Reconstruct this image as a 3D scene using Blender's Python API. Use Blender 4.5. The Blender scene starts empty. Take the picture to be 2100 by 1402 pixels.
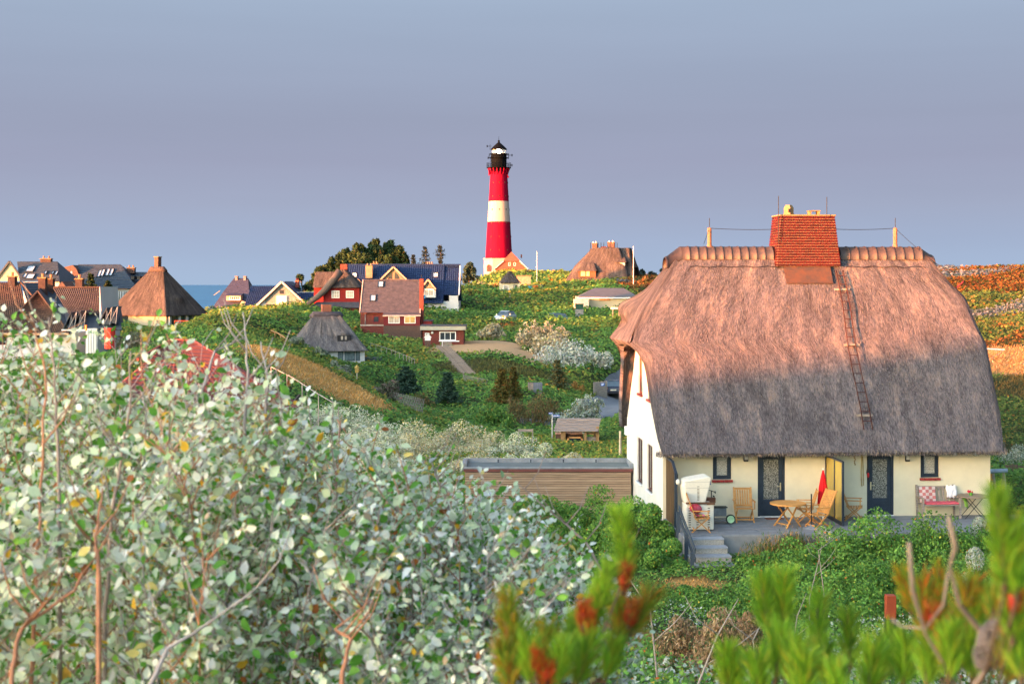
import bpy, math, random
import numpy as np
from mathutils import Vector, Matrix, noise as mnoise

random.seed(11)
RNG = np.random.default_rng(11)
SC = bpy.context.scene
COL = SC.collection
R = math.radians

# ------------------------------------------------------------------ camera
F = 2917.0            # focal length in photo pixels (50 mm on a 36 mm sensor)
CZ = 14.0             # eye height
HOR = 583.0           # row of the horizon in the photo
cam = bpy.data.cameras.new('camera')
camo = bpy.data.objects.new('camera', cam)
COL.objects.link(camo)
camo.location = (0, 0, CZ)
camo.rotation_euler = (R(90), 0, 0)
cam.sensor_width = 36
cam.lens = 50.0
cam.shift_y = -(701.0 - HOR) / 2100.0
cam.clip_start = 0.05
cam.clip_end = 90000
cam.dof.use_dof = True
cam.dof.focus_distance = 45
cam.dof.aperture_fstop = 7.1
SC.camera = camo

# ------------------------------------------------------------------ sun and sky
SUN_EL = 3.0
SUN_AZ = Vector((-0.82, -0.57, 0)).normalized()       # towards the sun
SUN_DIR = Vector((SUN_AZ.x * math.cos(R(SUN_EL)), SUN_AZ.y * math.cos(R(SUN_EL)), math.sin(R(SUN_EL))))
sun = bpy.data.lights.new('sun', 'SUN')
suno = bpy.data.objects.new('sun', sun)
COL.objects.link(suno)
suno.location = (-40, -40, 60)
suno.rotation_euler = SUN_DIR.to_track_quat('Z', 'Y').to_euler()
sun.energy = 1.6
sun.angle = R(0.9)
sun.color = (1.0, 0.29, 0.09)

world = bpy.data.worlds.new('World')
SC.world = world
world.use_nodes = True
wt = world.node_tree
wn, wl = wt.nodes, wt.links
bg = wn['Background']
sky = wn.new('ShaderNodeTexSky')
sky.sky_type = 'NISHITA'
sky.sun_disc = False
sky.sun_elevation = R(SUN_EL + 1)
sky.sun_rotation = math.atan2(SUN_AZ.x, SUN_AZ.y)
sky.air_density = 1.0
sky.dust_density = 1.2
sky.ozone_density = 1.5
tc = wn.new('ShaderNodeTexCoord')
sep = wn.new('ShaderNodeSeparateXYZ'); wl.new(tc.outputs['Generated'], sep.inputs[0])
ramp = wn.new('ShaderNodeValToRGB'); wl.new(sep.outputs['Z'], ramp.inputs[0])
SKYK = 1.0
cr = ramp.color_ramp
cr.elements[0].position = 0.0
cr.elements[1].position = 1.0
def _sk(p, c, e=None):
    e = e or cr.elements.new(p)
    lin = [(((v + 4) / 255 + 0.055) / 1.055) ** 2.4 * SKYK for v in c]
    e.position = p
    e.color = (*lin, 1)
_sk(0.0, (164, 185, 213), cr.elements[0])
_sk(0.03, (161, 176, 204))
_sk(0.055, (159, 168, 193))
_sk(0.085, (155, 161, 186))
_sk(0.115, (152, 160, 184))
_sk(0.15, (154, 166, 190))
_sk(0.2, (159, 176, 200))
_sk(1.0, (166, 184, 206), cr.elements[-1])
# faint streaks in the haze deck
mp = wn.new('ShaderNodeMapping'); wl.new(tc.outputs['Generated'], mp.inputs[0])
mp.inputs['Scale'].default_value = (2.0, 2.0, 26.0)
ns = wn.new('ShaderNodeTexNoise'); wl.new(mp.outputs[0], ns.inputs['Vector'])
ns.inputs['Scale'].default_value = 1.6; ns.inputs['Detail'].default_value = 4
mr = wn.new('ShaderNodeMapRange'); wl.new(ns.outputs['Fac'], mr.inputs['Value'])
mr.inputs['From Min'].default_value = 0.25; mr.inputs['From Max'].default_value = 0.75
mr.inputs['To Min'].default_value = 0.98; mr.inputs['To Max'].default_value = 1.02
mul = wn.new('ShaderNodeVectorMath'); mul.operation = 'SCALE'
wl.new(ramp.outputs[0], mul.inputs[0]); wl.new(mr.outputs[0], mul.inputs['Scale'])
EXPO = 4.2
SKY_STRENGTH = 0.13
div = wn.new('ShaderNodeVectorMath'); div.operation = 'SCALE'
wl.new(mul.outputs[0], div.inputs[0]); div.inputs['Scale'].default_value = 1.0 / (SKY_STRENGTH * 2 ** EXPO)
# the haze deck lies over the landward side, the side of the sun is clear
dt = wn.new('ShaderNodeVectorMath'); dt.operation = 'DOT_PRODUCT'
wl.new(tc.outputs['Generated'], dt.inputs[0]); dt.inputs[1].default_value = SUN_AZ
mk = wn.new('ShaderNodeMapRange'); mk.interpolation_type = 'SMOOTHSTEP'
wl.new(dt.outputs['Value'], mk.inputs['Value'])
mk.inputs['From Min'].default_value = -0.02; mk.inputs['From Max'].default_value = 0.6
mk.inputs['To Min'].default_value = 1.0; mk.inputs['To Max'].default_value = 0.0
mx = wn.new('ShaderNodeMix'); mx.data_type = 'RGBA'
wl.new(mk.outputs[0], mx.inputs['Factor'])
wl.new(sky.outputs[0], mx.inputs[6]); wl.new(div.outputs[0], mx.inputs[7])
wl.new(mx.outputs[2], bg.inputs['Color'])
bg.inputs['Strength'].default_value = SKY_STRENGTH
SC.view_settings.view_transform = 'Standard'
SC.view_settings.look = 'None'
SC.view_settings.gamma = 1.0
SC.view_settings.exposure = EXPO
SC.view_settings.use_curve_mapping = False
SC.cycles.use_denoising = True
try:
    SC.cycles.denoiser = 'OPENIMAGEDENOISE'
except Exception:
    pass
SC.cycles.max_bounces = 7
SC.cycles.diffuse_bounces = 5
SC.cycles.glossy_bounces = 2
SC.cycles.transmission_bounces = 3
SC.cycles.transparent_max_bounces = 4
SC.cycles.caustics_reflective = False
SC.cycles.caustics_refractive = False

# ------------------------------------------------------------------ helpers
def P(px, py, Y):
    return Vector(((px - 1050) / F * Y, Y, CZ + (HOR - py) / F * Y))

MATS = {}
def srgb(c):
    return tuple(((v / 255 + 0.055) / 1.055) ** 2.4 if v > 10 else v / 3294.6 for v in c)

def mat(name, col, rough=0.8, var=0.25, scale=3.0, bump=0.0, bscale=30.0, spec=0.3, metal=0.0, col2=None, stretch=None, emit=None, coords='Object', detail=5, lo=0.35, hi=0.65):
    if name in MATS:
        return MATS[name]
    m = bpy.data.materials.new(name); m.use_nodes = True
    MATS[name] = m
    n, l = m.node_tree.nodes, m.node_tree.links
    b = n['Principled BSDF']
    b.inputs['Roughness'].default_value = rough
    b.inputs['Metallic'].default_value = metal
    b.inputs['Specular IOR Level'].default_value = spec
    t = n.new('ShaderNodeTexCoord')
    mpn = n.new('ShaderNodeMapping'); l.new(t.outputs[coords], mpn.inputs[0])
    if stretch: mpn.inputs['Scale'].default_value = stretch
    nz = n.new('ShaderNodeTexNoise'); l.new(mpn.outputs[0], nz.inputs['Vector'])
    nz.inputs['Scale'].default_value = scale; nz.inputs['Detail'].default_value = detail
    nz.inputs['Roughness'].default_value = 0.65
    mpr = n.new('ShaderNodeMapRange'); l.new(nz.outputs['Fac'], mpr.inputs['Value'])
    mpr.inputs['From Min'].default_value = lo; mpr.inputs['From Max'].default_value = hi
    mix = n.new('ShaderNodeMix'); mix.data_type = 'RGBA'
    l.new(mpr.outputs[0], mix.inputs['Factor'])
    c1 = tuple(max(0, v * (1 - var)) for v in col)
    c2 = tuple(min(1, v * (1 + var)) for v in col) if col2 is None else col2
    mix.inputs[6].default_value = (*c1, 1); mix.inputs[7].default_value = (*c2, 1)
    l.new(mix.outputs[2], b.inputs['Base Color'])
    if bump:
        nb = n.new('ShaderNodeTexNoise'); l.new(mpn.outputs[0], nb.inputs['Vector'])
        nb.inputs['Scale'].default_value = bscale; nb.inputs['Detail'].default_value = 4
        bp = n.new('ShaderNodeBump'); l.new(nb.outputs['Fac'], bp.inputs['Height'])
        bp.inputs['Strength'].default_value = min(1.0, bump * 4); bp.inputs['Distance'].default_value = bump
        l.new(bp.outputs[0], b.inputs['Normal'])
    if emit:
        b.inputs['Emission Color'].default_value = (*emit[0], 1)
        b.inputs['Emission Strength'].default_value = emit[1]
    return m

def brick_mat(name, c1, c2, mortar, w, h, size=0.012):
    if name in MATS: return MATS[name]
    m = bpy.data.materials.new(name); m.use_nodes = True; MATS[name] = m
    n, l = m.node_tree.nodes, m.node_tree.links
    b = n['Principled BSDF']; b.inputs['Roughness'].default_value = 0.85
    t = n.new('ShaderNodeTexCoord')
    s = n.new('ShaderNodeSeparateXYZ'); l.new(t.outputs['Object'], s.inputs[0])
    ad = n.new('ShaderNodeMath'); ad.operation = 'ADD'; l.new(s.outputs[0], ad.inputs[0]); l.new(s.outputs[1], ad.inputs[1])
    c = n.new('ShaderNodeCombineXYZ'); l.new(ad.outputs[0], c.inputs[0]); l.new(s.outputs[2], c.inputs[1])
    br = n.new('ShaderNodeTexBrick'); l.new(c.outputs[0], br.inputs['Vector'])
    br.inputs['Color1'].default_value = (*c1, 1); br.inputs['Color2'].default_value = (*c2, 1); br.inputs['Mortar'].default_value = (*mortar, 1)
    br.inputs['Scale'].default_value = 1; br.inputs['Mortar Size'].default_value = size
    br.inputs['Brick Width'].default_value = w; br.inputs['Row Height'].default_value = h
    l.new(br.outputs['Color'], b.inputs['Base Color'])
    bp = n.new('ShaderNodeBump'); bp.invert = True; l.new(br.outputs['Fac'], bp.inputs['Height'])
    bp.inputs['Distance'].default_value = 0.01
    l.new(bp.outputs[0], b.inputs['Normal'])
    return m

def leaf_mat(name, trans=0.3, rough=0.6, spec=0.25):
    if name in MATS: return MATS[name]
    m = bpy.data.materials.new(name); m.use_nodes = True; MATS[name] = m
    n, l = m.node_tree.nodes, m.node_tree.links
    b = n['Principled BSDF']; b.inputs['Roughness'].default_value = rough
    b.inputs['Specular IOR Level'].default_value = spec
    a = n.new('ShaderNodeAttribute'); a.attribute_name = 'Col'
    t = n.new('ShaderNodeTexCoord')
    nz = n.new('ShaderNodeTexNoise'); l.new(t.outputs['Object'], nz.inputs['Vector']); nz.inputs['Scale'].default_value = 14.0
    hs = n.new('ShaderNodeHueSaturation'); l.new(a.outputs['Color'], hs.inputs['Color'])
    mr_ = n.new('ShaderNodeMapRange'); l.new(nz.outputs['Fac'], mr_.inputs['Value'])
    mr_.inputs['From Min'].default_value = 0.3; mr_.inputs['From Max'].default_value = 0.7
    mr_.inputs['To Min'].default_value = 0.82; mr_.inputs['To Max'].default_value = 1.18
    l.new(mr_.outputs[0], hs.inputs['Value'])
    l.new(hs.outputs[0], b.inputs['Base Color'])
    tr = n.new('ShaderNodeBsdfTranslucent'); l.new(hs.outputs[0], tr.inputs['Color'])
    ms = n.new('ShaderNodeMixShader'); ms.inputs[0].default_value = trans
    l.new(b.outputs[0], ms.inputs[1]); l.new(tr.outputs[0], ms.inputs[2])
    l.new(ms.outputs[0], n['Material Output'].inputs['Surface'])
    return m

def glass_mat(name, col, rough=0.06, bump=0.0, bscale=40, spec=0.6):
    return mat(name, col, rough=rough, var=0.2, scale=1.5, bump=bump, bscale=bscale, spec=spec)

def tag(o, label=None, cat=None, group=None, kind=None):
    if label: o['label'] = label
    if cat: o['category'] = cat
    if group: o['group'] = group
    if kind: o['kind'] = kind
    return o

def thing(name, label, cat, loc=(0, 0, 0), rz=0.0, group=None):
    o = bpy.data.objects.new(name, None)
    o.empty_display_size = 0.2
    COL.objects.link(o)
    o.location = loc
    o.rotation_euler = (0, 0, rz)
    return tag(o, label, cat, group)

def copy_tree(o, parent=None):
    c = o.copy(); COL.objects.link(c)
    if parent is not None: c.parent = parent
    for ch in list(o.children): copy_tree(ch, c)
    return c

class MB:
    def __init__(s):
        s.v = []; s.f = []
    def add(s, vs, fs):
        k = len(s.v)
        s.v += [tuple(p) for p in vs]
        s.f += [tuple(i + k for i in f) for f in fs]
        return s
    def box(s, c, d, rot=None):
        x, y, z = d[0] / 2, d[1] / 2, d[2] / 2
        vs = [Vector((a * x, b * y, e * z)) for e in (-1, 1) for b in (-1, 1) for a in (-1, 1)]
        if rot is not None:
            vs = [rot @ v for v in vs]
        vs = [v + Vector(c) for v in vs]
        return s.add(vs, [(0, 2, 3, 1), (4, 5, 7, 6), (0, 1, 5, 4), (2, 6, 7, 3), (0, 4, 6, 2), (1, 3, 7, 5)])
    def b2(s, x0, x1, y0, y1, z0, z1):
        return s.box(((x0 + x1) / 2, (y0 + y1) / 2, (z0 + z1) / 2), (abs(x1 - x0), abs(y1 - y0), abs(z1 - z0)))
    def bar(s, a, b, w, t=None, up=(0, 0, 1)):
        a, b = Vector(a), Vector(b); t = t or w
        d = (b - a); L = d.length
        if L < 1e-6: return s
        d.normalize(); up = Vector(up)
        if abs(d.dot(up)) > 0.98: up = Vector((0, 1, 0))
        sx = d.cross(up).normalized(); sz = sx.cross(d).normalized()
        m = Matrix((sx, d, sz)).transposed()
        return s.box((a + b) / 2, (w, L, t), m)
    def tube(s, pts, radii, n=6, cap=True):
        pts = [Vector(p) for p in pts]
        if not hasattr(radii, '__len__'): radii = [radii] * len(pts)
        k = len(s.v); fs = []; vs = []
        prev = None
        for i, p in enumerate(pts):
            d = (pts[min(i + 1, len(pts) - 1)] - pts[max(i - 1, 0)])
            d = d.normalized() if d.length > 1e-9 else Vector((0, 0, 1))
            up = Vector((0, 0, 1)) if abs(d.z) < 0.9 else Vector((0, 1, 0))
            if prev is not None: up = prev
            x = d.cross(up)
            if x.length < 1e-5: x = d.orthogonal()
            x.normalize(); y = x.cross(d).normalized(); prev = y
            for j in range(n):
                a = 2 * math.pi * j / n
                vs.append(p + (x * math.cos(a) + y * math.sin(a)) * radii[i])
        for i in range(len(pts) - 1):
            for j in range(n):
                fs.append((i * n + j, i * n + (j + 1) % n, (i + 1) * n + (j + 1) % n, (i + 1) * n + j))
        if cap:
            fs.append(tuple(range(n))[::-1]); fs.append(tuple((len(pts) - 1) * n + j for j in range(n)))
        return s.add(vs, fs)
    def lathe(s, prof, n=24, c=(0, 0, 0), cap=True):
        vs = []; fs = []
        for r, z in prof:
            for j in range(n):
                a = 2 * math.pi * j / n
                vs.append((c[0] + r * math.cos(a), c[1] + r * math.sin(a), c[2] + z))
        for i in range(len(prof) - 1):
            for j in range(n):
                fs.append((i * n + j, i * n + (j + 1) % n, (i + 1) * n + (j + 1) % n, (i + 1) * n + j))
        if cap:
            fs.append(tuple(range(n))[::-1]); fs.append(tuple((len(prof) - 1) * n + j for j in range(n)))
        return s.add(vs, fs)
    def sphere(s, c, r, n=10, m=6, sc=(1, 1, 1)):
        prof = [(r * math.sin(math.pi * i / m) + 1e-4, -r * math.cos(math.pi * i / m)) for i in range(m + 1)]
        k = len(s.v)
        s.lathe(prof, n, (0, 0, 0), False)
        for i in range(k, len(s.v)):
            v = s.v[i]; s.v[i] = (c[0] + v[0] * sc[0], c[1] + v[1] * sc[1], c[2] + v[2] * sc[2])
        return s
    def prism(s, poly, y0, y1):
        # polygon in x,z extruded along y
        n = len(poly)
        vs = [(x, y0, z) for x, z in poly] + [(x, y1, z) for x, z in poly]
        fs = [tuple(range(n)), tuple(range(2 * n - 1, n - 1, -1))]
        fs += [(i, n + i, n + (i + 1) % n, (i + 1) % n) for i in range(n)]
        return s.add(vs, fs)
    def poly(s, pts):
        return s.add(pts, [tuple(range(len(pts)))])
    def slab(s, pts, t):
        # planar polygon thickened downwards along its normal
        pts = [Vector(p) for p in pts]
        nr = (pts[1] - pts[0]).cross(pts[2] - pts[0])
        if nr.length < 1e-9: nr = (pts[2] - pts[0]).cross(pts[3] - pts[0])
        nr.normalize()
        if nr.z < 0: nr = -nr
        n = len(pts); low = [p - nr * t for p in pts]
        return s.add(pts + low, [tuple(range(n)), tuple(range(2 * n - 1, n - 1, -1))] + [(i, n + i, n + (i + 1) % n, (i + 1) % n) for i in range(n)])
    def tiles(s, bl, br, tr, tl, nu, nv, lift=0.03, wave=0.03):
        # overlapping tiles laid on a bilinear patch: each course steps over the one below
        bl, br, tr, tl = map(Vector, (bl, br, tr, tl))
        nr = (br - bl).cross(tl - bl)
        if nr.length < 1e-9: nr = (br - bl).cross(tr - bl)
        nr.normalize()
        if nr.z < 0: nr = -nr
        k = len(s.v)
        nc = nu * 2 + 1
        vs = []; fs = []
        for j in range(nv):
            for e in (0, 1):
                t = (j + e) / nv
                A = bl.lerp(tl, t); B = br.lerp(tr, t)
                h = lift if e == 0 else 0.0
                for i in range(nc):
                    w = wave if i % 2 else 0.0
                    vs.append(A.lerp(B, i / (nc - 1)) + nr * (h + w))
        for j in range(nv):
            r0 = 2 * j * nc
            for i in range(nc - 1):
                fs.append((r0 + i, r0 + i + 1, r0 + nc + i + 1, r0 + nc + i))
                if j < nv - 1:
                    fs.append((r0 + nc + i, r0 + nc + i + 1, r0 + 2 * nc + i + 1, r0 + 2 * nc + i))
        return s.add(vs, fs)
    def build(s, name, m=None, parent=None, smooth=False, bevel=0.0, kind=None):
        me = bpy.data.meshes.new(name)
        me.from_pydata(s.v, [], s.f)
        if m is not None: me.materials.append(m)
        if smooth: me.shade_smooth()
        me.update()
        o = bpy.data.objects.new(name, me)
        COL.objects.link(o)
        if parent is not None: o.parent = parent
        if bevel:
            bm = o.modifiers.new('bevel', 'BEVEL'); bm.width = bevel; bm.segments = 2; bm.limit_method = 'ANGLE'
        if kind: o['kind'] = kind
        return o

def quad_mesh(name, verts, nper, cols, m, parent=None, smooth=False, kind=None, faces=None):
    """many small leaves in one mesh: verts (N*nper,3); faces is a list of index tuples inside a leaf"""
    N = len(verts) // nper
    faces = faces or [tuple(range(nper))]
    loops = sum(len(f) for f in faces)
    me = bpy.data.meshes.new(name)
    me.vertices.add(len(verts)); me.vertices.foreach_set('co', np.asarray(verts, np.float32).ravel())
    me.loops.add(N * loops); me.polygons.add(N * len(faces))
    pat = np.concatenate([np.array(f) for f in faces])
    li = (np.arange(N)[:, None] * nper + pat[None]).ravel()
    me.loops.foreach_set('vertex_index', li.astype(np.int32))
    lens = np.array([len(f) for f in faces])
    st = np.concatenate([[0], np.cumsum(lens)[:-1]])
    ls = (np.arange(N)[:, None] * loops + st[None]).ravel()
    me.polygons.foreach_set('loop_start', ls.astype(np.int32))
    me.update(calc_edges=True)
    at = me.attributes.new('Col', 'FLOAT_COLOR', 'POINT')
    c4 = np.ones((N * nper, 4), np.float32); c4[:, :3] = np.repeat(cols, nper, axis=0)
    at.data.foreach_set('color', c4.ravel())
    me.materials.append(m)
    if smooth: me.shade_smooth()
    o = bpy.data.objects.new(name, me); COL.objects.link(o)
    if parent is not None: o.parent = parent
    if kind: o['kind'] = kind
    return o

def unit(a):
    return a / np.maximum(np.linalg.norm(a, axis=-1, keepdims=True), 1e-9)

def leaf_quads(pos, nrm, L, W, rng=RNG, along=None):
    """diamond leaves of length L and width W at pos, facing nrm (N,3)"""
    N = len(pos)
    a = rng.normal(size=(N, 3)) if along is None else along
    t = unit(a - (a * nrm).sum(1, keepdims=True) * nrm)
    b = np.cross(nrm, t)
    L = np.broadcast_to(L, (N,))[:, None]; W = np.broadcast_to(W, (N,))[:, None]
    q = np.stack([pos - t * L / 2, pos + b * W / 2 + t * L * 0.08, pos + t * L / 2, pos - b * W / 2 + t * L * 0.08], 1)
    return q.reshape(-1, 3)

def pick(pal, N, rng=RNG, jit=0.12):
    """pal: list of (weight, linear rgb)"""
    w = np.array([p[0] for p in pal], float); w /= w.sum()
    c = np.array([p[1] for p in pal])[rng.choice(len(pal), N, p=w)]
    return np.clip(c * (1 + rng.normal(size=(N, 1)) * jit) * (1 + rng.normal(size=(N, 3)) * jit * 0.4), 0.002, 0.95)

def vnoise(x, y, scale, seed=0):
    """smooth value noise, numpy"""
    x = np.asarray(x) / scale + seed * 17.31; y = np.asarray(y) / scale - seed * 9.7
    xi = np.floor(x).astype(np.int64); yi = np.floor(y).astype(np.int64)
    xf = x - xi; yf = y - yi
    u = xf * xf * (3 - 2 * xf); v = yf * yf * (3 - 2 * yf)
    def h(i, j):
        n = (i * 374761393 + j * 668265263 + seed * 144665) & 0xFFFFFFFF
        n = ((n ^ (n >> 13)) * 1274126177) & 0xFFFFFFFF
        return ((n ^ (n >> 16)) & 0xFFFF) / 65535.0
    return (h(xi, yi) * (1 - u) + h(xi + 1, yi) * u) * (1 - v) + (h(xi, yi + 1) * (1 - u) + h(xi + 1, yi + 1) * u) * v
# ------------------------------------------------------------------ terrain
_CPX = [(1220,868,108),(1235,832,125),(1258,818,140),(1300,800,150),(1150,900,85),
 (918,832,115),(830,815,120),(1040,825,112),(1140,792,125),(730,785,100),(600,745,88),(700,815,84),(650,760,90),(560,720,88),
 (700,750,128),(600,745,132),(760,748,128),(570,640,150),(430,655,152),(520,690,130),(450,720,112),(620,700,122),
 (330,690,160),(380,680,163),(250,700,130),(100,735,110),(0,750,100),(60,655,150),(200,660,158),(-120,660,150),(-100,760,90),
 (500,640,195),(560,640,188),(470,642,222),(680,636,186),(740,690,162),(800,692,165),(870,702,160),(920,710,155),(930,650,205),(900,640,205),(800,660,185),
 (960,772,132),(1010,768,126),(1000,732,142),(1050,716,152),(1100,748,146),(1170,750,150),(1220,745,148),(880,760,130),(900,790,118),
 (1000,690,170),(1050,660,195),(1150,680,180),(1250,690,175),(1300,700,165),(1040,657,200),
 (1045,603,265),(1000,590,282),(950,592,270),(1020,562,352),(1150,558,340),(1080,560,350),(1100,577,310),(1230,580,284),(1160,594,260),(1240,632,222),(1320,640,205),(1290,602,240),(1350,575,300),(1400,640,190),(1100,625,230),
 (2090,576,150),(1960,581,155),(2050,612,130),(2080,652,115),(2085,702,105),(2085,762,92),(2080,852,78),(2060,960,60),(1990,642,125),(2300,580,140),(2300,700,100),
 (1700,650,140),(1500,690,120),(1500,800,80),(1700,880,66),(1850,575,170)]
_CXY = [(0,0,12.3),(-3,5,11.1),(3,5,11.3),(-6,10,10.2),(6,10,10.4),(-8,20,9.0),(0,20,8.5),(8,20,8.2),(12,30,6.7),(0,30,6.8),(-10,30,7.9),
 (6,41.5,5.95),(12,41,6.15),(17,42,6.3),(10,37,5.5),(16,36,5.6),(5,37,5.6),(20,50,6.2),(0,52,5.6),(-6,55,6.0),(4,60,5.3),(-14,50,7.4),(-18,42,8.0),(-7,75,5.6),(2,75,5.2),(6,77,5.1),(0,64,5.5),
 (-150,240,2),(-120,320,-22),(-60,330,-22),(-40,300,-4),(-30,250,12.5),(-10,290,11.5),(-15,225,12),(-60,250,6),(0,430,4),(60,430,6),(-60,430,-28),(150,400,2),(150,250,9),(-120,180,7),(-90,100,6),
 (-60,60,7),(-50,32,10),(60,20,10),(60,60,8),(90,110,11),(0,600,-26),(150,600,-26),(-150,600,-30),(250,600,-26),(-250,400,-30),(-250,200,-6),(250,200,8),(250,50,9),
 (-20,-14,13.6),(0,-10,12.6),(-41,-26,17.2),(-50,-13,17.0),(-61,1,14.2),(-55,-2,17.0),(-64,9,13.8),(-85,33,14.6),(-107,62,16.6),(-118,75,17.0),(-24,-48,17.2),(10,-30,14.5),(60,-60,13),(-120,-40,12),(-120,-140,8),(0,-140,8),(120,-140,8),(-250,-140,6),(250,-140,6),(-35,12,11.5),(-75,-30,14.5),(-110,20,13)]
_pts = [(*((px-1050)/F*Y, Y), CZ+(HOR-py)/F*Y) for px, py, Y in _CPX] + _CXY
_pts = np.array(_pts, float)
_S = 60.0
def _U(r2):
    return np.where(r2 > 1e-12, r2 * np.log(np.maximum(r2, 1e-12)), 0.0)
def _warp(x, y):
    # distances shrink with range so that far points do not drown near ones
    s = np.sqrt(x * x + y * y + 400.0)
    k = np.log(s / 20.0 + 1) / s * 60
    return x * k / _S, y * k / _S
_wx, _wy = _warp(_pts[:, 0], _pts[:, 1])
_n = len(_pts)
_K = _U((_wx[:, None] - _wx[None]) ** 2 + (_wy[:, None] - _wy[None]) ** 2) + np.eye(_n) * 0.0015
_A = np.zeros((_n + 3, _n + 3)); _A[:_n, :_n] = _K
_A[:_n, _n] = 1; _A[:_n, _n+1] = _wx; _A[:_n, _n+2] = _wy; _A[_n:, :_n] = _A[:_n, _n:].T
_W = np.linalg.solve(_A, np.concatenate([_pts[:, 2], [0, 0, 0]]))
def base_z(x, y):
    x = np.atleast_1d(np.asarray(x, float)); y = np.atleast_1d(np.asarray(y, float))
    sh = x.shape; x = x.ravel(); y = y.ravel(); out = np.zeros_like(x)
    for i in range(0, len(x), 20000):
        a, b = _warp(x[i:i+20000], y[i:i+20000])
        out[i:i+20000] = _U((a[:, None] - _wx[None]) ** 2 + (b[:, None] - _wy[None]) ** 2) @ _W[:_n] + _W[_n] + _W[_n+1] * a + _W[_n+2] * b
    return out.reshape(sh)

# road that winds down the valley: centre line and half width
ROAD = [P(1330,792,160), P(1283,806,148), P(1254,826,132), P(1238,842,122), P(1238,856,113), P(1212,866,107), P(1150,866,105), P(1060,860,104)]
ROAD_HW = 1.75
PATHL = [P(906,716,154), P(925,738,144), P(945,757,137), P(962,772,132)]
def seg_dist(x, y, line):
    d = np.full(np.shape(x), 1e9)
    for a, b in zip(line[:-1], line[1:]):
        ax, ay, bx, by = a.x, a.y, b.x, b.y
        t = np.clip(((x - ax) * (bx - ax) + (y - ay) * (by - ay)) / ((bx - ax) ** 2 + (by - ay) ** 2), 0, 1)
        d = np.minimum(d, np.hypot(x - ax - t * (bx - ax), y - ay - t * (by - ay)))
    return d
def spot(px, py, Y, r, rpy=None):
    p = P(px, py, Y); return (p.x, p.y, r, rpy or r)
SAND = [spot(975,716,151,5.0,5.0), spot(1050,718,150,6.0,5.0), spot(1000,703,158,4.5,6), spot(925,716,153,2.5,3)]       # trodden sand
DRY = [spot(650,775,88,4.6,6), spot(600,745,92,3.0,4), spot(700,806,85,1.8,3),
       spot(2080,730,98,9,5), spot(2080,745,94,8,4), spot(1500,1085,43.2,0.9,0.9), spot(1560,1090,43.0,1.6,0.7), spot(1640,1088,43.3,1.5,0.7),
       spot(1420,1172,39,.9,.5), spot(950,575,300,8,14), spot(880,830,108,2.0,1.5)]
DARK = [spot(1030,752,135,6.8,6.5), spot(975,756,134,3.6,5), spot(1080,755,136,3.6,5)]                                         # mown dark mound
def in_spots(x, y, spots):
    d = np.full(np.shape(x), 1e9)
    for sx, sy, rx, ry in spots:
        d = np.minimum(d, np.hypot((x - sx) / rx, (y - sy) / ry))
    return d
HOUSE_ROT = R(4.0)
HU = Vector((math.cos(HOUSE_ROT), math.sin(HOUSE_ROT), 0)); HW_ = Vector((-math.sin(HOUSE_ROT), math.cos(HOUSE_ROT), 0))
H0 = Vector((4.78, 45.0, 6.6))
def house_uv(x, y):
    dx = x - H0.x; dy = y - H0.y
    return dx * HU.x + dy * HU.y, dx * HW_.x + dy * HW_.y
def lump_mask(x, y):
    """where low thicket grows: 1, bare ground: 0"""
    m = np.ones(np.shape(x))
    m *= np.clip((seg_dist(x, y, ROAD) - ROAD_HW - 0.4) / 1.5, 0, 1)
    m *= np.clip((seg_dist(x, y, PATHL) - 0.8) / 0.8, 0, 1)
    m *= np.clip((in_spots(x, y, SAND + DRY) - 0.9) / 0.3, 0, 1)
    m *= np.clip((in_spots(x, y, DARK) - 0.95) / 0.15, 0.0, 1)
    u, w = house_uv(x, y)
    near = np.maximum(np.maximum(-1.2 - u, u - 12.0), np.maximum(-3.2 - w, w - 9.0))
    m *= np.clip(near / 1.5, 0, 1)
    m *= np.clip((y - 36) / 14.0, 0.15, 1) * np.clip((y - 6) / 10, 0, 1)
    return m
def lump_h(x, y):
    l = 0.55 * (vnoise(x, y, 13.0, 6) - .5) + 0.55 * vnoise(x, y, 5.5, 1) + 0.35 * vnoise(x, y, 2.6, 2) + 0.18 * vnoise(x, y, 1.2, 3)
    sc = np.clip(y / 150.0, 0.5, 1.5)
    return lump_mask(x, y) * (l * 1.25 - 0.25 - 0.5 * np.clip((np.asarray(y) - 60) / 50, 0, 1)) * sc
def ground_z(x, y):
    z = base_z(x, y)
    b = np.clip(np.maximum(-np.asarray(y) / 6, (-np.asarray(x) - 34) / 8 * (np.asarray(y) < 70)), 0, 1) * 0.6
    return z + b * (vnoise(x, y, 7.0, 4) + 0.5 * vnoise(x, y, 2.5, 5) - 0.7)
def gz(x, y):
    return float(ground_z(np.array([x]), np.array([y]))[0])

xs = np.unique(np.round(np.concatenate([np.linspace(-320, -90, 60), np.linspace(-90, -30, 110), np.linspace(-30, 40, 180), np.linspace(40, 110, 100), np.linspace(110, 320, 50)]), 4))
ys = np.unique(np.round(np.concatenate([np.linspace(-140, -50, 30), np.linspace(-50, 0, 60), np.linspace(0, 40, 70), np.linspace(40, 170, 330), np.linspace(170, 370, 300), np.linspace(370, 620, 40)]), 4))
GX, GY = np.meshgrid(xs, ys)
GZ = ground_z(GX, GY) + lump_h(GX, GY)
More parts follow.
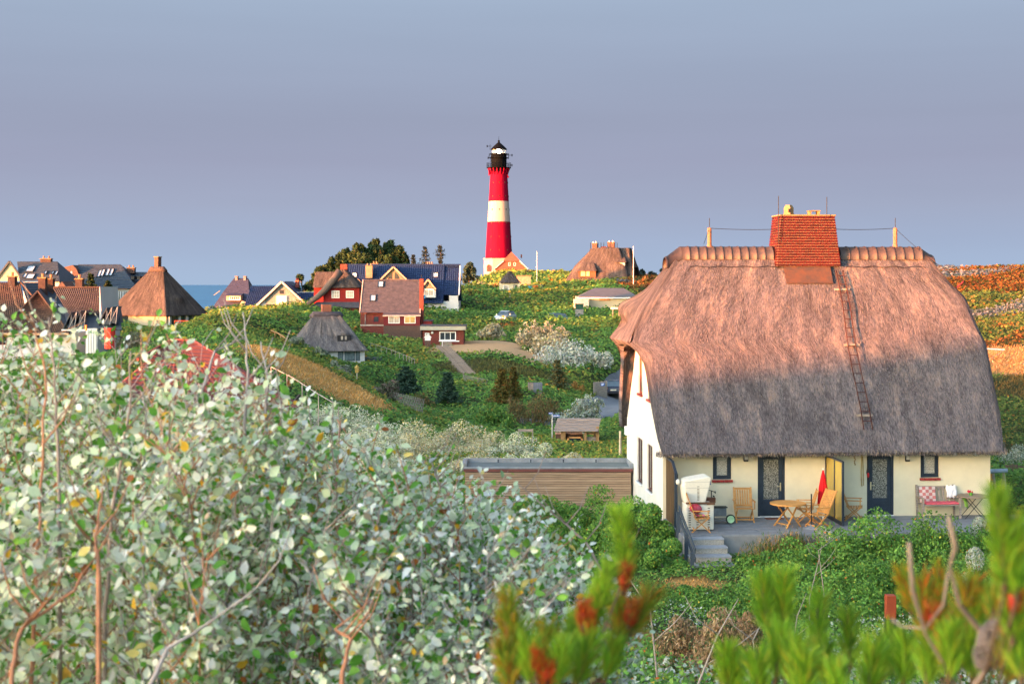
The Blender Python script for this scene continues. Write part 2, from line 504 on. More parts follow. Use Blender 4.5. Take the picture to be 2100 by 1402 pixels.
# the path and road lie a hand deeper than the turf
nx_, ny_ = len(xs), len(ys)
me = bpy.data.meshes.new('ground')
me.vertices.add(nx_ * ny_); me.vertices.foreach_set('co', np.stack([GX, GY, GZ], -1).astype(np.float32).ravel())
ii = (np.arange(ny_ - 1)[:, None] * nx_ + np.arange(nx_ - 1)[None]).ravel()
qi = np.stack([ii, ii + 1, ii + nx_ + 1, ii + nx_], 1).astype(np.int32)
me.loops.add(qi.size); me.polygons.add(len(qi))
me.loops.foreach_set('vertex_index', qi.ravel()); me.polygons.foreach_set('loop_start', (np.arange(len(qi)) * 4).astype(np.int32))
me.update(calc_edges=True); me.shade_smooth()
cs = in_spots(GX, GY, SAND); cd = in_spots(GX, GY, DRY); ck = in_spots(GX, GY, DARK)
cn = vnoise(GX, GY, 1.7, 7) * 0.5 + vnoise(GX, GY, 0.6, 8) * 0.3
gcol = np.zeros(GX.shape + (3,)); gcol[:] = (0.045, 0.055, 0.022)
gcol[:] += (vnoise(GX, GY, 3.0, 9)[..., None] - 0.5) * np.array([0.03, 0.02, 0.005])
def lay(c, col, edge, soft=0.25):
    k = np.clip((edge + (cn - 0.4) * 0.6 - c) / soft, 0, 1)[..., None]
    return gcol * (1 - k) + np.array(col) * k
gcol = lay(cd, (0.46, 0.25, 0.08), 1.0); gcol = lay(cs, (0.52, 0.31, 0.16), 1.0); gcol = lay(ck, (0.055, 0.052, 0.018), 1.0, 0.1)
gcol = lay(seg_dist(GX, GY, PATHL) / 0.8, (0.30, 0.22, 0.16), 1.0)
c4 = np.ones((nx_ * ny_, 4), np.float32); c4[:, :3] = gcol.reshape(-1, 3)
at = me.attributes.new('Col', 'FLOAT_COLOR', 'POINT'); at.data.foreach_set('color', c4.ravel())
gm = leaf_mat('soil and turf', trans=0.0, rough=0.95, spec=0.1)
me.materials.append(gm)
go = bpy.data.objects.new('ground', me); COL.objects.link(go); go['kind'] = 'structure'

# sea
sb = MB(); sb.poly([(-60000, 300, -13), (60000, 300, -13), (60000, 60000, -13), (-60000, 60000, -13)])
seam = mat('sea water', (0.035, 0.17, 0.31), rough=0.5, var=0.12, scale=0.02, bump=0.35, bscale=0.12, spec=0.25, stretch=(0.35, 1.0, 1.0))
so = sb.build('sea', seam); so['kind'] = 'structure'

# road
def ribbon(name, line, hw, m, lift, kind='structure', steps=10):
    ln = []
    for i in range(len(line) - 1):
        p0 = line[max(i-1, 0)]; p1 = line[i]; p2 = line[i+1]; p3 = line[min(i+2, len(line)-1)]
        for k in range(steps):
            t = k / steps
            ln.append(0.5 * ((2*p1) + (p2-p0)*t + (2*p0-5*p1+4*p2-p3)*t*t + (3*p1-p0-3*p2+p3)*t**3))
    ln.append(line[-1])
    mb = MB(); vs = []
    for i, p in enumerate(ln):
        d = ln[min(i+1, len(ln)-1)] - ln[max(i-1, 0)]; d.z = 0; d.normalize(); s = Vector((-d.y, d.x, 0))
        for k in (-1, -0.5, 0, 0.5, 1):
            q = p + s * hw * k
            vs.append((q.x, q.y, gz(q.x, q.y) + lift - 0.02 * abs(k)))
    fs = [(i*5+k, i*5+k+1, i*5+k+6, i*5+k+5) for i in range(len(ln)-1) for k in range(4)]
    mb.add(vs, fs)
    o = mb.build(name, m, smooth=True); o['kind'] = kind
    return o
ribbon('road', ROAD, ROAD_HW, mat('grey asphalt', (0.17, 0.175, 0.19), rough=0.9, var=0.15, scale=1.2), 0.09)
# sandy stepped path up the slope
pth = ribbon('path', PATHL, 0.62, mat('sandy path', (0.30, 0.22, 0.16), rough=0.95, var=0.3, scale=2), 0.10)
tm = mat('grey step timber', (0.26, 0.2, 0.16), var=0.3, scale=6)
st_me = None
for k in range(22):
    t = k / 21 * (len(PATHL) - 1); i = min(int(t), len(PATHL) - 2); p = PATHL[i].lerp(PATHL[i+1], t - i)
    d = (PATHL[i+1] - PATHL[i]); a = math.atan2(d.y, d.x) + math.pi / 2
    if st_me is None:
        o = MB().box((0, 0, 0), (1.3, 0.22, 0.12)).build('plank', tm, pth); st_me = o.data
    else:
        o = bpy.data.objects.new('plank', st_me); COL.objects.link(o); o.parent = pth
    o.location = (p.x, p.y, gz(p.x, p.y) + 0.13); o.rotation_euler = (0, 0, a + random.uniform(-.1, .1))

# ------------------------------------------------------------------ ground cover
def G(*c): return srgb(c)
PAL_GREEN = [(5, (0.050, 0.105, 0.020)), (3, (0.075, 0.13, 0.025)), (2, (0.035, 0.075, 0.022)), (1.0, (0.11, 0.14, 0.025)), (0.2, (0.16, 0.14, 0.03)), (0.05, (0.20, 0.10, 0.025))]
PAL_YELL = [(5, (0.09, 0.13, 0.022)), (3, (0.14, 0.15, 0.028)), (1.0, (0.22, 0.16, 0.03)), (0.35, (0.27, 0.12, 0.025)), (3, (0.05, 0.095, 0.02))]
PAL_ORNG = [(4, (0.42, 0.19, 0.035)), (3, (0.36, 0.12, 0.025)), (2, (0.20, 0.16, 0.03)), (2, (0.09, 0.10, 0.022)), (1, (0.22, 0.06, 0.02))]
PAL_DRY = [(5, (0.66, 0.36, 0.12)), (3, (0.58, 0.28, 0.07)), (1.5, (0.30, 0.25, 0.09)), (1, (0.62, 0.44, 0.22))]
PAL_SILV = [(5, (0.42, 0.44, 0.36)), (3, (0.30, 0.34, 0.25)), (2, (0.18, 0.24, 0.13)), (1.5, (0.52, 0.50, 0.40)), (0.6, (0.40, 0.30, 0.14))]
PAL_SAGE = [(4, (0.20, 0.24, 0.17)), (3, (0.28, 0.31, 0.24)), (2, (0.11, 0.15, 0.08))]
PAL_DARK = [(5, (0.070, 0.072, 0.020)), (2, (0.10, 0.085, 0.025)), (2, (0.045, 0.055, 0.018))]
def _lift(p, k):
    return [(w, tuple(v * k for v in c)) for w, c in p]
PAL_GREEN, PAL_YELL, PAL_ORNG, PAL_DARK = _lift(PAL_GREEN, 2.0), _lift(PAL_YELL, 1.75), _lift(PAL_ORNG, .82), _lift(PAL_DARK, 1.5)
LEAF = leaf_mat('low foliage', 0.2, 0.7, 0.12)

def scatter(n_try, ymin, ymax, seed):
    rng = np.random.default_rng(seed)
    # even cover per area on a log scale in depth, a strip wider than the view
    Y = np.exp(rng.uniform(math.log(ymin), math.log(ymax), n_try))
    X = rng.uniform(-0.43, 0.43, n_try) * Y
    return X, Y, rng
def face_camera_cull(x, y, z, grid=720):
    """drop leaves far below the skyline of the ground in front of them (a metre-wide margin is kept)"""
    k = ((x / y + 0.45) / 0.9 * grid).astype(int).clip(0, grid - 1)
    el = (z + 1.6 - CZ) / y
    order = np.argsort(y); keep = np.ones(len(x), bool)
    mx_ = np.full(grid, -9.0)
    ko = k[order]; eo = el[order]; e0 = ((z - 0.6 - CZ) / y)[order]
    for i in range(len(order)):
        j = ko[i]
        if eo[i] < mx_[j]: keep[order[i]] = False
        elif e0[i] > mx_[j]: mx_[j] = e0[i]
    return keep

def ground_cover():
    X, Y, rng = scatter(1050000, 36, 420, 5)
    u, w = house_uv(X, Y)
    ok = ~((u > -0.4) & (u < 11.5) & (w > -2.6) & (w < 9))
    ok &= seg_dist(X, Y, ROAD) > ROAD_HW + 0.15
    ok &= seg_dist(X, Y, PATHL) > 0.75
    ok &= in_spots(X, Y, SAND) > 1.0 + (rng.random(len(X)) - .5) * .3
    X, Y = X[ok], Y[ok]
    lm = lump_h(X, Y)
    Z = ground_z(X, Y) + lm
    kp = face_camera_cull(X, Y, Z); X, Y, Z = X[kp], Y[kp], Z[kp]
    e = 0.6
    gxn = (ground_z(X + e, Y) + lump_h(X + e, Y) - Z) / e; gyn = (ground_z(X, Y + e) + lump_h(X, Y + e) - Z) / e
    N = unit(np.stack([-gxn, -gyn, np.ones_like(X)], 1))
    n1 = vnoise(X, Y, 14, 21) * 0.6 + vnoise(X, Y, 5, 22) * 0.4
    n2 = vnoise(X, Y, 6, 23) * 0.5 + vnoise(X, Y, 2.2, 24) * 0.5
    px = 1050 + X / Y * F; py = HOR - (Z - CZ) / Y * F
    dry = in_spots(X, Y, DRY) < 1.05 + (rng.random(len(X)) - .5) * .3
    drk = in_spots(X, Y, DARK) < 1.0
    right = (X > 20) & (Y > 60)
    hill = np.clip((Y - 170) / 80, 0, 1)
    zone = np.zeros(len(X), int)                                  # 0 green thicket
    zone[n1 + 0.16 * hill * (X > -10) + 0.2 * (n2 - .5) > 0.64] = 1   # yellowing
    zone[(n2 > 0.66) & (X > -20) & (Y > 120)] = 1
    zone[(n2 > 0.82) & (Y > 190) & (X > -10)] = 2
    rz = right & (n1 * .5 + n2 * .5 > 0.42); zone[right] = 1; zone[rz] = 2
    zone[right & (vnoise(X, Y, 9, 31) > 0.70)] = 7
    lowr = right & (py > 765); zone[lowr] = np.where(n2[lowr] > .55, 1, 6)
    zone[dry] = 3; zone[drk] = 6
    pals = [PAL_GREEN, PAL_YELL, PAL_ORNG, PAL_DRY, PAL_SILV, PAL_SAGE, PAL_DARK, _lift(PAL_SILV, .62)]
    C = np.zeros((len(X), 3))
    for k, p in enumerate(pals):
        m = zone == k
        if m.any(): C[m] = pick(p, int(m.sum()), rng, .07)
    cl = 0.82 + 0.36 * vnoise(X, Y, 1.6, 61)[:, None]
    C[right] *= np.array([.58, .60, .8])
    C = np.clip(C * cl * (0.72 + 0.5 * vnoise(X, Y, 9.0, 62)[:, None]), 0, .9)
    size = np.maximum(0.075, 0.0020 * Y) * rng.uniform(0.6, 1.3, len(X))
    grassy = (zone == 3) | (zone == 6)
    nr = unit(N * 1.0 + rng.normal(size=N.shape) * 0.45 + np.array([0, -0.25, 0.15]))
    al = rng.normal(size=N.shape); al[grassy] = rng.normal(size=(int(grassy.sum()), 3)) * 0.4 + np.array([0.25, 0, 1.0])
    nr[grassy] = unit(rng.normal(size=(int(grassy.sum()), 3)) + np.array([0, -0.6, 0.3]))
    pos = np.stack([X, Y, Z], 1) + N * (rng.random(len(X)) ** 2 * np.where(grassy, 0.05, 0.45) * np.clip(Y / 150, .4, 1.3))[:, None]
    pos[:, 2] += np.where(grassy, size * 0.3, 0)
    L = size * np.where(grassy, 1.5, 1.15); W = size * np.where(grassy, 0.22, 0.8)
    V = leaf_quads(pos, nr, L, W, rng, al).reshape(-1, 4, 3)
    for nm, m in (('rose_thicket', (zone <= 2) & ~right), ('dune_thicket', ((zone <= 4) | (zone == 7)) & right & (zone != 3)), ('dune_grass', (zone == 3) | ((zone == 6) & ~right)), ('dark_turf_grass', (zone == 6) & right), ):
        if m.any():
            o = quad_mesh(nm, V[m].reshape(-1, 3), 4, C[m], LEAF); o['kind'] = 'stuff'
    m = (zone >= 4) & (zone <= 5) & ~right
ground_cover()

def bush(name, label, cat, x, y, rx, ry, h, n, leaf, pal, group=None, lumps=None, base=-0.15, z=None, upright=0.0, aspect=0.5, stems=5, seed=0, stem_col=(0.16, 0.12, 0.09), top=None, flat=0.0):
    """a shrub of many leaves on a lumpy dome, with the stems under it"""
    rng = np.random.default_rng(seed + int(abs(x) * 31 + abs(y) * 17))
    z0 = gz(x, y) if z is None else z
    root = thing(name, label, cat, (x, y, z0 + base), 0, group)
    K = lumps or max(6, int(10 * rx * ry))
    d = unit(rng.normal(size=(K, 3))); d[:, 2] = np.abs(d[:, 2])
    rr = rng.uniform(0.35, 0.85, K)[:, None]
    cc = d * rr * np.array([rx, ry, h * 0.85])
    if flat: cc[:, 2] *= 1 - flat * rng.random(K)
    lr = rng.uniform(0.28, 0.48, K) * min(rx, ry, h) * 1.0
    k = rng.integers(0, K, n)
    dd = unit(rng.normal(size=(n, 3)) + np.array([0, -0.15, 0.35]))
    rad = lr[k] * (1 - rng.random(n) ** 2.2 * 0.55)
    pos = cc[k] + dd * rad[:, None] * np.array([1, 1, 0.9 + upright])
    pos[:, 2] = np.maximum(pos[:, 2], 0.02 + 0.25 * rng.random(n) * h * 0.2)
    nr = unit(dd * 0.7 + rng.normal(size=(n, 3)) * 0.7)
    al = rng.normal(size=(n, 3)) + np.array([0, 0, 1.0 + 2 * upright])
    L = leaf * rng.uniform(0.65, 1.3, n)
    V = leaf_quads(pos, nr, L, L * aspect, rng, al)
    C = pick(pal, n, rng)
    lumpc = 1 + rng.normal(size=K) * 0.10
    C = np.clip(C * lumpc[k][:, None], 0, 0.9)
    if top is not None:
        m = (pos[:, 2] > h * 0.55) & (rng.random(n) < 0.6); C[m] = pick(top, int(m.sum()), rng)
    quad_mesh('foliage', V, 4, C, LEAF, root)
    smat = mat('shrub wood %.2f' % stem_col[0], stem_col, var=0.3, scale=8)
    for i in range(stems):
        t = cc[rng.integers(0, K)]
        mb = MB(); a = Vector((rng.normal() * rx * .08, rng.normal() * ry * .08, -0.2)); b = Vector(t) * 0.95
        mid = a.lerp(b, .5) + Vector((0, 0, .12 * h))
        r0 = 0.012 + 0.014 * h
        mb.tube([a, mid, b], [r0, r0 * .7, r0 * .25], 5)
        mb.build('stem', smat, root, True)
    return root
# ------------------------------------------------------------------ thatch
def thatch_mat(name, c1, c2, c3, k=1.0):
    if name in MATS: return MATS[name]
    m = bpy.data.materials.new(name); m.use_nodes = True; MATS[name] = m
    n, l = m.node_tree.nodes, m.node_tree.links
    b = n['Principled BSDF']; b.inputs['Roughness'].default_value = 0.95; b.inputs['Specular IOR Level'].default_value = 0.1
    uv = n.new('ShaderNodeUVMap'); uv.uv_map = 'UV'
    def noise(sx, sy, sc, det, rough=0.6):
        mp_ = n.new('ShaderNodeMapping'); l.new(uv.outputs[0], mp_.inputs[0]); mp_.inputs['Scale'].default_value = (sx, sy, 1)
        z = n.new('ShaderNodeTexNoise'); l.new(mp_.outputs[0], z.inputs['Vector']); z.inputs['Scale'].default_value = sc * k; z.inputs['Detail'].default_value = det; z.inputs['Roughness'].default_value = rough
        return z
    def rng_(src, a, b_, lo=0, hi=1):
        q = n.new('ShaderNodeMapRange'); l.new(src.outputs['Fac'], q.inputs['Value'])
        q.inputs['From Min'].default_value = a; q.inputs['From Max'].default_value = b_; q.inputs['To Min'].default_value = lo; q.inputs['To Max'].default_value = hi
        return q
    straw = noise(1.0, 0.22, 26, 4); speck = noise(1, 0.5, 60, 2); patch = noise(1.0, 0.30, 2.3, 7, 0.72); big = noise(1, 0.8, 0.35, 3)  # patch puts sunlit and shaded blotches into the reed colour, besides weathering
    mx1 = n.new('ShaderNodeMix'); mx1.data_type = 'RGBA'; l.new(rng_(straw, .34, .66).outputs[0], mx1.inputs['Factor'])
    mx1.inputs[6].default_value = (*c1, 1); mx1.inputs[7].default_value = (*c2, 1)
    mx2 = n.new('ShaderNodeMix'); mx2.data_type = 'RGBA'; l.new(rng_(patch, .52, .68, 0, .55).outputs[0], mx2.inputs['Factor'])
    l.new(mx1.outputs[2], mx2.inputs[6]); mx2.inputs[7].default_value = (*c3, 1)
    hs = n.new('ShaderNodeHueSaturation'); l.new(mx2.outputs[2], hs.inputs['Color']); mv = n.new('ShaderNodeMath'); mv.operation = 'MULTIPLY'; l.new(rng_(big, .3, .7, .82, 1.18).outputs[0], mv.inputs[0]); l.new(rng_(patch, .36, .64, .62, 1.35).outputs[0], mv.inputs[1]); l.new(mv.outputs[0], hs.inputs['Value'])
    l.new(hs.outputs[0], b.inputs['Base Color'])
    ad = n.new('ShaderNodeMath'); ad.operation = 'ADD'; l.new(straw.outputs['Fac'], ad.inputs[0])
    m2 = n.new('ShaderNodeMath'); m2.operation = 'MULTIPLY'; l.new(patch.outputs['Fac'], m2.inputs[0]); m2.inputs[1].default_value = 2.6; l.new(m2.outputs[0], ad.inputs[1])
    a2 = n.new('ShaderNodeMath'); a2.operation = 'ADD'; l.new(ad.outputs[0], a2.inputs[0]); l.new(speck.outputs['Fac'], a2.inputs[1])
    bp = n.new('ShaderNodeBump'); l.new(a2.outputs[0], bp.inputs['Height']); bp.inputs['Strength'].default_value = 1.0; bp.inputs['Distance'].default_value = 0.085 / k
    l.new(bp.outputs[0], b.inputs['Normal'])
    return m
THATCH = thatch_mat('reed thatch', (0.092, 0.086, 0.100), (0.235, 0.215, 0.232), (0.31, 0.23, 0.18))
THATCH_DK = thatch_mat('old reed thatch', (0.12, 0.112, 0.118), (0.26, 0.24, 0.245), (0.30, 0.26, 0.23), 0.6)
THATCH_FAR = thatch_mat('brown reed thatch', (0.075, 0.06, 0.056), (0.145, 0.115, 0.105), (0.17, 0.13, 0.11), 0.5)

def thatch_roof(name, parent, m, UL, UR, WF, WB, h_top, h_eave, h_left, h_right, nf=60, nsd=30, rows=40, rad=0.08, thick=0.35, rough=0.02, bumps=(), sharp=0.9, h_back=None):
    """hipped reed roof: UL.. are (heights, values) giving the left, right, front and back edges of the roof at each height"""
    cols = []   # (sx, sy, hmin)
    def hm(lo, hi, delta):
        return hi - (hi - lo) * max(0.0, 1 - delta / sharp) ** 5
    nb = max(6, nf // 3)
    def arc(cx, cy, a0, n):
        return [(cx + rad * math.cos(a0 + math.pi / 2 * i / n), cy + rad * math.sin(a0 + math.pi / 2 * i / n)) for i in range(n + 1)]
    # ring runs front left to right, right side, back, left side, each corner rounded
    q = 1 - rad
    D0 = np.interp(h_eave, *WB) - np.interp(h_eave, *WF)
    e = [2 * i / nf - 1 for i in range(nf + 1)]
    for t in e: cols.append((t * q, -1.0, h_eave))
    for (x, y) in arc(q, -q, -math.pi / 2, 5)[1:]: cols.append((x, y, hm(h_eave, h_right, max(0, (y + 1) * D0 / 2 - 0.02))))
    sd = [(-math.cos(math.pi * i / nsd)) for i in range(1, nsd)]
    for t in sd: cols.append((1.0, t * q, hm(h_eave, h_right, min((t * q + 1), (1 - t * q)) * D0 / 2)))
    for (x, y) in arc(q, q, 0, 5): cols.append((x, y, hm(h_eave, h_right, max(0, (1 - y) * D0 / 2 - 0.02))))
    for i in range(1, nb): cols.append(((1 - 2 * i / nb) * q, 1.0, h_eave))
    for (x, y) in arc(-q, q, math.pi / 2, 5): cols.append((x, y, hm(h_eave, h_left, max(0, (1 - y) * D0 / 2 - 0.02))))
    for t in sd: cols.append((-1.0, -t * q, hm(h_eave, h_left, min((t * q + 1), (1 - t * q)) * D0 / 2)))
    for (x, y) in arc(-q, -q, math.pi, 5)[:-1]: cols.append((x, y, hm(h_eave, h_left, max(0, (y + 1) * D0 / 2 - 0.02))))
    C = np.array(cols); nc = len(C)
    T = np.linspace(0, 1, rows + 1)
    def shell(ti):
        top = h_top - ti * 1.5
        Hh = C[:, 2][None] + T[:, None] * (np.maximum(top, C[:, 2] + .3) - C[:, 2])[None]
        su = ti * np.where(Hh > min(h_left, h_right) - .25, 0.85, 0.15) if ti else 0
        ul, ur = np.interp(Hh, *UL) + su, np.interp(Hh, *UR) - su
        wf, wb = np.interp(Hh, *WF) + ti * 1.15, np.interp(Hh, *WB) - ti * 1.15
        m_ = (wf + wb) / 2; wf = np.minimum(wf, m_ - .05); wb = np.maximum(wb, m_ + .05)
        X = (ul + ur) / 2 + C[:, 0][None] * (ur - ul) / 2; Yv = (wf + wb) / 2 + C[:, 1][None] * (wb - wf) / 2
        Zv = Hh.copy()
        for f in bumps: X, Yv, Zv = f(X, Yv, Zv)
        return X, Yv, Zv, Hh
    X, Yv, Zv, Hh = shell(0)
    per = np.concatenate([[0], np.cumsum(np.hypot(np.diff(X[0]), np.diff(Yv[0])))])
    V = np.stack([X, Yv, Zv], -1)
    # unevenness of the laid reed
    V += (rough * 1.4 * (vnoise(per[None] + 0 * X, Zv * .9, 0.9, 3) - .5) + rough * 1.0 * (vnoise(per[None] + 0 * X, Zv * .55, 0.26, 4) - .5))[..., None] * np.array([0.3, -0.8, 0.5])
    V[0, :, 2] += (np.array([random.random() for _ in range(nc)]) - .5) * rough * 1.5
    vs = V.reshape(-1, 3)
    r_, c_ = np.meshgrid(np.arange(rows), np.arange(nc), indexing='ij')
    a = (r_ * nc + c_).ravel(); b = (r_ * nc + (c_ + 1) % nc).ravel(); c = ((r_ + 1) * nc + (c_ + 1) % nc).ravel(); d = ((r_ + 1) * nc + c_).ravel()
    quads = np.stack([a, b, c, d], 1)
    fl = quads.tolist() + [list(range(rows * nc, rows * nc + nc))]
    if thick:
        X2, Y2, Z2, _h = shell(thick)
        V2 = np.stack([X2, Y2, Z2], -1); V2[0, :, 2] -= 0.02
        k2 = len(vs); vs = np.concatenate([vs, V2[::max(1, rows // 8)].reshape(-1, 3)])
        nr2 = len(V2[::max(1, rows // 8)])
        j = np.arange(nc); j1 = (j + 1) % nc
        fl += np.stack([j1, j, k2 + j, k2 + j1], 1).tolist()
        for q in range(nr2 - 1):
            o2 = k2 + q * nc
            fl += np.stack([o2 + j1, o2 + j, o2 + nc + j, o2 + nc + j1], 1).tolist()
    me = bpy.data.meshes.new(name)
    me.from_pydata(vs.tolist(), [], fl)
    me.materials.append(m); me.shade_smooth()
    uvl = me.uv_layers.new(name='UV')
    li = np.zeros(len(me.loops), np.int32); me.loops.foreach_get('vertex_index', li)
    wrapc = (li % nc)
    U_ = per[wrapc]; Vv = vs[li, 2] * 1.2
    nq = len(quads) * 4
    first = (np.arange(nq) // 4) % nc == nc - 1
    mwrap = first & ((np.arange(nq) % 4 == 1) | (np.arange(nq) % 4 == 2)); U2 = U_[:nq].copy(); U2[mwrap] = per[-1] + 0.2
    U_[:nq] = U2
    uvl.data.foreach_set('uv', np.stack([U_, Vv], 1).astype(np.float32).ravel())
    o = bpy.data.objects.new(name, me); COL.objects.link(o); o.parent = parent
    return o

def window(parent, c, ax, w, h, fm, pm, cols=1, rows=1, fw=0.07, depth=0.06, sill=None, sillm=None, name='window', proud=0.03, label=None):
    """frame, panes and sill on a wall plane: c centre of the opening on the wall, ax unit vector to the right, seen from outside"""
    ax = Vector(ax).normalized(); up = Vector((0, 0, 1)); nr = ax.cross(up)       # outward
    rot = Matrix((ax, -nr, up)).transposed()
    c = Vector(c)
    def bx(mb, dx, dz, sx, sz, d0, d1):
        mb.box(c + ax * dx + up * dz + nr * (d0 + d1) / 2, (sx, abs(d1 - d0), sz), rot)
    fr = MB()
    d0, d1 = -depth, proud
    bx(fr, 0, h/2 - fw/2, w, fw, d0, d1); bx(fr, 0, -h/2 + fw/2, w, fw, d0, d1)
    bx(fr, -w/2 + fw/2, 0, fw, h - 2*fw, d0, d1); bx(fr, w/2 - fw/2, 0, fw, h - 2*fw, d0, d1)
    for i in range(1, cols): bx(fr, -w/2 + w * i / cols, 0, fw * .7, h - 2*fw, d0, d1 - .004)
    for i in range(1, rows): bx(fr, 0, -h/2 + h * i / rows, w - 2*fw, fw * .6, d0, d1 - .008)
    f = fr.build(name, fm, parent)
    if label: f['label'] = label
    pn = MB(); bx(pn, 0, 0, w - fw, h - fw, d1 - 0.035, d1 - 0.02); pn.build('pane', pm, f)
    if sill:
        sb_ = MB(); bx(sb_, 0, -h/2 - sill/2, w + 0.12, sill, -0.02, 0.11); sb_.build('sill', sillm or fm, f)
    return f

def wall_face(mb, O, ax, L, H, ops, depth=0.14):
    """a wall sheet with rectangular openings and their reveals; ops = (x0,x1,z0,z1)"""
    O = Vector(O); ax = Vector(ax).normalized(); up = Vector((0, 0, 1)); inn = -(ax.cross(up))
    xsx = sorted({0, L, *[v for o in ops for v in o[:2]]}); zsz = sorted({0, H, *[v for o in ops for v in o[2:]]})
    pt = lambda x, z, d=0: O + ax * x + up * z + inn * d
    for i in range(len(xsx) - 1):
        for j in range(len(zsz) - 1):
            cx, cz = (xsx[i] + xsx[i+1]) / 2, (zsz[j] + zsz[j+1]) / 2
            if any(o[0] < cx < o[1] and o[2] < cz < o[3] for o in ops): continue
            mb.poly([pt(xsx[i], zsz[j]), pt(xsx[i+1], zsz[j]), pt(xsx[i+1], zsz[j+1]), pt(xsx[i], zsz[j+1])])
    for x0, x1, z0, z1 in ops:
        for a, b in (((x0, z0), (x1, z0)), ((x1, z0), (x1, z1)), ((x1, z1), (x0, z1)), ((x0, z1), (x0, z0))):
            mb.poly([pt(*a), pt(*b), pt(*b, depth), pt(*a, depth)])

# ------------------------------------------------------------------ the big thatched house
WHITE = mat('cream render', (0.66, 0.59, 0.42), rough=0.9, var=0.07, scale=.9, bump=0.004, bscale=60)
ANTH = mat('anthracite paint', (0.022, 0.032, 0.048), rough=0.45, var=0.15, scale=6)
FROST = mat('pebbled glass', (0.05, 0.05, 0.045), rough=0.25, col2=(0.30, 0.29, 0.25), scale=48, bump=0.01, bscale=48, spec=0.6, detail=1, lo=0.42, hi=0.6)
FROSTL = mat('frosted glass', (0.22, 0.22, 0.19), rough=0.25, col2=(0.52, 0.50, 0.44), scale=60, bump=0.008, bscale=60, spec=0.6, detail=1)
DARKGL = glass_mat('dark glass', (0.035, 0.045, 0.055), rough=0.05)
CURTGL = mat('glass with curtain', (0.42, 0.36, 0.30), rough=0.12, var=0.25, scale=9, spec=0.6, stretch=(1, 1, 0.05))
REDSILL = mat('red sill tile', (0.30, 0.035, 0.03), rough=0.6, var=0.25, scale=12)
ZINC = mat('aged zinc', (0.05, 0.045, 0.05), rough=0.55, metal=0.3, var=0.2, scale=3, col2=(0.08, 0.055, 0.048))
BRICKM = mat('red brick', (0.062, 0.0035, 0.0055), rough=0.85, var=0.35, scale=1.7, bump=0.006, bscale=50)
BRICKM2 = mat('dark red brick', (0.038, 0.003, 0.005), rough=0.85, var=0.35, scale=1.7, bump=0.006, bscale=50)
MORT = mat('mortar', (0.22, 0.15, 0.11), rough=0.95, var=0.2, scale=20)
WOODT = mat('oiled teak', (0.50, 0.235, 0.065), rough=0.55, var=0.2, scale=5, stretch=(1, 1, 6), bump=0.002)
BLACK = mat('black paint', (0.015, 0.015, 0.017), rough=0.5)
STONE = mat('sandstone', (0.24, 0.16, 0.08), rough=0.9, var=0.2, scale=8)
GREYW = mat('weathered wood', (0.26, 0.22, 0.185), rough=0.9, var=0.3, scale=3, stretch=(1, 1, 9))
STEEL = mat('dull steel', (0.5, 0.5, 0.5), rough=0.35, metal=0.8)
BRASS = mat('pale brass', (0.62, 0.52, 0.32), rough=0.35, metal=0.6)
WHITEP = mat('white paint', (0.8, 0.79, 0.76), rough=0.6, var=0.04)

def wall_u(px, w=0.0):
    k = (px - 1050) / F
    return (k * (H0.y + w * HW_.y) - H0.x - w * HW_.x) / (HU.x - k * HU.y)
def HP(u, w, h=0.0):
    p = H0 + HU * u + HW_ * w; return Vector((p.x, p.y, H0.z + h))
def wall_h(py, u, w=0.0):
    p = HP(u, w); return CZ + (HOR - py) / F * p.y - H0.z

house = thing('thatched_house', 'large cream house with deep reed roof and red brick ridge chimney beside the terrace', 'house', H0, HOUSE_ROT)
LW = wall_u(2031)
ops = []
def op(px0, px1, py0, py1):
    a, b = wall_u(px0), wall_u(px1)
    o = (a, b, max(wall_h(py1, a), 0.0) + 1.2, wall_h(py0, a) + 1.2); ops.append(o); return o
w1 = op(1462, 1500, 929, 983); d1 = op(1554, 1610, 929, 1066); d2 = op(1778, 1833, 929, 1066); w2 = op(1888, 1926, 927, 979)
wallb = MB()
wall_face(wallb, (0, 0, -1.2), (1, 0, 0), LW, 3.75, ops)
gops = [(7.6 - 4.85, 7.6 - 4.05, 3.6 + 1.2, 4.95 + 1.2), (7.6 - 2.85, 7.6 - 2.1, 3.55 + 1.2, 4.8 + 1.2), (7.6 - 5.15, 7.6 - 4.05, .5 + 1.2, 2.05 + 1.2), (7.6 - 3.0, 7.6 - 2.0, .5 + 1.2, 2.05 + 1.2)]
gw_ = MB()
wall_face(gw_, (0, 7.6, -1.2), (0, -1, 0), 7.6, 3.5, gops[2:])
# upper gable: strip with windows, then the sloping sides
def gp(w, h): return (0.002, w, h)
wg = MB(); wall_face(wg, (0.0, 5.4, 2.3), (0, -1, 0), 3.2 + 0.6, 3.6, [(5.4 - o[1] + 0.0, 0, 0, 0) for o in []])
up_ops = [(0.55, 1.35, 1.3, 2.65), (2.5, 3.2, 1.25, 2.4)]
wall_face(gw_, (0, 5.4, 2.3), (0, -1, 0), 3.4, 2.95, up_ops)
gw_.poly([(0, 0, 2.3), (0, 0.05, 2.35), (0, 2.0, 4.9), (0, 2.0, 2.3)]).poly([(0, 7.6, 2.3), (0, 5.4, 2.3), (0, 5.4, 5.2), (0, 7.55, 2.4)])
wallb.poly([(LW, 0, -1.2), (LW, 7.6, -1.2), (LW, 7.6, 2.3), (LW, 5.4, 5.6), (LW, 2.2, 5.6), (LW, 0, 2.3)])
wallb.poly([(0, 7.6, -1.2), (LW, 7.6, -1.2), (LW, 7.6, 2.5), (0, 7.6, 2.5)])
wallb.build('wall', WHITE, house)
